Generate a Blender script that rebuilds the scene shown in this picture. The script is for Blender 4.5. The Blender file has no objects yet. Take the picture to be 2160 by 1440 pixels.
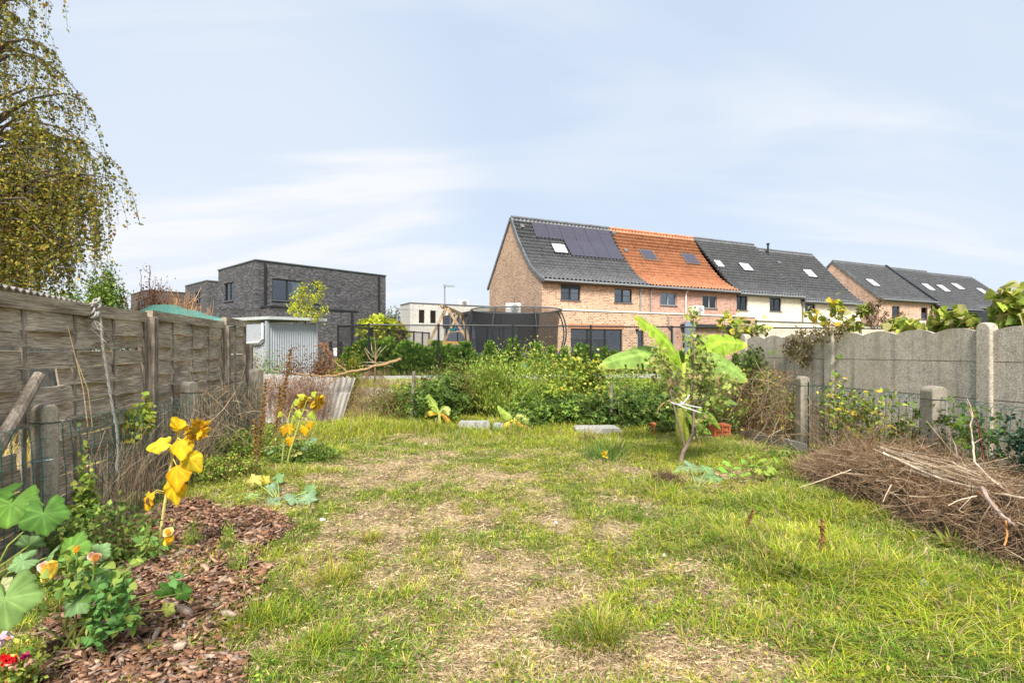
import bpy, math, random
import numpy as np
from mathutils import Vector, Matrix, Quaternion
R = math.radians
F, HZ, EYE = 1120.0, 740.0, 1.5          # focal length in photo pixels, horizon row, eye height
sc = bpy.context.scene
# ------------------------------------------------------------------ camera
cd = bpy.data.cameras.new("camera"); cam = bpy.data.objects.new("camera", cd)
sc.collection.objects.link(cam); sc.camera = cam
cam.location = (0, 0, EYE); cam.rotation_euler = (R(90), 0, 0)
cd.sensor_width = 36; cd.lens = F/2160*36; cd.shift_y = 20/2160; cd.clip_end = 3000; cd.clip_start = .05
# ------------------------------------------------------------------ sky
SUN_EL, SUN_AZ = 50, 180                 # azimuth clockwise from +Y : behind the camera
w = bpy.data.worlds.new("World"); sc.world = w; w.use_nodes = True
nt = w.node_tree; nt.nodes.clear()
N = nt.nodes.new; L = nt.links.new
out = N('ShaderNodeOutputWorld'); bg = N('ShaderNodeBackground'); L(bg.outputs[0], out.inputs[0])
sky = N('ShaderNodeTexSky'); sky.sky_type = 'NISHITA'; sky.sun_disc = False
sky.sun_elevation = R(SUN_EL); sky.sun_rotation = R(SUN_AZ); sky.air_density = 1.0; sky.dust_density = 1.5; sky.ozone_density = 1.2
tc = N('ShaderNodeTexCoord'); sx = N('ShaderNodeSeparateXYZ'); L(tc.outputs['Generated'], sx.inputs[0])
ad = N('ShaderNodeMath'); ad.operation = 'ADD'; L(sx.outputs[2], ad.inputs[0]); ad.inputs[1].default_value = .22
dx = N('ShaderNodeMath'); dx.operation = 'DIVIDE'; L(sx.outputs[0], dx.inputs[0]); L(ad.outputs[0], dx.inputs[1])
dy = N('ShaderNodeMath'); dy.operation = 'DIVIDE'; L(sx.outputs[1], dy.inputs[0]); L(ad.outputs[0], dy.inputs[1])
cx = N('ShaderNodeCombineXYZ'); L(dx.outputs[0], cx.inputs[0]); L(dy.outputs[0], cx.inputs[1])
mp = N('ShaderNodeMapping'); mp.inputs['Location'].default_value = (3.35, 1.2, 0); mp.inputs['Rotation'].default_value = (0, 0, R(18)); mp.inputs['Scale'].default_value = (.5, 1.5, 1); L(cx.outputs[0], mp.inputs[0])
no = N('ShaderNodeTexNoise'); no.inputs['Scale'].default_value = 1.25; no.inputs['Detail'].default_value = 6; no.inputs['Roughness'].default_value = .5; no.inputs['Distortion'].default_value = .7
L(mp.outputs[0], no.inputs[0])
cr = N('ShaderNodeMapRange'); cr.interpolation_type = 'SMOOTHSTEP'; cr.inputs[1].default_value = .44; cr.inputs[2].default_value = .7; L(no.outputs[0], cr.inputs[0])
# the two broad cloud banks of the day (directions), and the milky horizon
def lobe(d, c0, c1):
    v = Vector(d).normalized(); dt = N('ShaderNodeVectorMath'); dt.operation = 'DOT_PRODUCT'; L(tc.outputs['Generated'], dt.inputs[0]); dt.inputs[1].default_value = v
    m = N('ShaderNodeMapRange'); m.interpolation_type = 'SMOOTHSTEP'; m.inputs[1].default_value = c0; m.inputs[2].default_value = c1; L(dt.outputs['Value'], m.inputs[0]); return m.outputs[0]
l1 = lobe((-.5, 1, .3), .9, .995); l2 = lobe((.8, 1, .5), .95, 1.0)
def M(op, a, b, clamp=False):
    n = N('ShaderNodeMath'); n.operation = op; n.use_clamp = clamp
    for i, x in enumerate((a, b)):
        if isinstance(x, (int, float)): n.inputs[i].default_value = x
        else: L(x, n.inputs[i])
    return n.outputs[0]
hz = N('ShaderNodeMapRange'); hz.inputs[1].default_value = .0; hz.inputs[2].default_value = .32; hz.inputs[3].default_value = .62; hz.inputs[4].default_value = 0; hz.interpolation_type = 'SMOOTHSTEP'; L(sx.outputs[2], hz.inputs[0])
lob = M('ADD', M('MULTIPLY', l1, 1.0), M('MULTIPLY', l2, .5))
nf = M('ADD', M('MULTIPLY', cr.outputs[0], .7), .35)
cl = M('ADD', M('MULTIPLY', lob, nf), M('MULTIPLY', cr.outputs[0], .35), True)
cl = M('ADD', cl, M('MULTIPLY', hz.outputs[0], .6), True)
cl = M('ADD', cl, .04, True)
mxs = N('ShaderNodeMixRGB'); L(cl, mxs.inputs[0]); L(sky.outputs[0], mxs.inputs[1]); mxs.inputs[2].default_value = (5.2, 5.35, 5.6, 1)
hs = N('ShaderNodeMixRGB'); hs.inputs[0].default_value = .85; hs.inputs[2].default_value = (3.8, 4.5, 5.5, 1)   # thin high veil over the blue
L(sky.outputs[0], hs.inputs[1]); L(hs.outputs[0], mxs.inputs[1])
L(mxs.outputs[0], bg.inputs[0]); bg.inputs[1].default_value = .057
# ------------------------------------------------------------------ sun (veiled)
sd = bpy.data.lights.new("sun", 'SUN'); sd.energy = 2.4; sd.angle = R(20); sd.color = (1, .95, .87)
sun = bpy.data.objects.new("sun", sd); sc.collection.objects.link(sun)
az, el = R(SUN_AZ), R(SUN_EL)
sv = Vector((math.sin(az)*math.cos(el), math.cos(az)*math.cos(el), math.sin(el)))
sun.rotation_euler = sv.to_track_quat('Z', 'Y').to_euler()
sc.view_settings.view_transform = 'Standard'; sc.view_settings.look = 'None'; sc.view_settings.exposure = 1.66; sc.view_settings.gamma = 1
sc.render.engine = 'CYCLES'
c = sc.cycles; c.max_bounces = 6; c.diffuse_bounces = 3; c.glossy_bounces = 3; c.transmission_bounces = 4; c.transparent_max_bounces = 12; c.caustics_reflective = False; c.caustics_refractive = False

# ------------------------------------------------------------------ helpers
rng = np.random.default_rng(7); random.seed(7)
def P(px, py, Y): return Vector(((px-1080)/F*Y, Y, EYE-(py-HZ)/F*Y))
def G(px, py, z=0.0):
    Y = (EYE-z)*F/(py-HZ); return Vector(((px-1080)/F*Y, Y, z))
def fr(x): return x-np.floor(x)
def vnoise(x, y, s=0):
    x = np.asarray(x, float); y = np.asarray(y, float)
    ix, iy = np.floor(x), np.floor(y); fx, fy = x-ix, y-iy
    h = lambda a, b: fr(np.sin(a*127.1+b*311.7+s*74.7)*43758.5453)
    u, v = fx*fx*(3-2*fx), fy*fy*(3-2*fy)
    return (h(ix, iy)*(1-u)+h(ix+1, iy)*u)*(1-v)+(h(ix, iy+1)*(1-u)+h(ix+1, iy+1)*u)*v
def fbm(x, y, s=0, o=4):
    a, t, r = .5, 0, 0
    for i in range(o):
        r = r+a*vnoise(x*2**i, y*2**i, s+i*3.1); t += a; a *= .5
    return r/t
def smooth(a, b, x):
    t = np.clip((np.asarray(x, float)-a)/(b-a), 0, 1); return t*t*(3-2*t)
def gz(x, y):
    x = np.asarray(x, float); y = np.asarray(y, float)
    near = 1-smooth(14, 24, np.hypot(x, y))
    return .45*smooth(12.2, 17.5, y)+near*((fbm(x*.7, y*.7, 3)-.5)*.12+(fbm(x*3.1, y*3.1, 9)-.5)*.045)+ .09*smooth(2.4, 3.6, x)*near*smooth(2,5,y)*(1-smooth(9,12,y))
def gzf(x, y): return float(gz(x, y))

def np_mesh(name, V, FL, mat, parent=None, col=None, smooth_=False, matrix=None):
    V = np.asarray(V, np.float32).reshape(-1, 3)
    me = bpy.data.meshes.new(name)
    FL = [np.asarray(f, np.int32) for f in (FL if isinstance(FL, list) else [FL]) if len(f)]
    loops = np.concatenate([f.reshape(-1) for f in FL]); tot = np.concatenate([np.full(len(f), f.shape[1], np.int32) for f in FL])
    st = np.zeros(len(tot), np.int32); st[1:] = np.cumsum(tot)[:-1]
    me.vertices.add(len(V)); me.vertices.foreach_set('co', V.reshape(-1))
    me.loops.add(len(loops)); me.loops.foreach_set('vertex_index', loops)
    me.polygons.add(len(tot)); me.polygons.foreach_set('loop_start', st); me.polygons.foreach_set('loop_total', tot)
    if smooth_: me.polygons.foreach_set('use_smooth', np.ones(len(tot), bool))
    if col is not None:
        col = np.asarray(col, np.float32)
        if col.shape[1] == 3: col = np.hstack([col, np.ones((len(col), 1), np.float32)])
        ca = me.color_attributes.new('Col', 'FLOAT_COLOR', 'POINT'); ca.data.foreach_set('color', col.reshape(-1))
    me.update(calc_edges=True); me.validate(clean_customdata=False)
    me.materials.append(mat)
    o = bpy.data.objects.new(name, me); sc.collection.objects.link(o)
    if parent is not None: o.parent = parent
    return o
def tag(o, label=None, cat=None, group=None, kind=None):
    for k, v in (('label', label), ('category', cat), ('group', group), ('kind', kind)):
        if v: o[k] = v
    return o
def thing(name, label, cat, loc=(0, 0, 0), rz=0, group=None):
    o = bpy.data.objects.new(name, None); sc.collection.objects.link(o); o.empty_display_size = .2
    o.location = loc; o.rotation_euler = (0, 0, rz); return tag(o, label, cat, group)
def copy_tree(o, parent=None):
    c2 = o.copy(); sc.collection.objects.link(c2); c2.parent = parent
    for ch in [q for q in sc.objects if q.parent == o]: copy_tree(ch, c2)
    return c2

class MB:
    def __init__(s): s.v = []; s.f = []; s.c = []; s.cc = None
    def color(s, c_): s.cc = tuple(c_); return s
    def add(s, vs, fs):
        n = len(s.v); s.v += [tuple(v) for v in vs]; s.f += [tuple(n+i for i in f) for f in fs]
        if s.cc: s.c += [s.cc+(1,)]*len(vs)
    def box(s, c_, d, rot=None):
        c_ = Vector(c_); x, y, z = (q/2 for q in d)
        vs = [Vector((a*x, b*y, e*z)) for a in (-1, 1) for b in (-1, 1) for e in (-1, 1)]
        if rot is not None: vs = [rot @ v for v in vs]
        s.add([v+c_ for v in vs], [(0, 1, 3, 2), (4, 6, 7, 5), (0, 4, 5, 1), (2, 3, 7, 6), (0, 2, 6, 4), (1, 5, 7, 3)]); return s
    def bb(s, x0, x1, y0, y1, z0, z1): return s.box(((x0+x1)/2, (y0+y1)/2, (z0+z1)/2), (abs(x1-x0), abs(y1-y0), abs(z1-z0)))
    def beam(s, a, b, w_, h_):
        a, b = Vector(a), Vector(b); d = b-a
        q = d.to_track_quat('Z', 'Y').to_matrix(); return s.box((a+b)/2, (w_, h_, d.length), q)
    def tube(s, pts, r, seg=6, cap=True):
        pts = [Vector(p) for p in pts]; n = len(pts)
        rs = [r]*n if isinstance(r, (int, float)) else list(r)
        vs = []; up = None
        for i, p in enumerate(pts):
            t = (pts[min(i+1, n-1)]-pts[max(i-1, 0)])
            if t.length < 1e-9: t = Vector((0, 0, 1))
            t.normalize()
            if up is None:
                up = Vector((0, 0, 1)) if abs(t.z) < .9 else Vector((1, 0, 0))
            a = t.cross(up).normalized(); up = a.cross(t).normalized()
            for k in range(seg):
                th = 2*math.pi*k/seg; vs.append(p+(a*math.cos(th)+up*math.sin(th))*rs[i])
        fs = [(i*seg+k, i*seg+(k+1) % seg, (i+1)*seg+(k+1) % seg, (i+1)*seg+k) for i in range(n-1) for k in range(seg)]
        if cap: fs += [tuple(range(seg))[::-1], tuple((n-1)*seg+k for k in range(seg))]
        s.add(vs, fs); return s
    def prism(s, poly, y0, y1, axes='xz'):
        n = len(poly)
        mk = (lambda p, d: (p[0], d, p[1])) if axes == 'xz' else ((lambda p, d: (d, p[0], p[1])) if axes == 'yz' else (lambda p, d: (p[0], p[1], d)))
        vs = [mk(p, y0) for p in poly]+[mk(p, y1) for p in poly]
        s.add(vs, [tuple(range(n))[::-1], tuple(range(n, 2*n))]+[(i, (i+1) % n, n+(i+1) % n, n+i) for i in range(n)]); return s
    def build(s, name, mat, parent=None, smooth_=False, jit=0):
        me = bpy.data.meshes.new(name); me.from_pydata(s.v, [], s.f); me.update()
        if s.c and len(s.c) == len(s.v):
            ca = me.color_attributes.new('Col', 'FLOAT_COLOR', 'POINT'); ca.data.foreach_set('color', np.array(s.c, np.float32).reshape(-1))
        me.materials.append(mat)
        if smooth_: me.polygons.foreach_set('use_smooth', np.ones(len(me.polygons), bool))
        o = bpy.data.objects.new(name, me); sc.collection.objects.link(o)
        if parent is not None: o.parent = parent
        return o

# ------------------------------------------------------------------ materials
class NT:
    def __init__(s, name):
        s.m = bpy.data.materials.new(name); s.m.use_nodes = True; s.t = s.m.node_tree; s.b = s.t.nodes['Principled BSDF']; s.o = s.t.nodes['Material Output']
    def n(s, ty, **kw):
        k = s.t.nodes.new(ty)
        for a, v in kw.items(): setattr(k, a, v)
        return k
    def l(s, a, b): s.t.links.new(a, b)
    def set(s, sock, v):
        if hasattr(v, 'links') or isinstance(v, bpy.types.NodeSocket): s.l(v, sock)
        elif isinstance(v, (tuple, list)) and len(v) == 3 and sock.type == 'RGBA': sock.default_value = (*v, 1)
        else: sock.default_value = v
    def obj(s): return s.n('ShaderNodeTexCoord').outputs['Object']
    def mapv(s, v, sc_=(1, 1, 1), rot=(0, 0, 0)):
        k = s.n('ShaderNodeMapping'); s.l(v, k.inputs[0]); k.inputs['Scale'].default_value = sc_; k.inputs['Rotation'].default_value = rot; return k.outputs[0]
    def noise(s, v, scale, det=4, rough=.5, dist=0):
        k = s.n('ShaderNodeTexNoise'); s.l(v, k.inputs[0]); k.inputs['Scale'].default_value = scale; k.inputs['Detail'].default_value = det; k.inputs['Roughness'].default_value = rough; k.inputs['Distortion'].default_value = dist; return k.outputs[0]
    def vor(s, v, scale, feat='F1', out='Distance'):
        k = s.n('ShaderNodeTexVoronoi', feature=feat); s.l(v, k.inputs['Vector']); k.inputs['Scale'].default_value = scale; return k.outputs[out]
    def ramp(s, v, stops):
        k = s.n('ShaderNodeValToRGB'); s.l(v, k.inputs[0]); e = k.color_ramp.elements
        while len(e) < len(stops): e.new(.5)
        for q, (p, c_) in zip(e, stops): q.position = p; q.color = (*c_, 1) if len(c_) == 3 else c_
        return k.outputs[0]
    def rng(s, v, a, b, c_=0, d=1):
        k = s.n('ShaderNodeMapRange'); s.l(v, k.inputs[0])
        for i, x in enumerate((a, b, c_, d)): k.inputs[i+1].default_value = x
        return k.outputs[0]
    def mix(s, f, a, b, mode='MIX'):
        k = s.n('ShaderNodeMixRGB', blend_type=mode)
        for i, x in enumerate((f, a, b)): s.set(k.inputs[i], x)
        return k.outputs[0]
    def math(s, op, a, b=0.0):
        k = s.n('ShaderNodeMath', operation=op); s.set(k.inputs[0], a); s.set(k.inputs[1], b); return k.outputs[0]
    def bump(s, h, st=.3, dist=.01):
        k = s.n('ShaderNodeBump'); s.l(h, k.inputs['Height']); k.inputs['Strength'].default_value = st; k.inputs['Distance'].default_value = dist; s.l(k.outputs[0], s.b.inputs['Normal'])
    def col(s, v): s.set(s.b.inputs['Base Color'], v); return s
    def rough(s, v): s.set(s.b.inputs['Roughness'], v); return s
    def spec(s, v): s.b.inputs['Specular IOR Level'].default_value = v; return s
    def metal(s, v): s.b.inputs['Metallic'].default_value = v; return s
    def done(s): return s.m
def simple(name, c_, r=.6, metal=0, var=.15, scale=6, spec=.5):
    m = NT(name); n = m.noise(m.obj(), scale, 5, .6)
    lo = tuple(x*(1-var) for x in c_); hi = tuple(min(1, x*(1+var)) for x in c_)
    m.col(m.ramp(n, [(.3, lo), (.7, hi)])).rough(r).metal(metal).spec(spec); m.bump(n, .08, .01); return m.done()
def attrmat(name, r=.6, trans=0.0, var=.25, scale=14, spec=.3, bump=0, mul=1.0):
    m = NT(name); a = m.n('ShaderNodeVertexColor', layer_name='Col').outputs[0]
    n = m.noise(m.obj(), scale, 3); v = m.rng(n, .25, .75, (1-var)*mul, (1+var)*mul)
    cc = m.n('ShaderNodeVectorMath', operation='SCALE'); m.l(a, cc.inputs[0]); m.l(v, cc.inputs['Scale'])
    m.col(cc.outputs[0]).rough(r).spec(spec)
    if bump: m.bump(n, bump, .01)
    if trans:
        t = m.n('ShaderNodeBsdfTranslucent'); mx = m.n('ShaderNodeMixShader'); m.l(cc.outputs[0], t.inputs[0])
        mx.inputs[0].default_value = trans; m.l(m.b.outputs[0], mx.inputs[1]); m.l(t.outputs[0], mx.inputs[2]); m.l(mx.outputs[0], m.o.inputs[0])
    return m.done()
FOL = attrmat('foliage', .55, .35, .22, 9, .15)
BIGLEAF = attrmat('big_leaf', .6, .3, .3, 14, .15, .25)
GRASSM = attrmat('grass_blades', .7, .3, .15, 3, .06)
STRAW = attrmat('straw', .8, .15, .2, 5, .1)
BARKM = attrmat('bark_chips', .85, 0, .35, 60, .15, .3)
WOODC = attrmat('stems', .8, 0, .3, 25, .15, .3)
def veined_leaf():
    return BIGLEAF
def brick(name, c1, c2, mortar, dark=None, bw=.21, bh=.065, ms=.012, streak=None):
    m = NT(name); t = m.n('ShaderNodeTexCoord'); sp = m.n('ShaderNodeSeparateXYZ'); m.l(t.outputs['Object'], sp.inputs[0])
    sn = m.n('ShaderNodeSeparateXYZ'); m.l(t.outputs['Normal'], sn.inputs[0])
    side = m.math('GREATER_THAN', m.math('ABSOLUTE', sn.outputs[0]), .6)
    u = m.n('ShaderNodeMix'); u.data_type = 'FLOAT'; m.l(side, u.inputs[0]); m.l(sp.outputs[0], u.inputs[2]); m.l(sp.outputs[1], u.inputs[3])
    cb = m.n('ShaderNodeCombineXYZ'); m.l(u.outputs[0], cb.inputs[0]); m.l(sp.outputs[2], cb.inputs[1])
    b = m.n('ShaderNodeTexBrick'); m.l(cb.outputs[0], b.inputs['Vector'])
    b.inputs['Scale'].default_value = 1; b.inputs['Brick Width'].default_value = bw; b.inputs['Row Height'].default_value = bh; b.inputs['Mortar Size'].default_value = ms; b.inputs['Mortar Smooth'].default_value = .2; b.inputs['Bias'].default_value = -.1
    b.inputs['Color1'].default_value = (*c1, 1); b.inputs['Color2'].default_value = (*c2, 1); b.inputs['Mortar'].default_value = (*mortar, 1)
    base = b.outputs[0]
    # some bricks burnt darker / paler: one random value per brick cell
    wn = m.n('ShaderNodeTexWhiteNoise', noise_dimensions='2D'); sn2 = m.n('ShaderNodeVectorMath', operation='SNAP'); m.l(cb.outputs[0], sn2.inputs[0]); sn2.inputs[1].default_value = (bw/2, bh, 1); m.l(sn2.outputs[0], wn.inputs['Vector'])
    if dark:
        k = m.math('MULTIPLY', m.math('GREATER_THAN', wn.outputs[0], .74), m.math('LESS_THAN', b.outputs[1], .5)); base = m.mix(m.math('MULTIPLY', k, .75), base, dark)
    if streak:
        k = m.math('MULTIPLY', m.math('LESS_THAN', wn.outputs[0], .18), m.math('LESS_THAN', b.outputs[1], .5)); base = m.mix(m.math('MULTIPLY', k, .55), base, streak)
    n = m.noise(m.obj(), .35, 4, .6); n2 = m.noise(m.obj(), 25, 2)
    base = m.mix(1, base, m.ramp(n, [(.3, (.84, .84, .84)), (.7, (1.12, 1.1, 1.08))]), 'MULTIPLY')
    base = m.mix(1, base, m.ramp(n2, [(.3, (.85, .85, .85)), (.7, (1.15, 1.15, 1.15))]), 'MULTIPLY')
    m.col(base).rough(.85).spec(.2)
    h = m.math('ADD', m.math('MULTIPLY', b.outputs[1], -1.0), m.math('MULTIPLY', n2, .3)); m.bump(h, .5, .008)
    return m.done()
BR_TAN = brick('tan_brick', (.58, .37, .23), (.47, .25, .15), (.64, .54, .43), dark=(.25, .11, .07), bw=.3, bh=.1, ms=.016)
BR_PINK = brick('pink_brick', (.5, .29, .21), (.43, .23, .16), (.58, .48, .4), dark=(.32, .1, .07), bw=.3, bh=.1, ms=.014)
BR_CREAM = brick('cream_brick', (.74, .67, .56), (.69, .62, .51), (.8, .74, .62), dark=(.6, .47, .34), bw=.3, bh=.1)
BR_ROSE = brick('rose_brick', (.64, .4, .28), (.54, .32, .23), (.7, .58, .48), dark=(.33, .18, .13), bw=.36, bh=.12, ms=.014)
BR_ORAN = brick('orange_brick', (.55, .3, .15), (.48, .25, .12), (.65, .52, .4), dark=(.35, .15, .07), bw=.36, bh=.12)
BR_DARK = brick('black_brick', (.1, .098, .104), (.135, .13, .138), (.07, .068, .072), dark=(.055, .053, .058), bw=.3, bh=.07, ms=.01, streak=(.23, .23, .245))
BR_WHITE = brick('white_brick', (.6, .58, .53), (.52, .5, .46), (.66, .64, .6), dark=(.4, .38, .35), bw=.36, bh=.09)
ANTHR = simple('anthracite_metal', (.025, .027, .03), .4, 0, .2)
BLACKM = simple('black_powder_coat', (.012, .012, .014), .45)
STONE = simple('bluestone', (.13, .135, .14), .7)
WHITEM = simple('white_trim', (.75, .74, .72), .5, 0, .08)
ZINC = simple('zinc', (.32, .34, .35), .45, .4)
BROWNP = simple('brown_fascia', (.1, .045, .028), .5)
CURT = simple('net_curtain', (.85, .86, .88), .9, 0, .2, 3)
GREYF = simple('grey_frame', (.3, .3, .27), .5)
def glassmat():
    m = NT('window_glass'); g = m.n('ShaderNodeBsdfGlossy'); g.inputs[0].default_value = (.75, .8, .85, 1); g.inputs[1].default_value = .03
    t = m.n('ShaderNodeBsdfTransparent'); t.inputs[0].default_value = (.86, .88, .9, 1); fz = m.n('ShaderNodeFresnel'); fz.inputs[0].default_value = 1.5
    k = m.math('ADD', fz.outputs[0], .07); mx = m.n('ShaderNodeMixShader'); m.l(k, mx.inputs[0]); m.l(t.outputs[0], mx.inputs[1]); m.l(g.outputs[0], mx.inputs[2]); m.l(mx.outputs[0], m.o.inputs[0]); return m.done()
GLASS = glassmat()
def tilemat(name, c_):
    m = NT(name); n = m.noise(m.obj(), 3.5, 5, .7); n2 = m.vor(m.mapv(m.obj(), (3.3, 3.0, 3.0)), 1, out='Color')
    base = m.ramp(n, [(.3, tuple(x*.8 for x in c_)), (.7, tuple(x*1.2 for x in c_))])
    hv = m.n('ShaderNodeSeparateColor'); m.l(n2, hv.inputs[0]); base = m.mix(1, base, m.ramp(hv.outputs[0], [(0, (.82, .82, .82)), (1, (1.15, 1.15, 1.15))]), 'MULTIPLY')
    m.col(base).rough(.55).spec(.4); return m.done()
T_ANTH = tilemat('anthracite_tile', (.15, .153, .165)); T_ORAN = tilemat('orange_tile', (.55, .235, .125))
def solarmat():
    m = NT('solar_glass'); ck = m.n('ShaderNodeTexBrick'); m.l(m.mapv(m.obj(), (1, 1, 1)), ck.inputs[0]); ck.offset = 0
    ck.inputs['Scale'].default_value = 1; ck.inputs['Brick Width'].default_value = .16; ck.inputs['Row Height'].default_value = .16; ck.inputs['Mortar Size'].default_value = .004
    ck.inputs['Color1'].default_value = (.05, .045, .065, 1); ck.inputs['Color2'].default_value = (.06, .053, .075, 1); ck.inputs['Mortar'].default_value = (.085, .08, .1, 1)
    m.col(ck.outputs[0]).rough(.22).spec(.7); return m.done()
SOLAR = solarmat()
SKYL = NT('skylight_glass').col((.75, .78, .8)).rough(.15).spec(.8).done()
def woodmat(name, ramp, sx_=(1.6, 30, 48), moss=0.25, r=.85):
    m = NT(name); v = m.mapv(m.obj(), sx_); n = m.noise(v, 2.2, 7, .68, .6); n2 = m.noise(m.mapv(m.obj(), (1.5, 3, 5)), 1.5, 3); n3 = m.noise(m.mapv(m.obj(), (.5, 2, 6)), 3, 4)
    base = m.ramp(n, ramp); base = m.mix(1, base, m.ramp(n2, [(.3, (.6, .58, .55)), (.7, (1.3, 1.28, 1.25))]), 'MULTIPLY')
    if moss: base = m.mix(m.rng(n3, .52, .7, 0, moss), base, (.16, .15, .035))
    m.col(base).rough(r).spec(.15); m.bump(n, .6, .006); return m.done()
OLDWOOD = woodmat('weathered_wood', [(.3, (.05, .034, .024)), (.42, (.27, .205, .15)), (.63, (.6, .52, .42))])
OLDWOODV = woodmat('weathered_post_wood', [(.28, (.07, .055, .042)), (.5, (.24, .2, .165)), (.74, (.45, .4, .34))], (22, 22, 1.5), .1)
PINE = woodmat('swing_timber', [(.3, (.3, .2, .12)), (.7, (.5, .38, .25))], (6, 6, 2), 0)
ORWOOD = woodmat('orange_timber', [(.3, (.42, .2, .07)), (.7, (.58, .32, .14))], (6, 6, 2), 0)
def concrete(name, c_, speck=(.75, .73, .7), sscale=75, amt=.6, streaks=True, dark=.5):
    m = NT(name); o = m.obj(); vd = m.vor(o, sscale, out='Color'); sep = m.n('ShaderNodeSeparateColor'); m.l(vd, sep.inputs[0])
    big = m.noise(m.mapv(o, (1, 1, .35)), 1.6, 5, .6); n2 = m.noise(o, 9, 6, .7)
    base = m.ramp(n2, [(.25, tuple(x*.65 for x in c_)), (.75, tuple(x*1.25 for x in c_))])
    k = m.math('MULTIPLY', m.math('GREATER_THAN', sep.outputs[0], .64), m.rng(big, .34, .62, .12, amt)); base = m.mix(k, base, speck)
    k3 = m.math('MULTIPLY', m.math('LESS_THAN', sep.outputs[0], .16), .45); base = m.mix(k3, base, tuple(x*.35 for x in c_))
    if streaks:
        st = m.noise(m.mapv(o, (7, 7, .45)), 1.2, 5, .65); base = m.mix(m.rng(st, .5, .72, 0, dark), base, (.1, .088, .07))
        lich = m.noise(o, 3.3, 4); base = m.mix(m.rng(lich, .6, .75, 0, .3), base, (.2, .19, .1))
    m.col(base).rough(.92).spec(.15); m.bump(m.math('ADD', sep.outputs[0], n2), .35, .006); return m.done()
C_WALL = concrete('exposed_aggregate_concrete', (.47, .4, .31), (.8, .75, .67), 160, .7); C_POST = concrete('mossy_concrete', (.32, .28, .22), (.52, .48, .42), 150, .4)
C_KERB = concrete('grey_concrete', (.4, .39, .36), (.6, .58, .55), 50, .3)
GREENW = NT('green_coated_wire').col((.008, .115, .09)).rough(.4).done()
DARKW = NT('black_wire').col((.01, .01, .01)).rough(.5).done()
ROPE = simple('grey_rope', (.36, .34, .3), .9, 0, .3, 60)
WHSTR = simple('white_string', (.8, .8, .8), .7)
TERRA = simple('terracotta', (.5, .13, .05), .75, 0, .25, 8)
GREYCOR = NT('grey_shed_steel').col((.38, .405, .43)).rough(.45).spec(.4).done()
FIBRE = NT('fibre_cement')
_o = FIBRE.obj(); FIBRE.col(FIBRE.mix(FIBRE.rng(FIBRE.noise(FIBRE.mapv(_o, (5, 1, .6)), 2, 6, .7), .35, .7), (.24, .215, .19), (.55, .51, .46))).rough(.9); FIBRE = FIBRE.done()
OLDFIBRE = NT('old_fibre_roof'); _o = OLDFIBRE.obj(); OLDFIBRE.col(OLDFIBRE.ramp(OLDFIBRE.noise(_o, 5, 6, .7), [(.3, (.1, .085, .07)), (.7, (.36, .32, .28))])).rough(.95); OLDFIBRE = OLDFIBRE.done()
def netmat(name, c_, alpha):
    m = NT(name); t = m.n('ShaderNodeBsdfTransparent'); mx = m.n('ShaderNodeMixShader'); m.col(c_).rough(.8)
    mx.inputs[0].default_value = alpha; m.l(t.outputs[0], mx.inputs[1]); m.l(m.b.outputs[0], mx.inputs[2]); m.l(mx.outputs[0], m.o.inputs[0]); return m.done()
TNET = netmat('trampoline_net', (.015, .015, .017), .5); GNET = netmat('green_netting', (.1, .36, .3), .5)
RUBBER = simple('black_foam', (.015, .015, .017), .6); PLASTICW = simple('white_plastic', (.72, .73, .72), .45)
TEAL = simple('teal_plastic', (.01, .2, .2), .4)
# ------------------------------------------------------------------ ground fields
def Gp(*pp): return [(G(a, b).x, G(a, b).y) for a, b in pp]
MULCH = np.array(Gp((40, 1700), (60, 1300), (170, 1180), (250, 1120), (330, 1075), (430, 1055), (500, 1072), (590, 1098), (620, 1125), (560, 1190), (580, 1250), (520, 1300), (560, 1350), (520, 1440), (470, 1700)))
def inpoly(x, y, poly):
    x = np.asarray(x, float); y = np.asarray(y, float); r = np.zeros(x.shape, bool); n = len(poly)
    for i in range(n):
        x0, y0 = poly[i]; x1, y1 = poly[(i+1) % n]
        c_ = ((y0 > y) != (y1 > y)) & (x < (x1-x0)*(y-y0)/(y1-y0+1e-12)+x0); r ^= c_
    return r
def mulch(x, y):
    jx = x+(fbm(x*2.2, y*2.2, 21)-.5)*.5; jy = y+(fbm(x*2.2, y*2.2, 31)-.5)*.5
    return inpoly(jx, jy, MULCH).astype(float)
DRY = [((750, 985), .75, .55, .8), ((880, 955), 1.1, .5, .45), ((770, 1015), .5, .3, .6), ((860, 1090), .75, .5, .65), ((700, 1060), .5, .4, .5), ((1050, 1005), .9, .45, .45),
       ((1130, 1085), .5, .3, .4), ((900, 1180), .35, .35, .35), ((1010, 1250), .4, .25, .7), ((1000, 1330), .38, .25, .8), ((1130, 1180), .4, .25, .4), ((1150, 1270), .35, .2, .35), ((960, 1400), .28, .2, .65),
       ((1380, 1370), .5, .2, .75), ((1550, 1400), .4, .2, .5), ((1440, 1250), .3, .15, .4), ((1250, 1215), .35, .2, .35), ((700, 1330), .25, .15, .5), ((1300, 1120), .4, .25, .2), ((1900, 1350), .4, .25, .3), ((640, 1160), .25, .25, .6), ((780, 1130), .45, .35, .5),
       ((1440, 1005), .7, .35, .9), ((1560, 950), .8, .5, .9), ((1420, 935), .6, .5, .8)]
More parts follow.
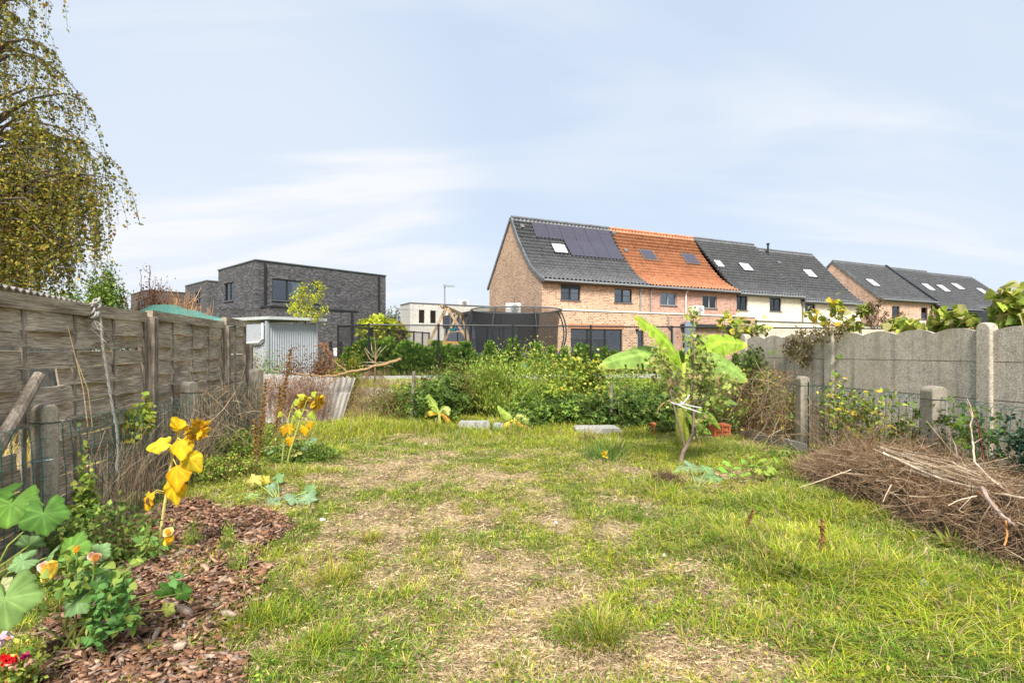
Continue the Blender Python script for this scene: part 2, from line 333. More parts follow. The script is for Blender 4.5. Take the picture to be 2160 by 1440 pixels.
def dry(x, y):
    r = 0
    for (px, py), rx, ry, a in DRY:
        g = G(px, py); r = r+a*np.exp(-((x-g.x)/rx)**2-((y-g.y)/ry)**2)
    n = fbm(x*1.6, y*1.6, 5)*.38+fbm(x*4.6, y*4.6, 8)*.62
    r = r*.85+(n-.5)*2.5-.03
    return np.clip(r+.11-.3*smooth(1.0, 2.2, x)*(y < 9), 0, 1)
TALL = [((560, 1300), .16, .5), ((690, 1215), .2, .6), ((655, 1370), .2, .55), ((1260, 1340), .14, .8), ((1240, 1310), .14, .6), ((1640, 1200), .3, .6), ((1330, 1190), .2, .4), ((1280, 940), .5, .9), ((1190, 900), .6, .8), ((1080, 900), .7, .9), ((950, 890), .7, .8), ((850, 900), .6, .5), ((780, 900), .6, .5),
        ((700, 960), .3, .9), ((620, 1000), .4, .8), ((1330, 900), .5, .8), ((1040, 935), .4, .6), ((1500, 980), .5, .5), ((1700, 1060), .5, .7), ((1560, 1130), .5, .6), ((1760, 1160), .4, .75), ((1900, 1230), .4, .6), ((1650, 1330), .3, .4), ((1850, 1400), .3, .3), ((760, 870), .7, .6), ((560, 960), .3, .9), ((500, 1000), .3, .9)]
def tall(x, y):
    r = 0
    for (px, py), rr, a in TALL:
        g = G(px, py); r = r+a*np.exp(-(((x-g.x)/rr)**2+((y-g.y)/rr)**2))
    return np.clip(r+(fbm(x*2.3, y*2.3, 17)-.55)*.8+.1+.12*smooth(1, 2.5, x), 0, 1.3)
# ------------------------------------------------------------------ ground : one sheet to the horizon
def ax(lo, hi, fine, far):
    a = [0.0]
    return a
xs = np.concatenate([-np.geomspace(900, 9.2, 26), np.arange(-9, 9.01, .09), np.geomspace(9.2, 900, 26)])
ys = np.concatenate([-np.geomspace(300, .3, 10), np.arange(0, 13, .09), np.arange(13.1, 26, .4), np.geomspace(26.5, 1800, 26)])
X, Y = np.meshgrid(xs, ys); Z = gz(X, Y)
dd = dry(X, Y); mm = mulch(X, Y); nr = (np.abs(X) < 9) & (Y < 13)
Z = Z-.004
V = np.stack([X, Y, Z], -1).reshape(-1, 3); nx_, ny_ = len(xs), len(ys)
I = np.arange(nx_*ny_).reshape(ny_, nx_); FQ = np.stack([I[:-1, :-1], I[:-1, 1:], I[1:, 1:], I[1:, :-1]], -1).reshape(-1, 4)
mask = np.stack([np.where(nr, dd, .2), np.where(nr, mm, 0), np.zeros_like(dd)], -1).reshape(-1, 3)
gm = NT('soil_and_turf'); a = gm.n('ShaderNodeVertexColor', layer_name='Col').outputs[0]; sp = gm.n('ShaderNodeSeparateColor'); gm.l(a, sp.inputs[0])
o_ = gm.obj(); nA = gm.noise(o_, 18, 8, .75); nB = gm.noise(o_, 90, 4, .7); nC = gm.noise(o_, 2.5, 4)
fib = gm.noise(gm.mapv(o_, (60, 14, 30), (0, 0, .5)), 3, 5, .7, 1.5)
soil = gm.ramp(nA, [(.3, (.09, .06, .035)), (.7, (.22, .155, .095))]); strw = gm.ramp(fib, [(.3, (.26, .18, .1)), (.52, (.5, .38, .23)), (.75, (.66, .53, .35))])
turf = gm.ramp(nB, [(.3, (.06, .065, .016)), (.55, (.19, .2, .045)), (.8, (.36, .31, .12))])
base = gm.mix(gm.rng(sp.outputs[0], .15, .5), turf, gm.mix(gm.rng(nC, .42, .62, .15, .95), soil, strw)); base = gm.mix(gm.rng(sp.outputs[1], .3, .7), base, gm.ramp(nA, [(.3, (.05, .026, .016)), (.7, (.15, .08, .05))]))
gm.col(base).rough(.95).spec(.1); gm.bump(gm.math('ADD', nA, nB), .7, .02)
ground = np_mesh('ground', V, FQ, gm.done(), col=mask, smooth_=True); tag(ground, 'patchy soil ground under the lawn and bark mulch', 'ground', kind='structure')

# ------------------------------------------------------------------ grass blades
def blades(x, y, h, ang, lean, wd, colr, curl, z0=None):
    """each blade: 2 quads and a tip bending over in direction ang"""
    n = len(x); z = (gz(x, y) if z0 is None else z0)-.004
    dx_, dy_ = np.cos(ang), np.sin(ang); sx_, sy_ = -dy_, dx_
    t = np.array([0, .38, .72, 1.0]); wt = np.array([.8, 1, .7, 0])
    V = np.zeros((n, 7, 3))
    for k in range(4):
        out = h*lean*(t[k]**1.6)*(1+.5*curl*t[k]); up = h*(t[k]-.45*curl*t[k]**2.5)*np.sqrt(np.clip(1-(lean*.5)**2, .2, 1))
        cx_, cy_, cz_ = x+dx_*out, y+dy_*out, z+up
        if k < 3:
            for s_, j in ((-1, 0), (1, 1)):
                V[:, 2*k+j, 0] = cx_+s_*sx_*wd*wt[k]*.5; V[:, 2*k+j, 1] = cy_+s_*sy_*wd*wt[k]*.5; V[:, 2*k+j, 2] = cz_
        else: V[:, 6] = np.stack([cx_, cy_, cz_], -1)
    b = (np.arange(n)*7)[:, None]
    Q = np.concatenate([b+np.array([0, 1, 3, 2]), b+np.array([2, 3, 5, 4])]); T = b+np.array([4, 5, 6])
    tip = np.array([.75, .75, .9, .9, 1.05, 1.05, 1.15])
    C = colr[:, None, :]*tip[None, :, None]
    return V.reshape(-1, 3), Q, T, C.reshape(-1, 3)
def pick(pal, n, seed=None):
    pal = np.array(pal); i = rng.integers(0, len(pal), n); return pal[i]*(rng.uniform(.75, 1.25, (n, 1)))
G_LIME = [(.43, .47, .035), (.34, .43, .03), (.54, .5, .055), (.26, .38, .03)]
G_DARK = [(.15, .28, .03), (.22, .34, .035), (.1, .2, .025), (.28, .36, .05)]
G_YEL = [(.6, .5, .1), (.64, .5, .15), (.52, .42, .08)]
G_STRAW = [(.5, .38, .22), (.6, .48, .3), (.42, .3, .17), (.55, .4, .24)]
def lawn():
    nc = 62000
    yy = 1.9+(12.4-1.9)*rng.random(nc)**1.25
    hw = np.minimum(5.2, 1.05*yy+.7)
    xx = (rng.random(nc)*2-1)*hw
    keep = (xx > -2.5-.19*yy) & (xx < 4.6-.02*yy)
    xx, yy = xx[keep], yy[keep]
    d, t, m_ = dry(xx, yy), tall(xx, yy), mulch(xx, yy)
    pr = np.clip(1.05-1.35*d+.25*t, .07, 1)*np.where(m_ > .5, .03+.45*(fbm(xx*1.8, yy*1.8, 41) > .57), 1)
    k = rng.random(len(xx)) < pr; xx, yy, d, t = xx[k], yy[k], d[k], t[k]
    nb = rng.integers(5, 13, len(xx)); nb = (nb*np.where(yy < 6, 1.25, .95)*(1+.5*t)).astype(int)
    ci = np.repeat(np.arange(len(xx)), nb); n = len(ci)
    cr_ = rng.uniform(.012, .06, len(xx))*(1+t)
    th = rng.uniform(0, 2*np.pi, n); rr = cr_[ci]*np.sqrt(rng.random(n))
    x = xx[ci]+np.cos(th)*rr; y = yy[ci]+np.sin(th)*rr
    ch = (.03+.035*rng.random(len(xx))+.15*np.clip(t-.35, 0, 1)*rng.uniform(.2, 1.4, len(xx)))
    h = ch[ci]*rng.uniform(.5, 1.35, n); ang = th+rng.normal(0, .9, n)
    lean = rng.uniform(.2, 1.1, n); wd = rng.uniform(.0025, .0048, n)*(1+.6*smooth(5, 11, y))
    cn = fbm(xx*1.6, yy*1.6, 55)+rng.normal(0, .16, len(xx)); sel = cn[ci]+rng.normal(0, .04, n); bri = np.clip(rng.normal(.93, .33, len(xx)), .35, 1.6)[ci][:, None]
    col = np.where((sel > .5)[:, None], pick(G_LIME, n), pick(G_DARK, n)); col = np.where((rng.random(n) < (.09+.3*d[ci]))[:, None], pick(G_YEL, n), col)
    col = np.where((rng.random(n) < (.12+.35*d[ci]))[:, None], pick(G_STRAW, n), col)
    col = col*bri
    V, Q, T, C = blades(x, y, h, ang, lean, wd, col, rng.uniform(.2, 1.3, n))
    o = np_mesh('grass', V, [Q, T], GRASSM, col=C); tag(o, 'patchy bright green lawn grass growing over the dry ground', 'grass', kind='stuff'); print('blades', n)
    # clover and small broad leaves between the blades
    n = 60000; y = 1.9+9*rng.random(n)**1.4; x = (rng.random(n)*2-1)*np.minimum(4.6, 1.05*y+.5); k = (fbm(x*2.2, y*2.2, 91) > .53) & (mulch(x, y) < .5) & (x > -2.4-.19*y) & (x < 4.0) & (rng.random(n) < 1-.7*dry(x, y)); x, y = x[k], y[k]; n = len(x)
    a = rng.uniform(0, 6.28, n); s_ = rng.uniform(.008, .02, n)*(1+.4*smooth(5, 10, y)); V = np.zeros((n, 4, 3)); z = gz(x, y)+rng.uniform(.008, .045, n)
    for q, (u, v, dz) in enumerate(((0, 0, 0), (.5, .55, .25), (0, 1.1, .1), (-.5, .55, .25))):
        V[:, q] = np.stack([x+s_*(u*np.cos(a)-v*np.sin(a)), y+s_*(u*np.sin(a)+v*np.cos(a)), z+s_*dz*rng.uniform(-1, 1.5, n)], -1)
    o = np_mesh('clover', V.reshape(-1, 3), (np.arange(n)*4)[:, None]+np.arange(4), GRASSM, col=np.repeat(pick([(.14, .27, .03), (.2, .33, .05), (.3, .4, .06), (.1, .2, .03)], n), 4, 0)); tag(o, 'small clover like leaves spread through the lawn', 'ground cover', kind='stuff')
    # long grass along the foot of the hedge and the right hand side
    n = 60000; y = rng.uniform(7.6, 11.4, n); x = rng.uniform(-4.2, 3.6, n); cn = fbm(x*1.3, y*1.3, 71)
    k = rng.random(n) < np.clip(.15+1.0*smooth(8.6, 10.4, y)*(cn > .42)+.5*(cn > .6), 0, 1); x, y, cn = x[k], y[k], cn[k]; n = len(x)
    x = x+rng.normal(0, .04, n); hh = rng.uniform(.06, .3, n)*(.35+.7*smooth(8.2, 10.5, y))*(.2+1.3*cn)
    col = np.where((fbm(x*.8, y*.8, 77)+rng.normal(0, .1, n) > .5)[:, None], pick(G_LIME, n), pick(G_DARK, n)); col = np.where((rng.random(n) < .22)[:, None], pick(G_YEL+G_STRAW, n), col)
    V, Q, T, C = blades(x, y, hh, rng.uniform(0, 6.28, n), rng.uniform(.2, 1.1, n), rng.uniform(.004, .0075, n), col, rng.uniform(.1, 1.1, n))
    o = np_mesh('long_grass', V, [Q, T], GRASSM, col=C); tag(o, 'longer uncut grass along the foot of the hedge', 'grass', kind='stuff')
    n = 42000; y = rng.uniform(2.3, 8.6, n); x = rng.uniform(.3, 4.0, n); cn = fbm(x*1.9, y*1.9, 171); k = (rng.random(n) < np.clip((cn-.47)*5, 0, 1)*smooth(.2, 2.2, x+.12*(y-3))) & (dry(x, y) < .6); x, y, cn = x[k], y[k], cn[k]; n = len(x)
    col = np.where((fbm(x*2.1, y*2.1, 177)+rng.normal(0, .08, n) > .5)[:, None], pick(G_LIME, n), pick(G_DARK, n)); col = np.where((rng.random(n) < .16)[:, None], pick(G_YEL+G_STRAW, n), col)
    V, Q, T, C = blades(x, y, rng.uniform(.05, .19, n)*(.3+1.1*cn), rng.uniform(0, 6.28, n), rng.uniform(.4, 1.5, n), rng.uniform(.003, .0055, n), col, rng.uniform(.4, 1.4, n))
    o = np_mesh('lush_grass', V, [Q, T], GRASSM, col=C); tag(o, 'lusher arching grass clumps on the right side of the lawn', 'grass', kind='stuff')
    # dead straw lying flat
    n = 330000; y = 1.9+10*rng.random(n)**1.5; x = (rng.random(n)*2-1)*np.minimum(5, 1.05*y+.6)
    d = dry(x, y); k = (rng.random(n) < np.clip(d*1.3+.1, 0, .9)) & (mulch(x, y) < .5) & (x > -2.5-.19*y) & (x < 4.2); x, y = x[k], y[k]; n = len(x)
    a = rng.uniform(0, 2*np.pi, n); h = rng.uniform(.03, .09, n)
    z = gz(x, y)+rng.uniform(0, .012, n); wd = rng.uniform(.0006, .0013, n)*(1+1.2*smooth(4, 11, y))
    V = np.zeros((n, 6, 3)); bend = rng.normal(0, .25, n)
    for j, s_ in enumerate((-.5, 0, .5)):
        px_ = x+np.cos(a)*h*s_-np.sin(a)*h*bend*(s_*s_*4-.5)*.5; py_ = y+np.sin(a)*h*s_+np.cos(a)*h*bend*(s_*s_*4-.5)*.5
        for q, e in ((0, -1), (1, 1)):
            V[:, 2*j+q] = np.stack([px_-np.sin(a)*wd*e, py_+np.cos(a)*wd*e, z+.006*(j == 1)+(rng.random(n)*.015 if j == 2 else 0)], -1)
    b = (np.arange(n)*6)[:, None]; Q = np.concatenate([b+np.array([0, 1, 3, 2]), b+np.array([2, 3, 5, 4])])
    o = np_mesh('dead_grass', V.reshape(-1, 3), Q, STRAW, col=np.repeat(pick(G_STRAW, n), 6, 0)); tag(o, 'dry tan dead grass lying in the bare patches of the lawn', 'dry grass', kind='stuff')
    # neighbour's rough grass behind the hedge
    n = 42000; y = rng.uniform(12.2, 19, n); x = rng.uniform(-8.5, 9, n)
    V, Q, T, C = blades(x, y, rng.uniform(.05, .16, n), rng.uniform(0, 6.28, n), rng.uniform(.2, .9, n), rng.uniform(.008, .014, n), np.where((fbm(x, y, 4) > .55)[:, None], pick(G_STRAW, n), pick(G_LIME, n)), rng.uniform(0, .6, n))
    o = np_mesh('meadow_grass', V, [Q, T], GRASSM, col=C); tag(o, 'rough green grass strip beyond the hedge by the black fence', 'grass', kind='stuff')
    n = 26000; y = rng.uniform(3.0, 12, n); x = -3.2-.19*y-rng.random(n)**1.5*3.5
    V, Q, T, C = blades(x, y, rng.uniform(.1, .5, n), rng.uniform(0, 6.28, n), rng.uniform(.2, .7, n), rng.uniform(.006, .01, n), np.where((rng.random(n) > .5)[:, None], pick(G_STRAW, n), pick(G_YEL, n)), rng.uniform(0, .6, n))
    o = np_mesh('tall_dry_grass', V, [Q, T], GRASSM, col=C); tag(o, 'tall dry grass in the plot behind the woven wooden fence', 'grass', kind='stuff')
lawn()
# ------------------------------------------------------------------ bark mulch
def chips(x, y, s, lift, col, name='bark'):
    n = len(x); ang = rng.normal(.35, .8, n); k = 6
    th = np.linspace(0, 2*np.pi, k, endpoint=False)[None, :]+rng.uniform(-.3, .3, (n, k))
    rad = rng.uniform(.6, 1.1, (n, k)); asp = rng.uniform(.22, .5, n)[:, None]
    lx = np.cos(th)*rad*s[:, None]*.5; ly = np.sin(th)*rad*s[:, None]*.5*asp; th_ = s*rng.uniform(.07, .16, n)
    top = np.stack([lx, ly, np.repeat(th_[:, None], k, 1)*rng.uniform(.6, 1.4, (n, k))], -1); bot = np.stack([lx*.9, ly*.9, np.zeros((n, k))], -1)
    Vl = np.concatenate([top, bot, np.stack([rng.normal(0, .12, n)*s, rng.normal(0, .05, n)*s, th_*rng.uniform(.8, 1.25, n)], -1)[:, None]], 1)
    tx, ty = rng.normal(0, .3, n), rng.normal(0, .35, n); ca, sa = np.cos(ang)[:, None], np.sin(ang)[:, None]
    z = Vl[..., 2]+Vl[..., 0]*tx[:, None]+Vl[..., 1]*ty[:, None]
    Xw = Vl[..., 0]*ca-Vl[..., 1]*sa+x[:, None]; Yw = Vl[..., 0]*sa+Vl[..., 1]*ca+y[:, None]; Zw = z+(gz(x, y)+lift)[:, None]
    V = np.stack([Xw, Yw, Zw], -1); m_ = 2*k+1; b = (np.arange(n)*m_)[:, None]
    tris = np.concatenate([b+np.array([2*k, i, (i+1) % k]) for i in range(k)]); quads = np.concatenate([b+np.array([i, k+i, k+(i+1) % k, (i+1) % k]) for i in range(k)])
    C = np.repeat(col[:, None], m_, 1)*rng.uniform(.85, 1.15, (n, m_, 1))
    return V.reshape(-1, 3), [tris, quads], C.reshape(-1, 3)
BK = [(.24, .12, .07), (.32, .175, .1), (.17, .085, .05), (.42, .26, .17), (.27, .145, .09), (.11, .06, .04), (.34, .25, .19), (.22, .15, .11), (.14, .075, .045)]
n = 44000; y = 1.9+4.6*rng.random(n)**1.35; x = -3.9+4.0*rng.random(n); k = (mulch(x, y) > .5); x, y = x[k], y[k]; n = len(x); print('chips', n)
V, Fs, C = chips(x, y, rng.gamma(3.2, .0105, n)+.012, rng.uniform(0, .026, n), pick(BK, n)); o = np_mesh('bark_mulch', V, Fs, BARKM, col=C); tag(o, 'reddish brown bark chip mulch on the flower bed', 'bark mulch', kind='stuff')
lone = [(730, 1148, .06), (1003, 1273, .055), (1060, 1367, .07), (715, 1322, .06), (750, 1312, .05), (880, 1380, .07), (860, 1365, .05), (790, 1330, .05), (665, 1305, .09), (625, 1300, .09), (725, 1170, .06), (1495, 1432, .07), (770, 1360, .06), (905, 1340, .04), (800, 1295, .05), (610, 1340, .06), (640, 1185, .05), (865, 1205, .05), (960, 1215, .04), (1005, 1205, .035)]
CHIPL = ['dark curled bark chip on the left side of the lawn below the white plastic scrap', 'square brown bark chip in the middle of the bare lawn patch', 'wedge shaped brown bark chip low in the middle of the lawn', 'brown bark chip left in a cluster near the two bottom left grass tufts', 'bark chip at the right of the wide grass tuft, lower of two', 'dark oval bark chip at the bottom centre, lower of a pair', 'brown bark chip just above the dark oval one at the bottom centre', 'bark chip in the thin grass below the wide tuft', 'long bark chip between the two bottom left grass tufts, right end of a line', 'long bark chip between the two bottom left grass tufts, left end of a line',
 'small bark chip right beside the dark curled one', 'reddish bark chip at the bottom edge right of the big grass tuft', 'bark chip in the grass right of the bottom left tuft', 'small reddish bark chip alone left of the wedge shaped one', 'bark chip standing out in the grass right of the wide tuft, upper of two', 'bark chip at the very edge of the mulch near the bottom', 'bark chip off the right edge of the mulch below the squash plant', 'small bark chip in the pale patch left of the lawn middle', 'tiny bark chip in the bare soil strip above the square chip', 'tiniest bark chip on the pale strip right of another tiny one']
for i, (px, py, s_) in enumerate(lone):
    g = G(px, py); V, Fs, C = chips(np.array([0.]), np.array([0.]), np.array([s_]), np.array([-gzf(0, 0)+.004]), pick(BK, 1))
    o = np_mesh('bark_chip', V, Fs, BARKM, col=C); o.location = (g.x, g.y, gzf(g.x, g.y)); tag(o, CHIPL[i], 'bark chip', 'loose bark chips scattered over the lawn')
# ------------------------------------------------------------------ buildings
GND = .45
class Frame:
    """a building's local frame: x along its front, y to its back, z up from its base"""
    def __init__(s, ox, oy, dx_, dy_, oz=GND):
        n = math.hypot(dx_, dy_); s.o = Vector((ox, oy, oz)); s.d = Vector((dx_/n, dy_/n)); s.b = Vector((-s.d.y, s.d.x)); s.rz = math.atan2(s.d.y, s.d.x)
    def w(s, x, y): return s.o.x+s.d.x*x+s.b.x*y, s.o.y+s.d.y*x+s.b.y*y
    def x(s, px, y=0):                   # local x where photo column px meets the plane y
        t = (px-1080)/F; ox, oy = s.w(0, y); return (t*oy-ox)/(s.d.x-t*s.d.y)
    def xz(s, px, py, y=0):
        x = s.x(px, y); Yw = s.w(x, y)[1]; return x, EYE-(py-HZ)/F*Yw-s.o.z
    def yz(s, px, py, x=0):              # on the side wall at local x
        t = (px-1080)/F; ox, oy = s.w(x, 0); y = (t*oy-ox)/(s.b.x-t*s.b.y); Yw = oy+s.b.y*y; return y, EYE-(py-HZ)/F*Yw-s.o.z
    def sub(s, x, y=0):
        w_ = s.w(x, y); f = Frame(w_[0], w_[1], s.d.x, s.d.y, s.o.z); return f
def wall_front(mb, x0, x1, z0, z1, ops, y=0, dep=.14, axis='x', sgn=1):
    """wall in the plane y (or x when axis='y') with real openings and reveals going dep inward"""
    us = sorted({x0, x1, *[q for o in ops for q in (o[0], o[2])]}); vs = sorted({z0, z1, *[q for o in ops for q in (o[1], o[3])]})
    mk = (lambda u, d, v: (u, y+d*sgn, v)) if axis == 'x' else (lambda u, d, v: (y+d*sgn, u, v))
    for a, b in zip(us, us[1:]):
        for c_, d in zip(vs, vs[1:]):
            cu, cv = (a+b)/2, (c_+d)/2
            if any(o[0] < cu < o[2] and o[1] < cv < o[3] for o in ops): continue
            mb.add([mk(a, 0, c_), mk(b, 0, c_), mk(b, 0, d), mk(a, 0, d)], [(0, 1, 2, 3)])
    for o in ops:
        a, c_, b, d = o[:4]
        for (p, q) in (((a, c_), (b, c_)), ((b, c_), (b, d)), ((b, d), (a, d)), ((a, d), (a, c_))):
            mb.add([mk(p[0], 0, p[1]), mk(q[0], 0, q[1]), mk(q[0], dep, q[1]), mk(p[0], dep, p[1])], [(0, 1, 2, 3)])
def window(par, o, y, axis='x', sgn=1, fm=None, sashes=2, curtain=None, sill=True, fw=.06, box=False, bars=0, name='window', dep=.08):
    fm = fm or ANTHR
    a, c_, b, d = o[:4]; m = MB(); g = MB()
    def bb(mb, u0, u1, d0, d1, v0, v1):
        if axis == 'x': mb.bb(u0, u1, y+sgn*d0, y+sgn*d1, v0, v1)
        else: mb.bb(y+sgn*d0, y+sgn*d1, u0, u1, v0, v1)
    e = .004
    bb(m, a+e, a+fw, dep, dep+.06, c_+e, d-e); bb(m, b-fw, b-e, dep, dep+.06, c_+e, d-e); bb(m, a+fw, b-fw, dep, dep+.06, c_+e, c_+fw); bb(m, a+fw, b-fw, dep, dep+.06, d-fw, d-e)
    for i in range(1, sashes):
        u = a+(b-a)*i/sashes; bb(m, u-.05, u+.05, dep-.005, dep+.062, c_+fw, d-fw)
    for i in range(bars):
        v = c_+(d-c_)*(i+1)/(bars+1)
        for k in range(sashes):
            u0 = a+(b-a)*k/sashes+fw; u1 = a+(b-a)*(k+1)/sashes-fw; bb(m, u0, u1, dep+.02, dep+.035, v-.012, v+.012)
    if box: bb(m, a-.01, b+.01, -.03, dep-.006, d-.18, d+.02)
    f = m.build(name, fm, par)
    bb(g, a+fw, b-fw, dep+.03, dep+.038, c_+fw, d-fw); g.build('pane', GLASS, f)
    if curtain:
        k = MB(); u0, u1 = a+(b-a)*curtain[0], a+(b-a)*curtain[1]; n = 28; vs = []; fs = []
        for i in range(n+1):
            u = u0+(u1-u0)*i/n; off = dep+.09+.02*math.sin(i*1.9)
            for v in (c_+.02, d-.02): vs.append((u, y+sgn*off, v) if axis == 'x' else (y+sgn*off, u, v))
        for i in range(n): fs.append((2*i, 2*i+2, 2*i+3, 2*i+1))
        k.add(vs, fs); k.build('curtain', CURT, f)
    if sill:
        k = MB(); bb(k, a-.06, b+.06, -.06, dep-.002, c_-.05, c_+.002); k.build('sill', STONE, f)
    return f
def prof_at(prof, y):
    for (a, za), (b, zb) in zip(prof, prof[1:]):
        if y <= b or (b, zb) == prof[-1]: t = (y-a)/(b-a); return za+(zb-za)*t, math.atan2(zb-za, b-a)
def tile_roof(prof, x0, x1, mat, par, name='roof', wave=.3):
    """rows of pantiles laid up the profile (y, z), really stepped and waved; closed below"""
    pts = [Vector(p) for p in prof]; seg = [(b-a).length for a, b in zip(pts, pts[1:])]; tot = sum(seg); rows = max(3, round(tot/.34)); lines = []
    def at(s_):
        for (a, b, l_) in zip(pts, pts[1:], seg):
            if s_ <= l_+1e-6: return a+(b-a)*(s_/l_), (b-a)/l_
            s_ -= l_
        return pts[-1], (pts[-1]-pts[-2]).normalized()
    for r in range(rows):
        for s_, h in ((r*tot/rows-.09, .125), ((r+1)*tot/rows-.03, .0)):
            p, t = at(max(0, s_)); n_ = Vector((-t.y, t.x))
            if n_.y < 0: n_ = -n_
            lines.append((p, n_, h, r))
    nx = int((x1-x0)/.05); xx = np.linspace(x0, x1, nx+1); V = []
    ph = np.mod(xx/wave, 1); wv = np.where(ph < .62, np.sin(ph/.62*np.pi)*.5-.1, -.18-.1*np.sin((ph-.62)/.38*np.pi))*.13
    for p, n_, h, r in lines:
        V.append(np.stack([xx, p.x+n_.x*(h+wv), p.y+n_.y*(h+wv)+0*xx], -1))
    V = np.concatenate(V); nl = len(lines); I = np.arange(nl*(nx+1)).reshape(nl, nx+1); FQ = np.stack([I[:-1, :-1], I[:-1, 1:], I[1:, 1:], I[1:, :-1]], -1).reshape(-1, 4)
    return np_mesh(name, V, FQ, mat, par)
def roof_slab(prof, x0, x1, mat, par, name='roof_boarding'):
    m = MB(); poly = [(a, b-.02) for a, b in prof]; poly2 = poly+[(a, b-.1) for a, b in poly[::-1]]; m.prism(poly2, x0, x1, 'yz'); return m.build(name, mat, par)
def roof_item(prof, x, yc, w_, l_, h, mb, lift=.06, y_is_center=True):
    z, th = prof_at(prof, yc); q = Matrix.Rotation(th, 3, 'X'); n_ = Vector((0, -math.sin(th), math.cos(th)))
    mb.box(Vector((x, yc, z))+n_*(lift+h/2), (w_, l_, h), q)
def roof_hit(fr_, prof, px, py):
    best = None
    for y in np.linspace(prof[0][0], max(p[0] for p in prof), 200):
        z, _ = prof_at(prof, y); x = fr_.x(px, y); Yw = fr_.w(x, y)[1]; yy = HZ-(z+fr_.o.z-EYE)*F/Yw
        if best is None or abs(yy-py) < best[0]: best = (abs(yy-py), x, y, z)
    return best[1:]
def skylight(par, fr_, prof, quad, fm, glass, x_off=0):
    pts = [roof_hit(fr_, prof, *q) for q in quad]; cx_ = sum(p[0] for p in pts)/4-x_off; cy_ = sum(p[1] for p in pts)/4
    w_ = ((pts[1][0]-pts[0][0])+(pts[2][0]-pts[3][0]))/2; zt, th = prof_at(prof, cy_); l_ = ((pts[0][1]+pts[1][1])-(pts[2][1]+pts[3][1]))/2/math.cos(th)
    m = MB(); roof_item(prof, cx_, cy_, w_, l_, .1, m, .04); f = m.build('skylight', fm, par)
    g = MB(); roof_item(prof, cx_, cy_, w_-.14, l_-.16, .02, g, .142); g.build('pane', glass, f); return f
def gable(mb, prof_all, x, z0=0):
    mb.add([(x, a, b) for a, b in [(prof_all[0][0], z0)]+list(prof_all)+[(prof_all[-1][0], z0)]], [tuple(range(len(prof_all)+2))])
def downpipe(par, x, y, z0, z1, mat=ZINC, r=.045):
    MB().tube([(x, y-.28, z1), (x, y-.26, z1-.12), (x, y-.09, z1-.3), (x, y-.09, z0)], r, 8).build('downpipe', mat, par)
def ridge(par, x0, x1, y, z, mat):
    m = MB(); m.tube([(x0+(x1-x0)*i/24, y, z+.0+.012*(i % 2)) for i in range(25)], .11, 8); m.build('ridge_tiles', mat, par)

ROW = Frame(1.8, 32.1, 2.19, 1)
FL = [(-.32, 5.33), (0, 5.47), (.6, 5.78), (1.33, 6.28), (2.16, 7.07), (3.45, 8.58), (4.48, 10.12)]
FL2 = [(-.3, 5.25), (0, 5.45), (.9, 6.22), (4.48, 10.12)]
def lower(p, d): return [(a, b-d) for a, b in p]
def house(x0, x1, prof, backz, brickm, roofm, label, name, wins, gl=False, gr=False, drop=0, fm=None, curt=None, wx=None, sash=2, extra=None, frm=None, depth=8.4, cat='house', box=(), bars=0, gut=BROWNP):
    frm = frm or ROW; fr_ = frm.sub(x0); Lh = x1-x0; prof = lower(prof, drop)
    loc = (*fr_.o.xy, GND); r = thing(name, label, cat, loc, fr_.rz)
    yr, zr = prof[-1]; back = [(yr, zr), (depth, backz-drop), (depth+.3, backz-drop-.32)]
    ops = [(*fr_.xz(a, b), *fr_.xz(c_, d)) for a, b, c_, d in wins]; ops = [(o[0], min(o[1], o[3]), o[2], max(o[1], o[3])) for o in ops]
    m = MB(); wall_front(m, 0, Lh, 0, prof[1][1], ops)
    pa = [p for p in prof if p[0] >= 0]+[(depth, backz-drop)]
    if gl: gable(m, pa, .002)
    if gr: gable(m, pa, Lh-.002)
    m.build('wall', brickm, r); MB().bb(.01, Lh-.01, depth-.12, depth-.004, 0, backz-drop-.05).build('rear_wall', brickm, r)
    rf = tile_roof(prof, 0, Lh, roofm, r); rb = MB()
    rb.add([(0, a, b) for a, b in back]+[(Lh, a, b) for a, b in back], [(i, i+1, 4-1+i+1, 4-1+i) for i in range(2)]); rb.build('rear_slope', roofm, r)
    roof_slab([p for p in prof], .01, Lh-.01, ANTHR, r); ridge(r, 0, Lh, yr, zr+.05, roofm)
    for xg, on in ((0, gl), (Lh, gr)):
        if on:
            k = MB(); pl = prof+back[1:]
            for a, b in zip(pl, pl[1:]): k.beam((xg-.03 if xg == 0 else xg+.03, a[0], a[1]-.02), (xg-.03 if xg == 0 else xg+.03, b[0], b[1]-.02), .09, .2)
            k.build('verge_tiles', roofm, r)
    k = MB(); k.bb(-.02 if gl else .01, Lh-.01, -.30, -.04, prof[0][1]-.19, prof[0][1]-.04); k.build('fascia', gut, r)
    k = MB(); k.tube([(0 if not gl else -.03, -.38, prof[0][1]-.02), (Lh-.01, -.38, prof[0][1]-.02)], .07, 8); k.build('gutter', ZINC, r)
    for i, o in enumerate(ops):
        window(r, o, 0, fm=fm, curtain=(curt[i] if curt else None), sashes=sash, box=(i in box), bars=bars)
    return r, fr_, prof
s1, s2, s3, s4 = 8.02, 16.05, 22.9, 30.3
h1, f1, p1 = house(0, s1, FL, 6.0, BR_TAN, T_ANTH, 'tan brick end house with solar panels on its dark tiled roof', 'brick_house', [(1183, 601, 1224, 634), (1296, 608, 1333, 639)], gl=True, curt=[(.5, .97), (.5, .97)], box=(0,), bars=1)
for q in ([(1158.7, 516), (1186, 518), (1201, 538), (1170, 537)],): skylight(h1, f1, p1, q, ANTHR, SKYL)
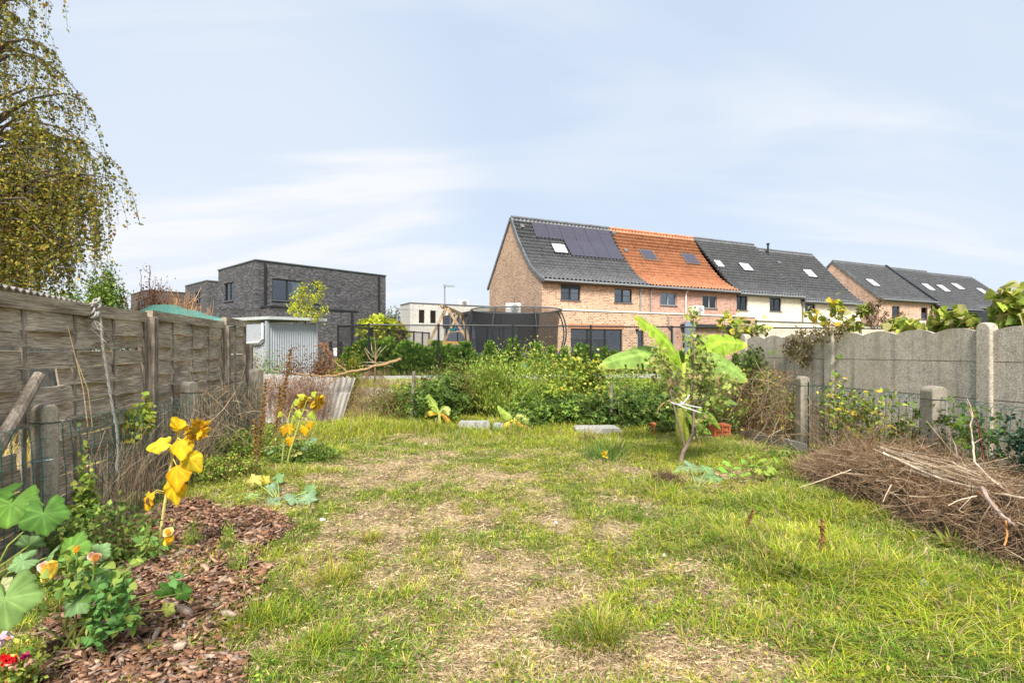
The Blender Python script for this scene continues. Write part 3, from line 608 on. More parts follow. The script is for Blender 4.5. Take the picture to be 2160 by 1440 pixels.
# solar panels : measured corners, then laid edge to edge on the slope
a_ = roof_hit(f1, p1, 1118, 472); b_ = roof_hit(f1, p1, 1281, 487); c_ = roof_hit(f1, p1, 1132, 503)
pw = (b_[0]-a_[0])/6; ytop = a_[1]; zt_, th_ = prof_at(p1, ytop-.6); cth = math.cos(th_); pl_ = (ytop-c_[1])/cth
c2_ = roof_hit(f1, p1, 1209, 540); pl2 = ((c_[1]-c2_[1])/cth)
for row, cols in ((0, range(6)), (1, range(2, 6))):
    for k in cols:
        m = MB(); ln = pl_ if row == 0 else pl2; yc = (ytop-ln*cth/2) if row == 0 else c_[1]-ln*cth/2
        roof_item(p1, a_[0]+pw*(k+.5), yc, pw-.025, ln-.03, .035, m, .12 if row == 0 else .13); sp_ = m.build('solar_panel', SOLAR, h1)
for q in ((1100, 480), (1292, 494), (1318, 531)):
    x, y, z = roof_hit(f1, p1, *q); m = MB(); roof_item(p1, x, y, .28, .3, .14, m, .05); m.build('vent_tile', STONE, h1)
downpipe(h1, s1-.7, 0, 3.3, 5.3)
MB().tube([(-.03, 3.9, 4.6), (-.03, 3.85, 3.2)], .015, 5).build('cable', DARKW, h1)
h2, f2, p2 = house(s1, s2, FL, 6.0, BR_PINK, T_ORAN, 'pink brick terraced house with a bright orange tiled roof', 'terraced_house', [(1393, 616, 1427, 645), (1482, 622, 1512, 651)], fm=GREYF, curt=[None, (.45, .97)])
for q in ([(1346, 528), (1374, 531), (1387, 552), (1358, 550)], [(1434, 536), (1463, 539), (1475, 561), (1447, 558)]): skylight(h2, f2, p2, q, STONE, SOLAR)
downpipe(h2, .15, 0, 3.3, 5.3); downpipe(h2, f2.x(1445), 0, 3.3, 5.3, WHITEM, .05)
h3, f3, p3 = house(s2, s3, FL2, 6.0, BR_CREAM, T_ANTH, 'cream brick terraced house between the orange roof and the lower cream house', 'terraced_house', [(1553.5, 620.5, 1577, 655), (1623.5, 625, 1648, 657)], curt=[(.05, .97), (.05, .97)], gut=STONE)
for q in ([(1502, 550), (1517, 552), (1528, 567), (1512, 566)], [(1554, 556), (1575, 558), (1590, 575), (1568, 573)]): skylight(h3, f3, p3, q, ANTHR, SKYL)
h4, f4, p4 = house(s3, s4, FL2, 6.0, BR_CREAM, T_ANTH, 'cream brick house at the far end of the row with a lower dark roof', 'terraced_house', [(1698, 630, 1720, 658), (1767, 635, 1785, 662)], gr=True, drop=.3, curt=[(.05, .97), (.05, .97)], bars=2, gut=STONE)
skylight(h4, f4, p4, [(1689, 570), (1707, 571), (1724, 588), (1706, 587)], ANTHR, SKYL)
downpipe(h4, .12, 0, 3.3, 5.0, STONE)
x, y, z = roof_hit(f4, p4, 1620, 540); MB().tube([(x, y, z-.1), (x, y, z+.95), (x, y, z+.96), (x, y, z+1.1)], [.08, .08, .13, .13], 8).build('flue_pipe', ANTHR, h4)
for q in ((1641, 556), ): 
    x, y, z = roof_hit(f4, p4, *q); m = MB(); roof_item(p4, x, y, .35, .3, .14, m, .05); m.build('vent_tile', STONE, h4)
# ground floor extensions in front of the facades
ED = 2.0
def extension(hs, fr_, x0, x1, ops, brickm, zc=3.38, left=True, cope=WHITEM):
    m = MB(); wall_front(m, x0, x1, 0, zc, ops, y=-ED)
    for xx_ in ((x0,) if left else ())+(x1,): m.add([(xx_, -ED, 0), (xx_, 0, 0), (xx_, 0, zc), (xx_, -ED, zc)], [(0, 1, 2, 3)])
    m.add([(x0, -ED, zc-.12), (x1, -ED, zc-.12), (x1, -.01, zc-.12), (x0, -.01, zc-.12)], [(0, 1, 2, 3)])
    e = m.build('extension', brickm, hs); k = MB(); k.bb(x0-(.04 if left else -.01), x1-.01, -ED-.05, -ED+.16, zc, zc+.07); k.build('coping', cope, e); return e
def lintel(par, o, y, mat):
    k = MB(); n_ = int((o[2]-o[0]+.3)/.075)
    for i in range(n_): k.bb(o[0]-.15+i*.075, o[0]-.15+i*.075+.06, y-.006, y+.02, o[3], o[3]+.26)
    k.build('soldier_course', mat, par)
BRK_S = simple('soldier_brick', (.46, .19, .1), .85, 0, .35, 9)
def opx(fr_, a, b, c_, d, y=-ED):
    p, q = fr_.xz(a, b, y), fr_.xz(c_, d, y); return (p[0], max(.02, min(p[1], q[1])), q[0], max(p[1], q[1]))
o1 = list(opx(f1, 1204, 683, 1313, 683)); o1[1] = .1; o1[3] = 2.35; o1 = tuple(o1)
o2 = list(opx(f1, 1345, 686, 1358, 686)); o2[1] = .05; o2[3] = 2.3; o2 = tuple(o2)
extension(h1, f1, 0.0, s1-.02, [o1, o2], BR_TAN)
window(h1, o1, -ED, sashes=3, curtain=None, name='sliding_door'); window(h1, o2, -ED, sashes=1, name='door', sill=False); lintel(h1, o1, -ED, BRK_S)
for o in [(*f1.xz(1183, 601), *f1.xz(1224, 634)), (*f1.xz(1296, 608), *f1.xz(1333, 639))]: lintel(h1, (o[0], 0, o[2], max(o[1], o[3])), 0, BRK_S)
MB().tube([(f1.x(1409, -ED), -ED-.07, 3.2), (f1.x(1409, -ED), -ED-.07, 2.6), (f1.x(1418, -ED), -ED-.07, 2.3), (f1.x(1418, -ED), -ED-.07, 0)], .045, 8).build('downpipe', ZINC, h1)
MB().bb(s1-2.6, s1-2.45, -ED-.14, -ED-.02, 2.25, 2.4).build('wall_lamp', DARKW, h1)
o3 = opx(f2, 1441, 700, 1518, 740); o3 = (o3[0], .9, o3[2], 2.05)
extension(h2, f2, 0.0, 7.6, [o3], BR_PINK, left=False); window(h2, o3, -ED, sashes=3, fm=GREYF)
k = MB(); xa, xb = f2.x(1437, -ED-.1), f2.x(1594, -ED-.1); k.bb(xa, xb, -ED-.26, -ED-.02, 2.55, 2.78); k.build('awning_case', ANTHR, h2)
MB().bb(f2.x(1446, -ED-.4), f2.x(1467, -ED-.4), -ED-.4, -ED-.3, .6, 2.9).build('privacy_screen', simple('blue_grey_screen', (.2, .25, .33), .5), h2)
extension(h3, f3, -.42, s3-s2-.02, [], BR_CREAM, zc=3.1, left=True, cope=STONE); extension(h4, f4, 0, s4-s3, [], BR_CREAM, zc=3.0, left=False, cope=STONE)
# glazed dark annex on the gable side
def ac_unit(name, label, loc, rz, s_=1.0, dark=False):
    t = thing(name, label, 'air conditioner', loc, rz); m = MB(); m.bb(-.42*s_, .42*s_, -.15, .15, .06, .66*s_); m.build('casing', PLASTICW, t)
    g = MB()
    for r_ in np.linspace(.03, .23*s_, 9): g.tube([(.1*s_+r_*math.cos(a), -.165, .36*s_+r_*math.sin(a)) for a in np.linspace(0, 6.283, 25)], .006, 4, False)
    g.tube([(.1*s_, -.154, .36*s_), (.1*s_, -.152, .36*s_)], .05*s_, 20); g.build('fan_grille', STONE if dark else GREYF, t)
    
    for q in (-.33, .33): MB().bb((q-.03)*s_, (q+.03)*s_, -.17, .17, 0, .06).build('foot', DARKW, t)
    return t
ann = ROW.sub(0); xl = ann.x(990, .6); t = thing('garden_room', 'dark flat roofed glazed garden room attached to the gable of the tan brick house', 'garden room', (*ROW.w(0, 0), GND), ROW.rz)
m = MB(); m.bb(xl-.1, -.03, .3, 5.5, 2.55, 3.35); m.build('roof', ANTHR, t)
m = MB()
for q in np.linspace(xl+.1, -.15, 5): m.bb(q-.06, q+.06, .62, .74, 0, 2.55)
m.bb(xl+.04, xl+.12, .75, 5.3, 0, .2); m.bb(xl+.04, xl+.12, 5.2, 5.3, 0, 2.55); m.bb(xl+.04, xl+.12, 2.9, 3.0, 0, 2.55); m.bb(xl+.04, -.1, .62, .74, 0.01, .14); m.build('frame', ANTHR, t)
m = MB(); m.bb(xl+.1, -.15, .66, .68, .14, 2.55); m.bb(xl+.07, xl+.09, .75, 5.2, .2, 2.55); m.build('glazing', GLASS, t)
m = MB(); m.bb(xl+.2, -.1, 5.2, 5.3, 0, 2.55); m.build('rear_wall', BR_TAN, t); m = MB(); m.bb(xl+2.2, xl+3.4, 3.2, 3.3, .02, 2.4); m.bb(xl+.9, xl+1.3, 4.5, 4.7, .0, 2.4); m.build('interior_partition', WHITEM, t)
y_, z_ = 3.0, 3.35; lx, ly = ann.w(-.75, 2.5); ac_unit('air_conditioner', 'white air conditioner on the flat roof against the tan brick gable', (lx, ly, GND+3.35), ROW.rz-.5, 1.15)
xac = f2.x(1465, -1.0); wx_, wy_ = f2.w(xac, -1.2); ac_unit('air_conditioner', 'cream air conditioner between the upper windows of the pink brick house', (wx_, wy_, GND+3.28), ROW.rz, 1.2)
# ------------------------------------------------------------------ second row, further away
ROW2 = Frame(34.3, 49.6, 2.19, 1)
S2 = [(-.3, 5.9), (0, 6.08), (4.5, 10.1)]; S2b = [(-1.0, 5.1), (0, 5.85), (4.5, 10.0)]
ha, fa, pa_ = house(0, 8.7, S2, 6.1, BR_ROSE, T_ANTH, 'rose brick house with a gable end and one skylight in the far row', 'terraced_house', [(1881.5, 645, 1898, 670), (1943, 648, 1957, 673.5)], gl=True, frm=ROW2, depth=9, sash=1, curt=[(.2, .9), (.2, .9)], gut=STONE)
skylight(ha, fa, pa_, [(1823, 590), (1838, 591.5), (1855, 606), (1841, 606)], ANTHR, SKYL)
m = MB(); m.beam((8.62, -.3, 6.0), (8.62, 4.5, 10.2), .35, .3); m.build('parapet', ANTHR, ha)
MB().bb(-.6, 8.6, -.9, -.004, 0, 5.75).build('bay_wall', BR_ROSE, ha) if False else None
downpipe(ha, 8.3, 0, 0, 5.8, ANTHR, .06)
hb, fb, pb = house(8.72, 16.1, S2b, 6.0, BR_ORAN, T_ANTH, 'orange brick house with low eaves in the middle of the far row', 'terraced_house', [(1974, 653, 1988, 676), (2018, 656, 2034, 676)], frm=ROW2, depth=9, sash=2, curt=[(.4, .97), (.4, .97)], gut=STONE)
for q in ([(1940, 599), (1954, 600.5), (1972, 615), (1959, 614)], [(1973, 602), (1987, 603.5), (2003, 617.5), (1990, 617)]): skylight(hb, fb, pb, q, ANTHR, SKYL)
hc, fc, pc = house(16.12, 25.5, S2, 6.1, BR_ROSE, T_ANTH, 'rose brick house with a black clad recess at the right end of the far row', 'terraced_house', [(2116, 651, 2126, 665)], gr=True, frm=ROW2, depth=9, drop=.25, gut=STONE)
for q in ([(2004, 599), (2018, 600), (2033, 613), (2020, 612)], [(2057, 609), (2070, 610.5), (2084, 622.5), (2073, 622)]): skylight(hc, fc, pc, q, ANTHR, SKYL)
m = MB(); m.bb(.05, fc.x(2093, -.3), -.3, -.004, 0, 5.55); m.build('cladding', simple('black_cladding', (.015, .017, .022), .5), hc)
ux, uy = fa.w(fa.x(1940, -.4), -.5); ac_unit('air_conditioner', 'small white air conditioner low on the rose brick wall of the far row', (ux, uy, GND+3.2), ROW2.rz, 1.1)
MB().bb(fa.x(1920, -.6), fa.x(1965, -.6), -.9, -.01, 3.0, 3.12).build('canopy', ANTHR, ha)
# ------------------------------------------------------------------ dark flat roofed brick house on the left
DK = Frame(-14, 29, .915, 1)
t = thing('dark_brick_house', 'large black brick house with a flat roof left of the trampoline', 'house', (*DK.o.xy, GND), DK.rz)
LW, LD, HT = 8.35, 5.6, 6.0
lx = lambda p: DK.xz(*p)
o1 = (*lx((574, 632)), *lx((639, 591))); o1 = (o1[0], o1[1], o1[2], o1[1]+1.2); o2 = (*lx((657, 635)), *lx((673, 599))); o2 = (o2[0], o1[1], o2[2], o1[3])
ya, za = DK.yz(493, 632.5); yb, zb = DK.yz(472.5, 598); o3 = (ya, za, yb, zb)
m = MB(); wall_front(m, 0, LW, 0, HT, [o1, o2]); wall_front(m, 0, LD, 0, HT, [o3], y=0, axis='y'); m.add([(LW, 0, 0), (LW, LD, 0), (LW, LD, HT), (LW, 0, HT)], [(0, 1, 2, 3)]); m.add([(0, LD, 0), (LW, LD, 0), (LW, LD, HT), (0, LD, HT)], [(0, 1, 2, 3)])
m.build('wall', BR_DARK, t); m = MB(); m.bb(.1, LW-.1, .1, LD-.1, HT-.3, HT-.2); m.build('roof', ANTHR, t)
m = MB(); m.bb(-.04, LW+.04, -.05, .22, HT, HT+.06); m.bb(-.04, .22, .221, LD+.04, HT, HT+.06); m.bb(LW-.22, LW+.04, .221, LD+.04, HT, HT+.06); m.bb(.221, LW-.221, LD-.2, LD+.04, HT, HT+.06); m.build('roof_edge', simple('zinc_edge', (.13, .15, .15), .4, .5), t)
wf = window(t, o1, 0, sashes=2, curtain=(.68, .97)); window(t, o2, 0, sashes=1); window(t, o3, 0, axis='y', sashes=2)
for px_ in (558, 798): MB().tube([(DK.x(px_), -.06, HT-.1), (DK.x(px_), -.06, 2.5)], .06, 8).build('downpipe', BLACKM, t)
m = MB(); m.bb(.3, 5.55, -1.2, -.004, 0, 3.42); e_ = m.build('extension', BR_DARK, t); MB().bb(.26, 5.6, -1.25, -.01, 3.42, 3.5).build('coping', ANTHR, e_); MB().tube([(DK.x(741, -1.2), -1.27, 3.4), (DK.x(741, -1.2), -1.27, 0)], .06, 8).build('downpipe', BLACKM, e_)
m = MB(); m.bb(-1.3, -.004, 1.6, LD, 0, 3.45); m.build('side_annex', BR_DARK, t)
D2 = Frame(*[(436-1080)/F*44, 44], .915, 1)
t = thing('dark_brick_house', 'smaller black brick house half hidden behind the left end of the black house', 'house', (*D2.o.xy, GND), D2.rz)
oo = (*D2.yz(424, 640), *D2.yz(412, 617)); m = MB(); wall_front(m, 0, 6, 0, 6.85, []); wall_front(m, 0, 5.5, 0, 6.85, [oo], y=0, axis='y'); m.add([(6, 0, 0), (6, 5.5, 0), (6, 5.5, 6.85), (6, 0, 6.85)], [(0, 1, 2, 3)]); m.build('wall', BR_DARK, t); window(t, oo, 0, axis='y')
MB().bb(.05, 5.95, .05, 5.45, 6.6, 6.7).build('roof', ANTHR, t); m = MB(); m.bb(-.04, 6.04, -.05, .2, 6.85, 6.93); m.bb(-.04, .2, .201, 5.5, 6.85, 6.93); m.build('roof_edge', STONE, t)
D3 = Frame((310-1080)/F*50, 50, .915, 1)
BR_GRYB = brick('grey_brown_brick', (.13, .1, .085), (.17, .125, .1), (.1, .09, .08))
t = thing('brown_brick_house', 'low grey brown brick house behind the bare brown shrub', 'house', (*D3.o.xy, GND), D3.rz)
oo = (*D3.yz(303, 655), *D3.yz(290, 636)); m = MB(); wall_front(m, 0, 7, 0, 6.75, []); wall_front(m, 0, 6, 0, 6.75, [oo], y=0, axis='y'); m.add([(7, 0, 0), (7, 6, 0), (7, 6, 6.75), (7, 0, 6.75)], [(0, 1, 2, 3)]); m.build('wall', BR_GRYB, t); window(t, oo, 0, axis='y')
MB().bb(.05, 6.95, .05, 5.95, 6.5, 6.6).build('roof', ANTHR, t); m = MB(); m.bb(-.04, 7.04, -.05, .2, 6.75, 6.83); m.bb(-.04, .2, .201, 6, 6.75, 6.83); m.build('roof_edge', STONE, t)
# white low house
WH = Frame((865-1080)/F*45, 45, 1.745, 1)
t = thing('white_brick_house', 'white brick flat roofed house behind the wooden swing set', 'house', (*WH.o.xy, GND), WH.rz)
ow = [(*WH.xz(883.5, 681), *WH.xz(895.5, 653.5)), (*WH.xz(907.5, 681.5), *WH.xz(919.5, 655)), (*WH.xz(946, 684), *WH.xz(955, 660)), (*WH.xz(940, 733), *WH.xz(975, 706))]
ow = [(a, min(b, d), c_, max(b, d)) for a, b, c_, d in ow]
m = MB(); wall_front(m, 0, 13, 0, 5.1, ow); m.add([(0, 0, 0), (0, 2.6, 0), (0, 2.6, 5.1), (0, 0, 5.1)], [(0, 1, 2, 3)]); m.add([(13, 0, 0), (13, 2.6, 0), (13, 2.6, 5.1), (13, 0, 5.1)], [(0, 1, 2, 3)]); m.add([(0, 2.6, 0), (13, 2.6, 0), (13, 2.6, 5.1), (0, 2.6, 5.1)], [(0, 1, 2, 3)]); m.build('wall', BR_WHITE, t)
MB().bb(.05, 12.95, .05, 2.55, 4.8, 4.9).build('roof', ANTHR, t); m = MB(); m.bb(-.04, 13.04, -.05, .2, 5.1, 5.17); m.bb(-.04, .2, .201, 2.6, 5.1, 5.17); m.build('roof_edge', STONE, t)
for i, o in enumerate(ow): window(t, o, 0, sashes=(1 if i < 3 else 2), sill=False)
ux, uy = WH.w(WH.x(977, .8), .9); t = ac_unit('air_conditioner', 'dark fronted air conditioner on the roof edge of the white house', (ux, uy, GND+4.9), WH.rz, 1.2, True)
# street lamps
def lamp(px, pt, pb_, Y, label, arm=.35):
    b = P(px, pb_, Y); h = P(px, pt, Y).z-GND; t = thing('street_lamp', label, 'street lamp', (b.x, b.y, GND)); 
    MB().tube([(0, 0, 0), (0, 0, h)], [.09, .05], 8).build('pole', ZINC, t); MB().tube([(0, 0, h), (arm*.5, -.1, h+.12), (arm, -.2, h+.08)], .03, 6).build('arm', ZINC, t)
    m = MB(); m.box((arm+.15, -.2, h+.08), (.55, .2, .1)); m.box((0, 0, h+.12), (.2, .2, .22)); m.build('lamp_head', ZINC, t)
lamp(938, 606, 745, 42, 'tall street lamp rising in front of the white house'); lamp(838, 655, 745, 40, 'shorter street lamp left of the white house beside the yellow green tree')
# ------------------------------------------------------------------ shed
sh = P(564, 0, 14.2); e2 = P(667, 0, 15.6); d_ = Vector((e2.x-sh.x, e2.y-sh.y)); SH = Frame(sh.x, sh.y, d_.x, d_.y, .2); LS = d_.length
t = thing('metal_shed', 'light grey corrugated metal shed behind the woven fence', 'shed', (sh.x, sh.y, .2), SH.rz)
def corr(mb, p, q, z0, z1, amp=.012, pitch=.075):
    p, q = Vector((*p, 0)), Vector((*q, 0)); n = int((q-p).length/pitch)*4; nn = Vector(((q-p).y, -(q-p).x, 0)).normalized(); base = len(mb.v)
    for i in range(n+1):
        c_ = p.lerp(q, i/n)+nn*(amp if i % 4 in (1, 2) else -amp); za, zb = (z0 if not callable(z0) else z0(i/n)), (z1 if not callable(z1) else z1(i/n)); mb.v += [(c_.x, c_.y, za), (c_.x, c_.y, zb)]
    mb.f += [(base+2*i, base+2*i+2, base+2*i+3, base+2*i+1) for i in range(n)]
m = MB(); corr(m, (0.02, 0), (LS, 0), 0, lambda u: 2.03+.05*u); corr(m, (0, 2.6), (0, .02), 0, 2.03); m.bb(LS-.02, LS, .03, 2.6, 0, 2.1); m.build('wall', GREYCOR, t)
m = MB(); m.bb(-.05, .03, -.03, .03, 0, 2.1); m.bb(LS-.04, LS+.03, -.035, .03, 0, 2.12); m.build('corner_trim', GREYCOR, t)
m = MB(); m.box((LS/2+.09, 1.2, 2.2), (LS+.32, 2.75, .08), Matrix.Rotation(-.02, 3, 'Y')); m.build('roof', simple('shed_roof', (.55, .57, .56), .4), t)
MB().tube([(-.07, .1, 2.05), (-.07, .1, 1.62), (-.07, .25, 1.53), (-.09, 2.4, 1.48)], .035, 8).build('drainpipe', PLASTICW, t)
# ------------------------------------------------------------------ woven wooden fence on the left
SF = lambda y: (-2.8-.19*y, y)                          # plan line of the slat fence
WF = lambda y: (-2.63-.19*y, y)                         # plan line of the wire fence
rzS = math.atan2(1, -.19)
def panel(y0, y1, zt, label, seed, broken=()):
    a, b = SF(y0), SF(y1); Ln = math.hypot(b[0]-a[0], b[1]-a[1]); rr = random.Random(seed)
    t = thing('woven_fence_panel', label, 'fence panel', (a[0], a[1], .02), rzS, 'weathered woven fence panels along the left side')
    # local x runs along the fence (away), local -y faces the garden
    m = MB(); m.bb(0, .045, -.03, .03, .02, zt); m.bb(Ln-.045, Ln, -.03, .03, .02, zt); m.build('side_batten', OLDWOODV, t)
    m = MB(); m.bb(-.002, Ln+.002, -.034, .034, zt-.02, zt+.085); m.build('top_rail', OLDWOOD, t)
    nb_ = 3 if Ln > 1.6 else 1; bx = [Ln*(i+1)/(nb_+1) for i in range(nb_)]
    for q in bx: m = MB(); m.bb(q-.022, q+.022, -.012, .012, .03, zt-.02); m.build('batten', OLDWOODV, t)
    m = MB(); rows = 12; ph = (zt-.06)/rows; n = 60
    for r in range(rows):
        if r in broken: segs = broken[r]
        else: segs = [(.03, Ln-.03)]
        zc = .05+ph*(r+.5)+rr.uniform(-.008, .008); sl = rr.uniform(-.006, .006); sag = rr.uniform(0, .02); hh = ph*rr.uniform(.88, 1.04); sd = rr.uniform(0, 99); s_ = 1 if r % 2 else -1; tilt = rr.uniform(.06, .22)
        for (u0, u1) in segs:
            base = len(m.v); k = 0
            for i in range(n+1):
                u = u0+(u1-u0)*i/n; w_ = math.sin(u/Ln*math.pi*(nb_+1))*.024*s_; ez = float(fbm(np.array(u*1.7), np.array(sd), 3)-.5)*.045; e2 = float(fbm(np.array(u*1.7), np.array(sd+7), 3)-.5)*.04
                zz = zc+sl*(u-Ln/2)-sag*math.sin(u/Ln*math.pi); end = .03*rr.random() if (i == 0 and u0 > .05) or (i == n and u1 < Ln-.05) else 0
                for dy_, dz in ((-.007, -hh/2+ez), (.007, -hh/2+ez), (.007, hh/2+e2), (0, hh/2+e2+.004), (-.007, hh/2+e2)):
                    m.v.append((u, w_+dy_+dz*tilt, zz+dz))
            for i in range(n):
                for q in range(5): m.f.append((base+i*5+q, base+i*5+(q+1) % 5, base+(i+1)*5+(q+1) % 5, base+(i+1)*5+q))
            m.f += [tuple(base+q for q in range(5))[::-1], tuple(base+n*5+q for q in range(5))]
    m.build('slats', OLDWOOD, t); return t
panel(.9, 3.2, 1.80, 'woven fence panel at the left edge beyond the first concrete post', 1)
panel(3.25, 5.56, 1.80, 'widest woven fence panel with broken slats and a rope hanging over it', 2, {8: [(.03, .62), (1.0, 2.3)], 5: [(.95, 2.3)], 4: [(.03, .5), (.78, 2.3)], 9: [(.35, 2.3)]})
panel(5.68, 7.86, 1.83, 'middle woven fence panel behind the second concrete post', 3)
panel(7.95, 8.92, 1.90, 'narrow woven fence panel next to the grey metal shed', 4)
for y, zt, l in ((5.62, 1.86, 'square timber post between the widest and the middle woven panels'), (7.91, 1.88, 'square timber post beside the narrow woven panel'), (9.02, 1.62, 'dark timber post at the free end of the woven fence'), (3.225, 1.7, 'timber post behind the woven fence near the leaning pole')):
    a = SF(y); m = MB(); m.prism([(-.05, 0), (.05, 0), (.05, zt-.01), (.03, zt), (-.03, zt), (-.05, zt-.01)], -.045, .045); o = m.build('fence_post', OLDWOODV); o.location = (a[0]+.05, a[1], 0); o.rotation_euler.z = rzS-math.pi/2; tag(o, l, 'fence post')
# black steel posts behind the panels
for y in (3.9, 4.75):
    a = SF(y); o = MB().tube([(0, 0, 0), (0, 0, 1.5)], .03, 8).build('steel_post', BLACKM); o.location = (a[0]-.35, a[1], 0); tag(o, 'thin black steel post seen through the gaps of the slats, %s' % ('nearer the leaning pole' if y < 4 else 'below the rope'), 'post')
# leaning pole
p0, p1_ = P(-30, 985, 3.3), P(83, 790, 3.75); o = MB().tube([p0, p0.lerp(p1_, .5)+Vector((.01, 0, .01)), p1_], [.042, .04, .036], 10).build('leaning_pole', OLDWOODV); tag(o, 'grey weathered round pole leaning against the broken slats', 'pole')
# rope over the top with a knotted lump
Yr = 4.64; rp = [P(203, 643, Yr), P(209, 660, Yr), P(214, 690, Yr), P(217, 730, Yr+.01), P(226, 790, Yr+.03), P(236, 850, Yr+.05), P(247, 910, Yr+.07), P(250, 955, Yr+.08), P(245, 985, Yr+.06), P(249, 995, Yr+.06), P(257, 992, Yr+.07)]
t = thing('rope', 'grey knotted rope draped over the wooden fence and hanging down', 'rope', tuple(rp[0])); rl = [q-rp[0] for q in rp]
m = MB(); pts = []
for i in range(len(rl)-1):
    for k in range(6): pts.append(rl[i].lerp(rl[i+1], k/6))
for j in range(2): m.tube([q+Vector((math.cos(i*1.6+j*math.pi)*.006, math.sin(i*1.6+j*math.pi)*.006, 0)) for i, q in enumerate(pts)], .0075, 6)
m.build('cord', ROPE, t); m = MB()
for i in range(9):
    c0 = Vector((random.uniform(-.03, .04), random.uniform(-.05, .0), random.uniform(-.12, .04))); r_ = random.uniform(.02, .04)
    m.tube([c0+Vector((math.cos(a)*r_, math.sin(a)*r_*.6, math.sin(a*1.0)*r_+a*.004)) for a in np.linspace(0, 7, 14)], .008, 6)
for i in range(10):
    a = Vector((.0, -.03, -.1-.04*random.random())); m.tube([a, a+Vector((random.uniform(-.08, .08), -.02, -.05)), a+Vector((random.uniform(-.14, .14), -.03, random.uniform(-.22, -.05)))], .0022, 4)
m.build('knot', ROPE, t)
# ------------------------------------------------------------------ concrete posts and looped wire fences
def cpost(loc, h, label, w_=.105, rz=0, group='short concrete fence posts', tie=True, mat=None):
    t = thing('concrete_post', label, 'fence post', loc, rz, group); n = 10; r_ = w_/2
    poly = [(-r_, 0), (r_, 0), (r_, h-r_*.8)]+[(r_*math.cos(a), h-r_*.8+r_*.8*math.sin(a)) for a in np.linspace(.15, math.pi-.15, n)]+[(-r_, h-r_*.8)]
    m = MB(); m.prism(poly, -w_*.55, w_*.55); o = m.build('shaft', mat or C_POST, t); bv = o.modifiers.new('b', 'BEVEL'); bv.width = .012; bv.segments = 2; bv.limit_method = 'ANGLE'
    if tie:
        q = r_+.004; m = MB(); m.tube([(-q, -w_*.57, h-.13), (q, -w_*.57, h-.13), (q, w_*.57, h-.13), (-q, w_*.57, h-.13), (-q, -w_*.57, h-.13)], .003, 5); m.build('tie_wire', DARKW, t)
    return t
def atline(px, Yv): return ((px-1080)/F*Yv, Yv)
posts_l = [(*atline(95, 3.8), 1.12), (*atline(399, 6.27), 1.14), (*atline(540, 9.0), 1.17)]
cpost((posts_l[0][0], 3.8, 0), 1.12, 'short concrete post tied with black wire at the left edge beside the pumpkin leaves', .118, 1.2)
cpost((posts_l[1][0], 6.27, -.05), 1.19, 'short concrete post standing behind the nearest yellow sunflower', .13, 1.2)
cpost((posts_l[2][0], 9.0, 0), 1.2, 'short concrete post at the end of the wire fence by the corrugated sheet', .16, 1.2, tie=False)
MB_t = MB(); q = .085; m = MB(); m.tube([(posts_l[0][0]-.09, 3.8, .72), (posts_l[0][0]-.02, 3.69, .725), (posts_l[0][0]+.1, 3.75, .735)], .004, 5); o = m.build('cable_tie', simple('pale_blue_tie', (.4, .55, .62), .5)); tag(o, 'pale blue cable tie round the first concrete post', 'cable tie')
def wire_fence(a, b, h, label, group=None, sag=.02, pitch=.09, seed=0, r_=.0021, bow=.03):
    rr = random.Random(seed); a, b = Vector((*a, 0)), Vector((*b, 0)); d = b-a; Ln = d.length; d.normalize(); n = int(Ln/pitch); m = MB()
    nn = Vector((d.y, -d.x, 0))
    def pt(u, z):
        bo = nn*(bow*math.sin(u/Ln*3.1)*math.sin(z*2.3+1)+float(fbm(np.array(u*2), np.array(z*2.0), seed)-.5)*.05); return a+d*u+Vector((0, 0, z-sag*math.sin(u/Ln*math.pi)))+bo
    for i in range(n):
        u = (i+.5)*pitch
        for tw in (0, 1):
            pp = []
            for z in np.arange(.02, h-.06, .035): pp.append(pt(u+.004*math.sin(z*55+tw*math.pi), z)+nn*.004*math.cos(z*55+tw*math.pi))
            s_ = 1 if tw else -1
            for th in np.linspace(0, math.pi/2, 5): pp.append(pt(u+s_*pitch*1.0*(1-math.cos(th)), h-.06+.06*math.sin(th)))
            m.tube(pp, r_, 4, False)
    k = MB()
    for z in np.arange(.08, h-.03, .135):
        k.tube([pt(u, z+.004*math.sin(u*60))+nn*.004 for u in np.arange(0, Ln, .045)], r_*.9, 4, False)
    t = thing('wire_fence', label, 'wire fence', tuple(a), 0, group)
    for q in (m, k): q.v = [(x-a.x, y-a.y, z) for x, y, z in q.v]
    m.build('looped_wires', GREENW, t); k.build('line_wires', GREENW, t); return t
pl3 = [(p_[0]+.05, p_[1]) for p_ in posts_l]; p00 = (pl3[0][0]+.0, 1.6)
gl = 'green looped wire fence spans'
wire_fence((-2.95, 1.7), pl3[0], 1.0, 'green looped wire fence at the left edge before the first concrete post', gl, seed=1)
wire_fence(pl3[0], pl3[1], 1.0, 'green looped wire fence between the first and second short posts on the left', gl, seed=2)
wire_fence(pl3[1], pl3[2], 1.02, 'green looped wire fence sagging under dried vines at the left', gl, seed=3, sag=.06)
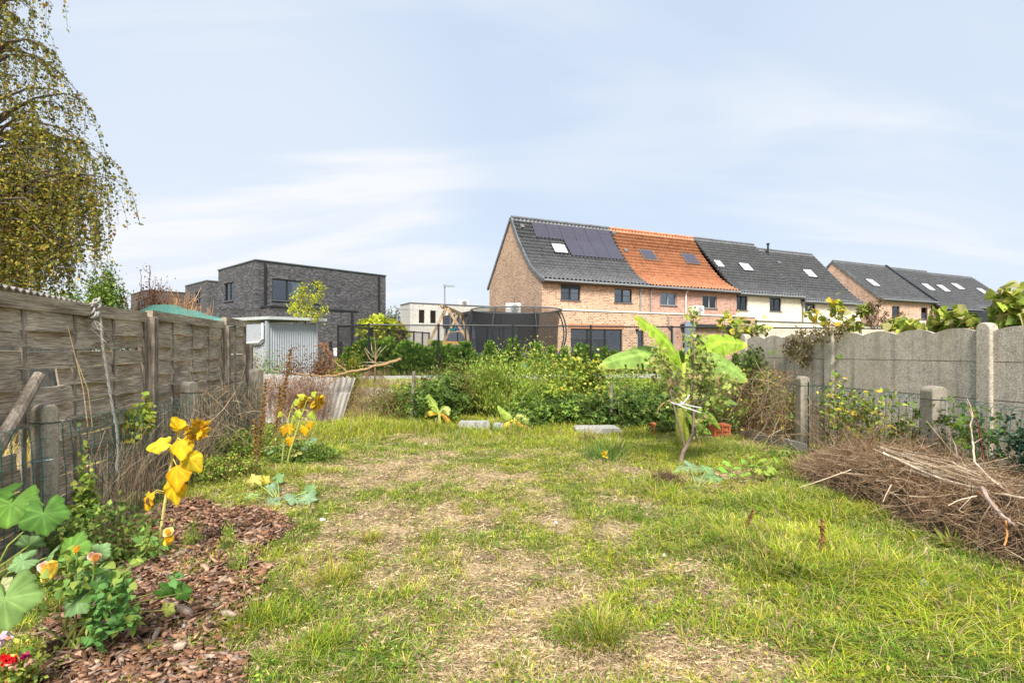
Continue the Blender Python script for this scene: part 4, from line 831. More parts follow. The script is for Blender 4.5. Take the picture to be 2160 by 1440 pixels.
# right side
RA, RB = (4.05, 7.4), (4.13, 5.2)
cpost((RA[0], RA[1], 0), 1.15, 'slim concrete post in the right wire fence beside the low concrete kerb', .13, .0, mat=C_POST)
cpost((RB[0], RB[1], 0), 1.16, 'thick lichened concrete post behind the heap of dead brushwood', .15, .0, tie=True)
cpost((3.95, 9.6, 0), 1.15, 'concrete post smothered in vines at the far end of the right fence', .11, .0, tie=False)
for q, h_ in ((RA, 1.12), (RB, 1.12)):
    m = MB(); m.box((q[0]+.04, q[1]-.074, .55), (.018, .004, 1.05)); o = m.build('post_slot', DARKW)
    par = [x for x in sc.objects if x.name.startswith('concrete_post') and abs(x.location.x-q[0]) < .01 and abs(x.location.y-q[1]) < .01][0]
    o.parent = par; o.matrix_parent_inverse = Matrix.Translation(par.location).inverted()
wire_fence((3.95, 9.55), RA, 1.06, 'blue green looped wire fence smothered in dry vines at the far right', gl, seed=4)
wire_fence(RA, RB, 1.06, 'green looped wire fence with yellow leaved brambles between the right posts', gl, seed=5)
wire_fence(RB, (4.22, 2.6), 1.06, 'green looped wire fence behind the heap at the right edge', gl, seed=6)
# ------------------------------------------------------------------ concrete panel wall on the right
WP = [(3.69+.46, 9.43), (4.57, 7.6), (5.01, 5.6), (5.45, 3.6), (5.89, 1.6)]
def scallop(u, Ln, k=4, amp=.045): return amp*abs(math.sin(math.pi*k*u/Ln))**.8
wl = ['concrete panel wall section beside the banana plant', 'concrete panel wall section between the two grey posts above the brambles', 'concrete panel wall section at the right edge', 'concrete panel wall section nearest the camera']
for i, l in enumerate(wl):
    a, b = Vector((*WP[i], 0)), Vector((*WP[i+1], 0)); Ln = (b-a).length; rz = math.atan2((b-a).y, (b-a).x)
    t = thing('concrete_wall', l, 'garden wall', tuple(a), rz, 'concrete panel wall sections')
    for j, (z0, z1) in enumerate(((.02, .575), (.585, .982), (.992, 1.383))):
        m = MB(); m.bb(.07, Ln-.07, -.02, .02, z0, z1); m.build('panel', C_WALL, t)
    m = MB(); m.bb(.07, Ln-.07, .0, .012, .575, 1.4); m.build('joint_backing', C_WALL, t)
    n = 80; top = [(u, 1.70+scallop(u-.07, Ln-.14, 4)*1.15) for u in np.linspace(.07, Ln-.07, n)]
    m = MB(); m.prism([(Ln-.07, 1.39), (.07, 1.39)]+top, -.02, .02); m.build('scalloped_panel', C_WALL, t)
for i, q in enumerate(WP):
    h_ = 1.80; l = ['concrete wall post at the far end beside the ivy', 'concrete wall post under the hanging withered vine', 'concrete wall post behind the red bramble stems near the right edge', 'concrete wall post right of the heap', 'concrete wall post nearest the camera'][i]
    d_ = Vector((.22, -1, 0)).normalized(); r_ = .075; poly = [(-r_, 0), (r_, 0), (r_, h_-r_)]+[(r_*math.cos(a), h_-r_+r_*math.sin(a)) for a in np.linspace(.1, math.pi-.1, 12)]+[(-r_, h_-r_)]
    m = MB(); m.prism(poly, -.06, .06); o = m.build('wall_post', C_WALL); o.location = (q[0], q[1], 0); o.rotation_euler.z = math.atan2(-1, .22); tag(o, l, 'wall post', 'posts of the concrete panel wall')
    bv = o.modifiers.new('b', 'BEVEL'); bv.width = .015; bv.segments = 2; bv.limit_method = 'ANGLE'
# low kerb panel at the foot of the right fence
a, b = G(1540, 935), Vector((3.98, 7.2, 0)); a = Vector((3.75, 9.3, 0)); m = MB(); m.beam((a.x, a.y, .12), (b.x, b.y, .12), .045, .24) if False else None
d_ = b-a; m = MB(); m.bb(0, d_.length, -.025, .025, -.05, .24); o = m.build('concrete_kerb', C_KERB); o.location = a; o.rotation_euler.z = math.atan2(d_.y, d_.x); tag(o, 'low concrete kerb panel along the foot of the right wire fence', 'kerb')
# ------------------------------------------------------------------ black chain link fence
def chain_fence(pts, h, posts, label, z0, r_=.0045, pitch=.085, rail=.028, grp=None):
    t = thing('chain_link_fence', label, 'fence', (pts[0][0], pts[0][1], z0)); o0 = Vector((pts[0][0], pts[0][1], 0))
    for (a, b) in zip(pts, pts[1:]):
        a, b = Vector((*a, 0))-o0, Vector((*b, 0))-o0; d = b-a; Ln = d.length; d.normalize(); n = int((Ln+h)/pitch); m = MB()
        for i in range(n):
            for s_ in (0, 1):
                u0 = i*pitch-h; u1 = u0+h; z0_, z1_ = 0.03, h
                if u0 < 0: z0_ += -u0; u0 = 0
                if u1 > Ln: z1_ -= (u1-Ln); u1 = Ln
                if u1-u0 < .03: continue
                p, q = (a+d*u0+Vector((0, 0, z0_)), a+d*u1+Vector((0, 0, z1_)))
                if s_: p.z, q.z = h-p.z+.03, h-q.z+.03
                m.tube([p, q], r_, 3, False)
        m.build('wire_mesh', DARKW, t)
        m = MB(); m.tube([a+Vector((0, 0, h+.02)), b+Vector((0, 0, h+.02))], rail, 8); m.build('rail', BLACKM, t)
    for q in posts:
        p = Vector((*q, 0))-o0; m = MB(); m.tube([p, p+Vector((0, 0, h+.04))], .04, 10); m.tube([p+Vector((0, 0, h+.04)), p+Vector((0, 0, h+.07))], .048, 10); m.build('post', BLACKM, t)
    return t
def bf(px):                                              # front run of the black fence
    a = P(778, 0, 19.0); b = P(1583, 0, 21.4); dx_, dy_ = b.x-a.x, b.y-a.y; tt = (px-1080)/F; s_ = (tt*a.y-a.x)/(dx_-tt*dy_); return (a.x+dx_*s_, a.y+dy_*s_)
chain_fence([bf(778), bf(2060)], 1.92, [bf(p) for p in (778, 925, 1082, 1246, 1417, 1583, 1745, 1936)], 'long black chain link fence in front of the trampoline and houses', .5)
c_l = P(713, 0, 20.0); c_l = (c_l.x, c_l.y); chain_fence([bf(778), c_l], 1.92, [c_l], 'short black chain link fence side left of the green shrubs', .5)
e_ = P(905, 0, 28.0); e_ = (e_.x, e_.y); pst = []
chain_fence([c_l, e_], 1.92, [(c_l[0]+(e_[0]-c_l[0])*s_, c_l[1]+(e_[1]-c_l[1])*s_) for s_ in (.3, .47, .64, .78, .9, 1)], 'black chain link fence running back past the swing set', .5, pitch=.12)
a, b = bf(700), bf(2100); d_ = Vector((b[0]-a[0], b[1]-a[1])); m = MB(); m.bb(0, d_.length, -.03, .03, 0, .3)
o = m.build('concrete_edging', C_KERB); o.location = (*a, GND-.14); o.location.y -= .02; o.rotation_euler.z = math.atan2(d_.y, d_.x); tag(o, 'pale concrete edging board under the black chain link fence', 'edging')
for i, (px, zt) in enumerate(((667, 1.9), (697, 1.9), (719, 1.9))):
    q = P(px, 0, 21.5); m = MB(); m.bb(-.05, .05, -.05, .05, 0, zt-GND); o = m.build('gate_post', BLACKM); o.location = (q.x, q.y, GND); tag(o, ('black gate post against the grey shed', 'middle black gate post between shed and black fence', 'black gate post beside the small white sign')[i], 'gate post')
q = P(708, 742, 21.3); t = thing('white_sign', 'small white letter box hung on the black gate', 'letter box', tuple(q)); MB().box((0, 0, 0), (.15, .05, .32)).build('plate', PLASTICW, t); MB().tube([(-.03, -.03, .06), (0, -.03, .1), (.03, -.03, .06)], .01, 4).build('slot', DARKW, t)
m = MB(); q = P(684, 765, 17); m.bb(-.03, .03, -.03, .03, 0, 1.25); o = m.build('orange_stake', ORWOOD); o.location = (q.x, q.y, .4); tag(o, 'slim orange wooden stake in front of the black gate', 'stake')
# ------------------------------------------------------------------ trampoline
tx = P(1089, 0, 24.0); t = thing('trampoline', 'big round trampoline with a dark safety net behind the black fence', 'trampoline', (tx.x, tx.y, GND))
Rt, zm, zt = 2.05, .93, 2.88
ring = lambda r_, z, n=48: [(r_*math.cos(a), r_*math.sin(a), z) for a in np.linspace(0, 2*math.pi, n+1)]
MB().tube(ring(Rt, zm), .035, 8, False).build('frame_ring', STONE, t)
m = MB(); n = 48; m.add([(r_*math.cos(a), r_*math.sin(a), z) for r_, z in ((Rt+.06, zm+.02), (Rt-.3, zm+.05)) for a in np.linspace(0, 2*math.pi, n, endpoint=False)], [(i, (i+1) % n, n+(i+1) % n, n+i) for i in range(n)]); m.add([(r_*math.cos(a), r_*math.sin(a), z) for r_, z in ((Rt+.06, zm-.1), (Rt+.06, zm+.019)) for a in np.linspace(0, 2*math.pi, n, endpoint=False)], [(i, (i+1) % n, n+(i+1) % n, n+i) for i in range(n)]); m.build('edge_pad', simple('grey_pad', (.07, .075, .085), .6), t)
m = MB(); m.add([((Rt-.3)*math.cos(a), (Rt-.3)*math.sin(a), zm) for a in np.linspace(0, 2*math.pi, n, endpoint=False)], [tuple(range(n))]); m.build('jumping_mat', RUBBER, t)
rows = 10; V = []; 
for j in range(rows+1):
    u = j/rows; r_ = (Rt-.22)+.02*math.sin(u*3)-.0+u**3*.2; V += [(r_*math.cos(a), r_*math.sin(a), zm+.04+(zt-.05-zm-.04)*u) for a in np.linspace(0, 2*math.pi, n, endpoint=False)]
m = MB(); m.add(V, [(j*n+i, j*n+(i+1) % n, (j+1)*n+(i+1) % n, (j+1)*n+i) for j in range(rows) for i in range(n)]); m.build('safety_net', TNET, t, True)
MB().tube(ring(Rt+.0, zt), .035, 8, False).build('top_ring', STONE, t)
for k in range(8):
    a = k*math.pi/4+.35; pp = [((Rt+.0+.33*math.sin(u*math.pi)**.8)*math.cos(a), (Rt+.0+.33*math.sin(u*math.pi)**.8)*math.sin(a), zm-.1+(zt-zm+.1)*u) for u in np.linspace(0, 1, 9)]
    MB().tube(pp, .032, 8).build('pole', RUBBER, t)
for k in range(4):
    a = k*math.pi/2+.5; MB().tube([(Rt*math.cos(a-.25), Rt*math.sin(a-.25), zm), ((Rt+.05)*math.cos(a-.2), (Rt+.05)*math.sin(a-.2), .03), ((Rt+.05)*math.cos(a+.2), (Rt+.05)*math.sin(a+.2), .03), (Rt*math.cos(a+.25), Rt*math.sin(a+.25), zm)], .028, 8).build('leg', STONE, t)
# garden slide and toys under it
m = MB(); s0 = P(1105, 700, 22.2); 
t = thing('play_slide', 'small turquoise plastic slide by the foot of the trampoline', 'slide', (s0.x-.7, s0.y, GND)); MB().beam((0, 0, .95), (1.3, 0, .15), .04, .4).build('chute', simple('mint_plastic', (.2, .5, .42), .4), t); MB().beam((-.1, 0, 0), (0, 0, .95), .05, .35).build('ladder', TEAL, t)
# wooden swing set
t = thing('swing_set', 'wooden swing set with a slanting top beam behind the black fence', 'swing set', tuple(P(945, 760, 26))); o0 = t.location.copy(); t.location.z = GND; o0.z = GND
Q = lambda px, py, Yv: P(px, py, Yv)-o0
na, fa_ = Q(934, 646, 25), Q(976, 664, 31)
legs = [(Q(941, 650, 25), Q(872, 770, 25)), (Q(944, 650, 25), Q(1030, 790, 25)), (Q(966, 661, 31), Q(910, 765, 31)), (Q(970, 660, 31), Q(1012, 765, 31))]
for a, b in legs: b.z = 0; m = MB(); m.beam(a, b, .1, .12); m.build('leg', PINE, t)
d_ = (fa_-na); MB().beam(na-d_*.05, fa_+d_*.1, .13, .16).build('top_beam', PINE, t)
a0, a1 = legs[0], legs[1]; f_ = .53; MB().beam(a0[0].lerp(a0[1], f_)+Vector((0, -.08, 0)), a1[0].lerp(a1[1], f_)+Vector((0, -.08, 0)), .05, .13).build('cross_plank', ORWOOD, t)
a0, a1 = legs[2], legs[3]
for f_ in (.32, .55): MB().beam(a0[0].lerp(a0[1], f_), a1[0].lerp(a1[1], f_), .05, .12).build('cross_plank', PINE, t)
for f_, mt in ((.45, TEAL), (.7, simple('blue_seat', (.03, .12, .35), .4))):
    c0 = na.lerp(fa_, f_); sw = MB(); 
    for s_ in (-.22, .22): sw.tube([c0+Vector((s_*.5, s_, -.05)), c0+Vector((s_*.5, s_, -1.0 if f_ < .6 else -.9))], .012, 5)
    s2_ = sw.build('swing_ropes', ROPE, t); zz = -1.0 if f_ < .6 else -.9; MB().box(c0+Vector((0, 0, zz)), (.28, .5, .14)).build('swing_seat', mt, t)
# parked car glimpsed behind the shrubs
q = P(822, 722, 36); t = thing('parked_car', 'pale car roof glimpsed between the black house and the white house', 'car', (q.x, q.y, GND), .35); CARM = simple('silver_car', (.45, .5, .52), .25, .4)
m = MB(); m.prism([(-2.1, .3), (2.1, .3), (2.15, .75), (1.9, .95), (1.1, 1.0), (.5, 1.42), (-1.0, 1.45), (-1.7, 1.05), (-2.1, .95)], -.85, .85); m.build('body', CARM, t); m = MB(); m.prism([(.98, 1.0), (.45, 1.36), (-.9, 1.39), (-1.5, 1.05)], -.86, .86); m.build('windows', GLASS, t)
for x_ in (-1.35, 1.35):
    for y_ in (-.8, .8): MB().tube([(x_, y_-.1, .32), (x_, y_+.1, .32)], .32, 16).build('wheel', RUBBER, t)
# ------------------------------------------------------------------ far left : lean-to roof, netting
ra, rb = P(-60, 588, 6.6), P(228, 651, 11.0); d_ = rb-ra
t = thing('lean_to_shed', 'old lean-to shed with a wavy weathered roof edge at the left', 'shed', (ra.x, ra.y, 0)); nn = Vector((-d_.y, d_.x, 0)).normalized(); m = MB(); n = 160; base = 0
for i in range(n+1):
    p = Vector((d_.x, d_.y, d_.z))*(i/n); wv = .025*math.sin(i*.9)
    for s_, dz in ((0, wv), (0, wv-.035), (2.6, wv+.45)): q = p+nn*s_; m.v.append((q.x, q.y, ra.z+q.z+dz))
for i in range(n): m.f += [(3*i, 3*i+1, 3*i+4, 3*i+3), (3*i, 3*i+3, 3*i+5, 3*i+2)]
m.build('roof', OLDFIBRE, t); m = MB(); m.beam(Vector((0, 0, ra.z-.1))+nn*.12, Vector((d_.x*.97, d_.y*.97, rb.z-.1))+nn*.12, .1, .05); m.build('eaves_board', OLDWOOD, t)
m = MB(); e_ = d_*.95; a_ = nn*.2; m.add([(a_.x, a_.y, 0), (a_.x+e_.x, a_.y+e_.y, 0), (a_.x+e_.x, a_.y+e_.y, ra.z-.06), (a_.x, a_.y, ra.z-.06)], [(0, 1, 2, 3)]); m.build('wall', woodmat('grey_board_wall', [(.3, (.2, .19, .17)), (.7, (.42, .41, .38))], (14, 14, 1.2), 0), t)
# green netting over a cage
t = thing('garden_netting', 'turquoise green netting draped over a bush behind the woven fence', 'netting', tuple(P(385, 680, 11.5))); o0 = t.location.copy(); n = 40; m = MB(); t.location.z = 0
prof_ = [(262, 690), (280, 662), (305, 648), (345, 640), (378, 645), (405, 653), (440, 664), (475, 672), (500, 680)]
pxs = np.linspace(262, 500, n+1); pys = np.interp(pxs, [p[0] for p in prof_], [p[1] for p in prof_]); rows_ = 14
for j in range(rows_+1):
    v = j/rows_
    for i in range(n+1):
        q = P(pxs[i], pys[i], 11.5); dep = (v-.4)*2.4; z = q.z*(1-.25*abs(v-.4)**1.6*2)+.04*float(fbm(np.array(i*.3), np.array(j*.5), 5)-.5)*2; m.v.append((q.x*(1+dep/11.5)-o0.x, q.y-o0.y+dep, z))
for j in range(rows_):
    for i in range(n): m.f.append((j*(n+1)+i, j*(n+1)+i+1, (j+1)*(n+1)+i+1, (j+1)*(n+1)+i))
m.build('net_sheet', GNET, t, True)
# ------------------------------------------------------------------ corrugated sheet, stakes, slabs, hollow bricks, litter
Yc = 11.2; top = [P(553, 788, Yc), P(750, 797, Yc+.2)]; bot = [P(560, 890, Yc-.25), P(722, 885, Yc-.05)]
n = 132; m = MB()
for i in range(n+1):
    u = i/n; a, b = top[0].lerp(top[1], u), bot[0].lerp(bot[1], u); b = a+(b-a)*(a.z/(a.z-b.z))*.98; o_ = Vector((0, 1, .2))*.034*math.sin(i*math.pi/4); 
    for q in (a, a.lerp(b, .34), a.lerp(b, .36), b): m.v.append(tuple(q+o_+Vector((0, 0, 0))))
    k = len(m.v); q3 = m.v[k-3]; m.v[k-2] = (m.v[k-2][0], m.v[k-2][1]-.03, m.v[k-2][2]-.01)
for i in range(n):
    for q in range(3): m.f.append((4*i+q, 4*(i+1)+q, 4*(i+1)+q+1, 4*i+q+1))
o = m.build('corrugated_sheet', FIBRE); so = o.modifiers.new('s', 'SOLIDIFY'); so.thickness = .008; tag(o, 'grey corrugated sheet leaning at the back beside a concrete post', 'corrugated sheet')
def stake(px, pt, pb_, r_, label, lean=(0, 0), zb=0.0, mat=None):
    b = G(px, pb_, zb); tt = P(px+lean[0], pt, b.y+lean[1]); o = MB().tube([(0, 0, -.05), ((tt-b)*.5), (tt-b)], [r_, r_*.95, r_*.85], 8).build('wooden_stake', mat or OLDWOODV); o.location = b; tag(o, label, 'stake')
stake(868, 783, 893, .04, 'weathered wooden stake at the left end of the bramble hedge', (5, 0))
stake(1288, 805, 900, .035, 'pale wooden stake standing in the middle of the bramble hedge', (2, 0))
stake(1311, 835, 905, .012, 'thin leaning cane beside the pale stake in the hedge', (-8, 0), mat=STRAWM if 'STRAWM' in globals() else PINE)
m = MB(); q = P(770, 806, 13.6); m.box((0, 0, 0), (1.5, .04, .22)); o = m.build('wooden_board', woodmat('pale_board', [(.3, (.3, .25, .19)), (.7, (.5, .44, .36))], (1, 14, 26), 0)); o.location = q; o.location.z = .45; tag(o, 'pale horizontal board behind the dead fir tree', 'board')
def slab(px0, px1, py, h, label, seed, dep=.25):
    a, b = G(px0, py), G(px1, py); m = MB(); rr = random.Random(seed); n = 14; pts = []
    top = [(a.x+(b.x-a.x)*i/n, .02+h*(1+rr.uniform(-.06, .03))) for i in range(n+1)]; m.prism([(b.x, -.05), (a.x, -.05)]+[(top[0][0]+.01, top[0][1]*.8)]+top[1:-1]+[(top[-1][0]-.02, top[-1][1]*.7)], a.y, a.y+dep)
    o = m.build('concrete_slab', C_KERB); tag(o, label, 'concrete slab', 'broken concrete slabs at the foot of the hedge')
slab(965, 1035, 905, .12, 'whitish concrete slab between the two small banana plants', 1); slab(1040, 1064, 908, .11, 'short concrete slab just left of the second small banana plant', 2); slab(1215, 1315, 915, .075, 'long pale concrete slab in the grass before the brambles', 3, .5)
def hollow_brick(px, py, w_, h_, label, Y0=None):
    b = G(px, py); m = MB(); d_ = .22; fr_ = .02
    t = thing('hollow_brick', label, 'hollow brick', (b.x, b.y, 0), .05); m.bb(-w_/2, w_/2, 0, d_, 0, h_); m.build('block', TERRA, t)
    g = MB()
    for (x0, x1, z0, z1) in ((-w_/2, w_/2, h_-.03, h_), (-w_/2, w_/2, 0, .03), (-w_/2, -w_/2+.03, .03, h_-.03), (w_/2-.03, w_/2, .03, h_-.03), (-.012, .012, .03, h_-.03), (-w_/2+.03, -.012, h_*.62, h_*.62+.02), (.012, w_/2-.03, h_*.62, h_*.62+.02)): g.bb(x0, x1, -.022, -.001, z0, z1)
    g.build('ribs', TERRA, t)
hollow_brick(1523, 934, .27, .3, 'bright terracotta hollow brick between the banana plant and the kerb'); hollow_brick(1391, 918, .22, .2, 'dull terracotta hollow brick half hidden left of the banana stem')
def litter(px, py, w_, label, mat, h=.012):
    b = G(px, py); z = gzf(b.x, b.y); m = MB(); n = 9; rr = random.Random(px); ring_ = [(w_*.5*rr.uniform(.6, 1.1)*math.cos(a), w_*.35*rr.uniform(.6, 1.1)*math.sin(a), h*rr.uniform(.3, 1.6)) for a in np.linspace(0, 6.28, n, endpoint=False)]
    m.add([(0, 0, h*2)]+ring_, [(0, i+1, (i+1) % n+1) for i in range(n)]); m.add([(x, y, 0) for x, y, z_ in ring_]+ring_, [(i, (i+1) % n, n+(i+1) % n, n+i) for i in range(n)]); o = m.build('litter_scrap', mat); o.location = (b.x, b.y, z+.015); tag(o, label, 'litter')
litter(680, 1101, .06, 'white plastic scrap on the lawn right of the squash plant', PLASTICW); litter(1948, 1247, .08, 'crumpled white paper in the grass below the heap', C_KERB, .03); litter(896, 934, .1, 'white scrap of paper in the far grass', PLASTICW); litter(1400, 1175, .03, 'tiny white scrap among the lawn weeds', PLASTICW); litter(1173, 1104, .03, 'little white scrap near the middle of the lawn', PLASTICW); litter(387, 1316, .02, 'small white pebble on the bark mulch', PLASTICW, .01)
# ------------------------------------------------------------------ plants
def norm(a): return a/np.maximum(np.linalg.norm(a, axis=-1, keepdims=True), 1e-9)
def inst(T, pos, fwd, nrm, size, wide=1.0):
    f = norm(fwd); s_ = norm(np.cross(f, nrm)); n_ = np.cross(s_, f)
    T = np.asarray(T, float); sz = np.asarray(size)[:, None, None]
    return (pos[:, None]+sz*(T[None, :, 0:1]*wide*s_[:, None]+T[None, :, 1:2]*f[:, None]+T[None, :, 2:3]*n_[:, None]))
T_LEAF = [(0, 0, 0), (-.3, .4, .08), (.3, .4, .08), (0, .5, 0), (0, 1, -.08)]; F_LEAF = [(0, 3, 1), (0, 2, 3), (1, 3, 4), (3, 2, 4)]
T_HEART = [(0, 0, 0), (-.42, .12, .06), (.42, .12, .06), (-.36, .5, .08), (.36, .5, .08), (0, .5, 0), (0, 1, -.1), (0, .12, 0)]; F_HEART = [(0, 7, 1), (0, 2, 7), (7, 5, 1), (1, 5, 3), (7, 2, 5), (5, 2, 4), (3, 5, 6), (5, 4, 6)]
T_QUAD = [(0, 0, 0), (-.28, .5, .05), (0, 1, 0), (.28, .5, .05)]; F_QUAD = [(0, 3, 2, 1)]
T_LANCE = [(0, 0, 0), (-.11, .4, .02), (.11, .4, .02), (0, 1, -.03)]; F_LANCE = [(0, 2, 3, 1)]
def bramble_T():
    V, Fc = [], []
    for a in (-1.15, 0, 1.15):
        c_, s_ = math.cos(a), math.sin(a); k = len(V); L_ = 1 if a == 0 else .85
        for x, y, z in T_LEAF:
            x *= 1.15; yy = (y*.75+.22)*L_; V.append((x*L_*c_+yy*s_, yy*c_-x*L_*s_, z-.06*yy))
        Fc += [tuple(k+i for i in f) for f in F_LEAF]
    return V, Fc
T_BR, F_BR = bramble_T()
T_PET = [(0, 0, 0), (-.36, .3, .05), (.36, .3, .05), (-.42, .72, .1), (.42, .72, .1), (-.16, .98, .04), (.18, .95, .02), (0, .5, -.04)]; F_PET = [(0, 7, 1), (0, 2, 7), (7, 3, 1), (7, 2, 4), (7, 5, 3), (7, 4, 6), (7, 6, 5)]
TPL = {'petal': (T_PET, F_PET), 'leaf': (T_LEAF, F_LEAF), 'heart': (T_HEART, F_HEART), 'quad': (T_QUAD, F_QUAD), 'lance': (T_LANCE, F_LANCE), 'bramble': (T_BR, F_BR)}
def rdir(n, down=0.0, up=0.0): d = rng.normal(size=(n, 3)); d = norm(d); d[:, 2] += up-down; return norm(d)
def leafset(name, pos, size, col, parent, kind='leaf', fwd=None, nrm=None, mat=None, wide=1.0, down=.3, jitter=.5):
    n = len(pos); T, Fc = TPL[kind]
    fwd = rdir(n, down) if fwd is None else norm(fwd+rng.normal(0, jitter, (n, 3)))
    nrm = norm(rng.normal(0, .7, (n, 3))+np.array([0, -.25, 1.0])) if nrm is None else nrm
    V = inst(T, pos, fwd, nrm, np.broadcast_to(size, n)*rng.uniform(.6, 1.25, n), wide); k = len(T)
    Fa = (np.arange(n)*k)[:, None, None]+np.array(Fc)[None]; C = np.repeat(col*rng.uniform(.8, 1.2, (n, 1)), k, 0)
    return np_mesh(name, V.reshape(-1, 3), Fa.reshape(-1, len(Fc[0])), mat or FOL, parent, col=C)
def pal(colors, n, w_=None): c_ = np.array(colors); return c_[rng.choice(len(c_), n, p=w_)]
D_GR = [(.09, .155, .035), (.12, .19, .04), (.06, .11, .025), (.17, .22, .05)]
M_GR = [(.17, .27, .045), (.22, .32, .05), (.12, .21, .04), (.28, .36, .07)]
L_GR = [(.36, .45, .07), (.42, .49, .08), (.3, .42, .06), (.5, .5, .1)]
YEL = [(.62, .5, .05), (.68, .42, .04), (.5, .48, .08)]
BRN = [(.2, .1, .045), (.28, .16, .07), (.14, .075, .04), (.34, .2, .09)]
RED = [(.2, .06, .035), (.26, .1, .06), (.15, .05, .03)]
def stem_mesh(name, curves, mat, parent, col=(.2, .16, .1)):
    m = MB().color(col)
    for pts, r in curves:
        m.tube(pts, r, 5 if (r if isinstance(r, float) else max(r)) > .006 else 4, False)
    return m.build(name, mat, parent)
def bush(name, label, cat, c_, rad, n, ls, colors, kind='leaf', group=None, clumps=26, spread=.22, stemcol=(.14, .1, .05), down=.2, wide=1.0, up=None, hollow=.35, stems=True, nstem=14, w_=None, kd=None, tophat=0):
    """crown of leaf clumps round a fan of stems; c_ is the foot on the ground"""
    c_ = Vector(c_); t = thing(name, label, cat, tuple(c_), 0, group); rx, ry, rz_ = rad
    cc = norm(rng.normal(size=(clumps, 3)))*(hollow+(1-hollow)*rng.random((clumps, 1))**.5)*np.array([rx, ry, rz_*.5]); cc[:, 2] += rz_*.5+tophat*rng.random(clumps)**3*rz_; cc[:, 2] = np.maximum(cc[:, 2], .03)
    ci = rng.integers(0, clumps, n); sp_ = rng.uniform(.6, 1.4, clumps)[ci][:, None]*spread*np.array([rx, ry, rz_*.8])
    pos = cc[ci]+rng.normal(size=(n, 3))*sp_; pos[:, 2] = np.maximum(pos[:, 2], .02)
    tone = rng.uniform(.7, 1.35, clumps)[ci][:, None]; col = pal(colors, n, w_)*tone
    fwd = None if up is None else np.stack([pos[:, 0]*.5, pos[:, 1]*.5, np.full(n, up)], -1)
    leafset('foliage', pos, ls, col, t, kind, fwd=fwd, wide=wide, down=down)
    if stems:
        cv = []
        for i in range(min(nstem, clumps)):
            e = Vector(cc[i]); b = Vector((e.x*.15, e.y*.15, 0)); mid = b.lerp(e, .5)+Vector((0, 0, .1*rz_)); cv.append(([b, mid, e], [.008*rz_+.003, .006*rz_+.002, .002]))
        stem_mesh('stems', cv, WOODC, t, stemcol)
    return t
# ---- birch
def birch():
    Yb = 11.2; b = P(-95, 0, Yb); t = thing('birch_tree', 'tall weeping birch with yellowing leaves rising at the left edge', 'tree', (b.x, b.y, 0))
    PX = lambda px, py, dy=0: P(px, py, Yb+dy)-Vector((b.x, b.y, 0))
    m = MB().color((.42, .4, .36)); m.tube([(0, 0, 0), (.1, .05, 3), (-.05, 0, 6), (.1, .1, 9), (.2, 0, 11.5)], [.24, .2, .15, .1, .04], 10); m.build('trunk', WOODC, t)
    tips = [(60, -160), (95, -60), (90, 20), (60, 60), (100, 110), (120, 150), (180, 205), (170, 225), (90, 250), (130, 290), (205, 320), (225, 345), (240, 395), (195, 380), (160, 360), (200, 430), (180, 420), (120, 400), (90, 440), (150, 470), (60, 350), (40, 200), (20, 100), (-40, 0), (-60, 150), (-40, 300), (0, 420), (30, 480), (100, 500), (-80, 420), (-200, 200), (-250, 350), (-180, 20), (-120, -120), (0, -200), (-20, -100), (140, 520), (60, 530), (10, 540)]
    br = MB().color((.1, .075, .06)); P_, S_, C_, Fd = [], [], [], []
    for (px, py) in tips*2+tips[13:22]+tips[26:29]+tips[36:]:
        dy_ = rng.uniform(-1.9, 1.9); e = PX(px-8+rng.uniform(-16, 14), py+rng.uniform(-18, 18), dy_); z0 = min(max(e.z-rng.uniform(-.2, 1.6), 2.4), 10.5); s0 = Vector((.05, .05, z0)); mid = s0.lerp(e, .6)+Vector((0, 0, .55)); pts = [s0, s0.lerp(mid, .5)+Vector((0, 0, .2)), mid, mid.lerp(e, .6)+Vector((0, 0, .12)), e]
        br.tube(pts, [.045, .035, .022, .014, .006], 5, False); tone = rng.uniform(.75, 1.25)
        for k in range(15 if py > 230 else 10):
            u = rng.uniform(.3, 1.0); i = min(3, int(u*4)); q = pts[i].lerp(pts[i+1], u*4-i) if u < 1 else e
            L_ = rng.uniform(.5, 1.6)*(1.2 if py > 250 else .85); dx_ = rng.normal(0, .16); dyy = rng.normal(0, .2); nn_ = 6; tw = []
            for j in range(nn_+1): v = j/nn_; tw.append(q+Vector((dx_*v*1.6+.16*math.sin(v*2), dyy*v, -L_*v**1.5+.06*math.sin(v*3))))
            br.tube(tw, [.005]*3+[.003]*(nn_-2), 3, False)
            n = int(L_*33)
            for _ in range(n):
                v = rng.random()**.8; j = min(nn_-1, int(v*nn_)); w_ = tw[j].lerp(tw[j+1], v*nn_-j); P_.append((w_.x+rng.normal(0, .032), w_.y+rng.normal(0, .032), w_.z+rng.normal(0, .03))); S_.append(tone)
    br.build('branches', WOODC, t); n = len(P_); print('birch leaves', n)
    cols = [(.24, .24, .035), (.3, .26, .035), (.15, .17, .025), (.44, .31, .04), (.34, .18, .05), (.08, .09, .02)]
    col = pal(cols, n, [.27, .22, .2, .13, .06, .12])*np.array(S_)[:, None]; leafset('crown', np.array(P_), .068, col, t, 'quad', down=.7, wide=1.3)
birch()
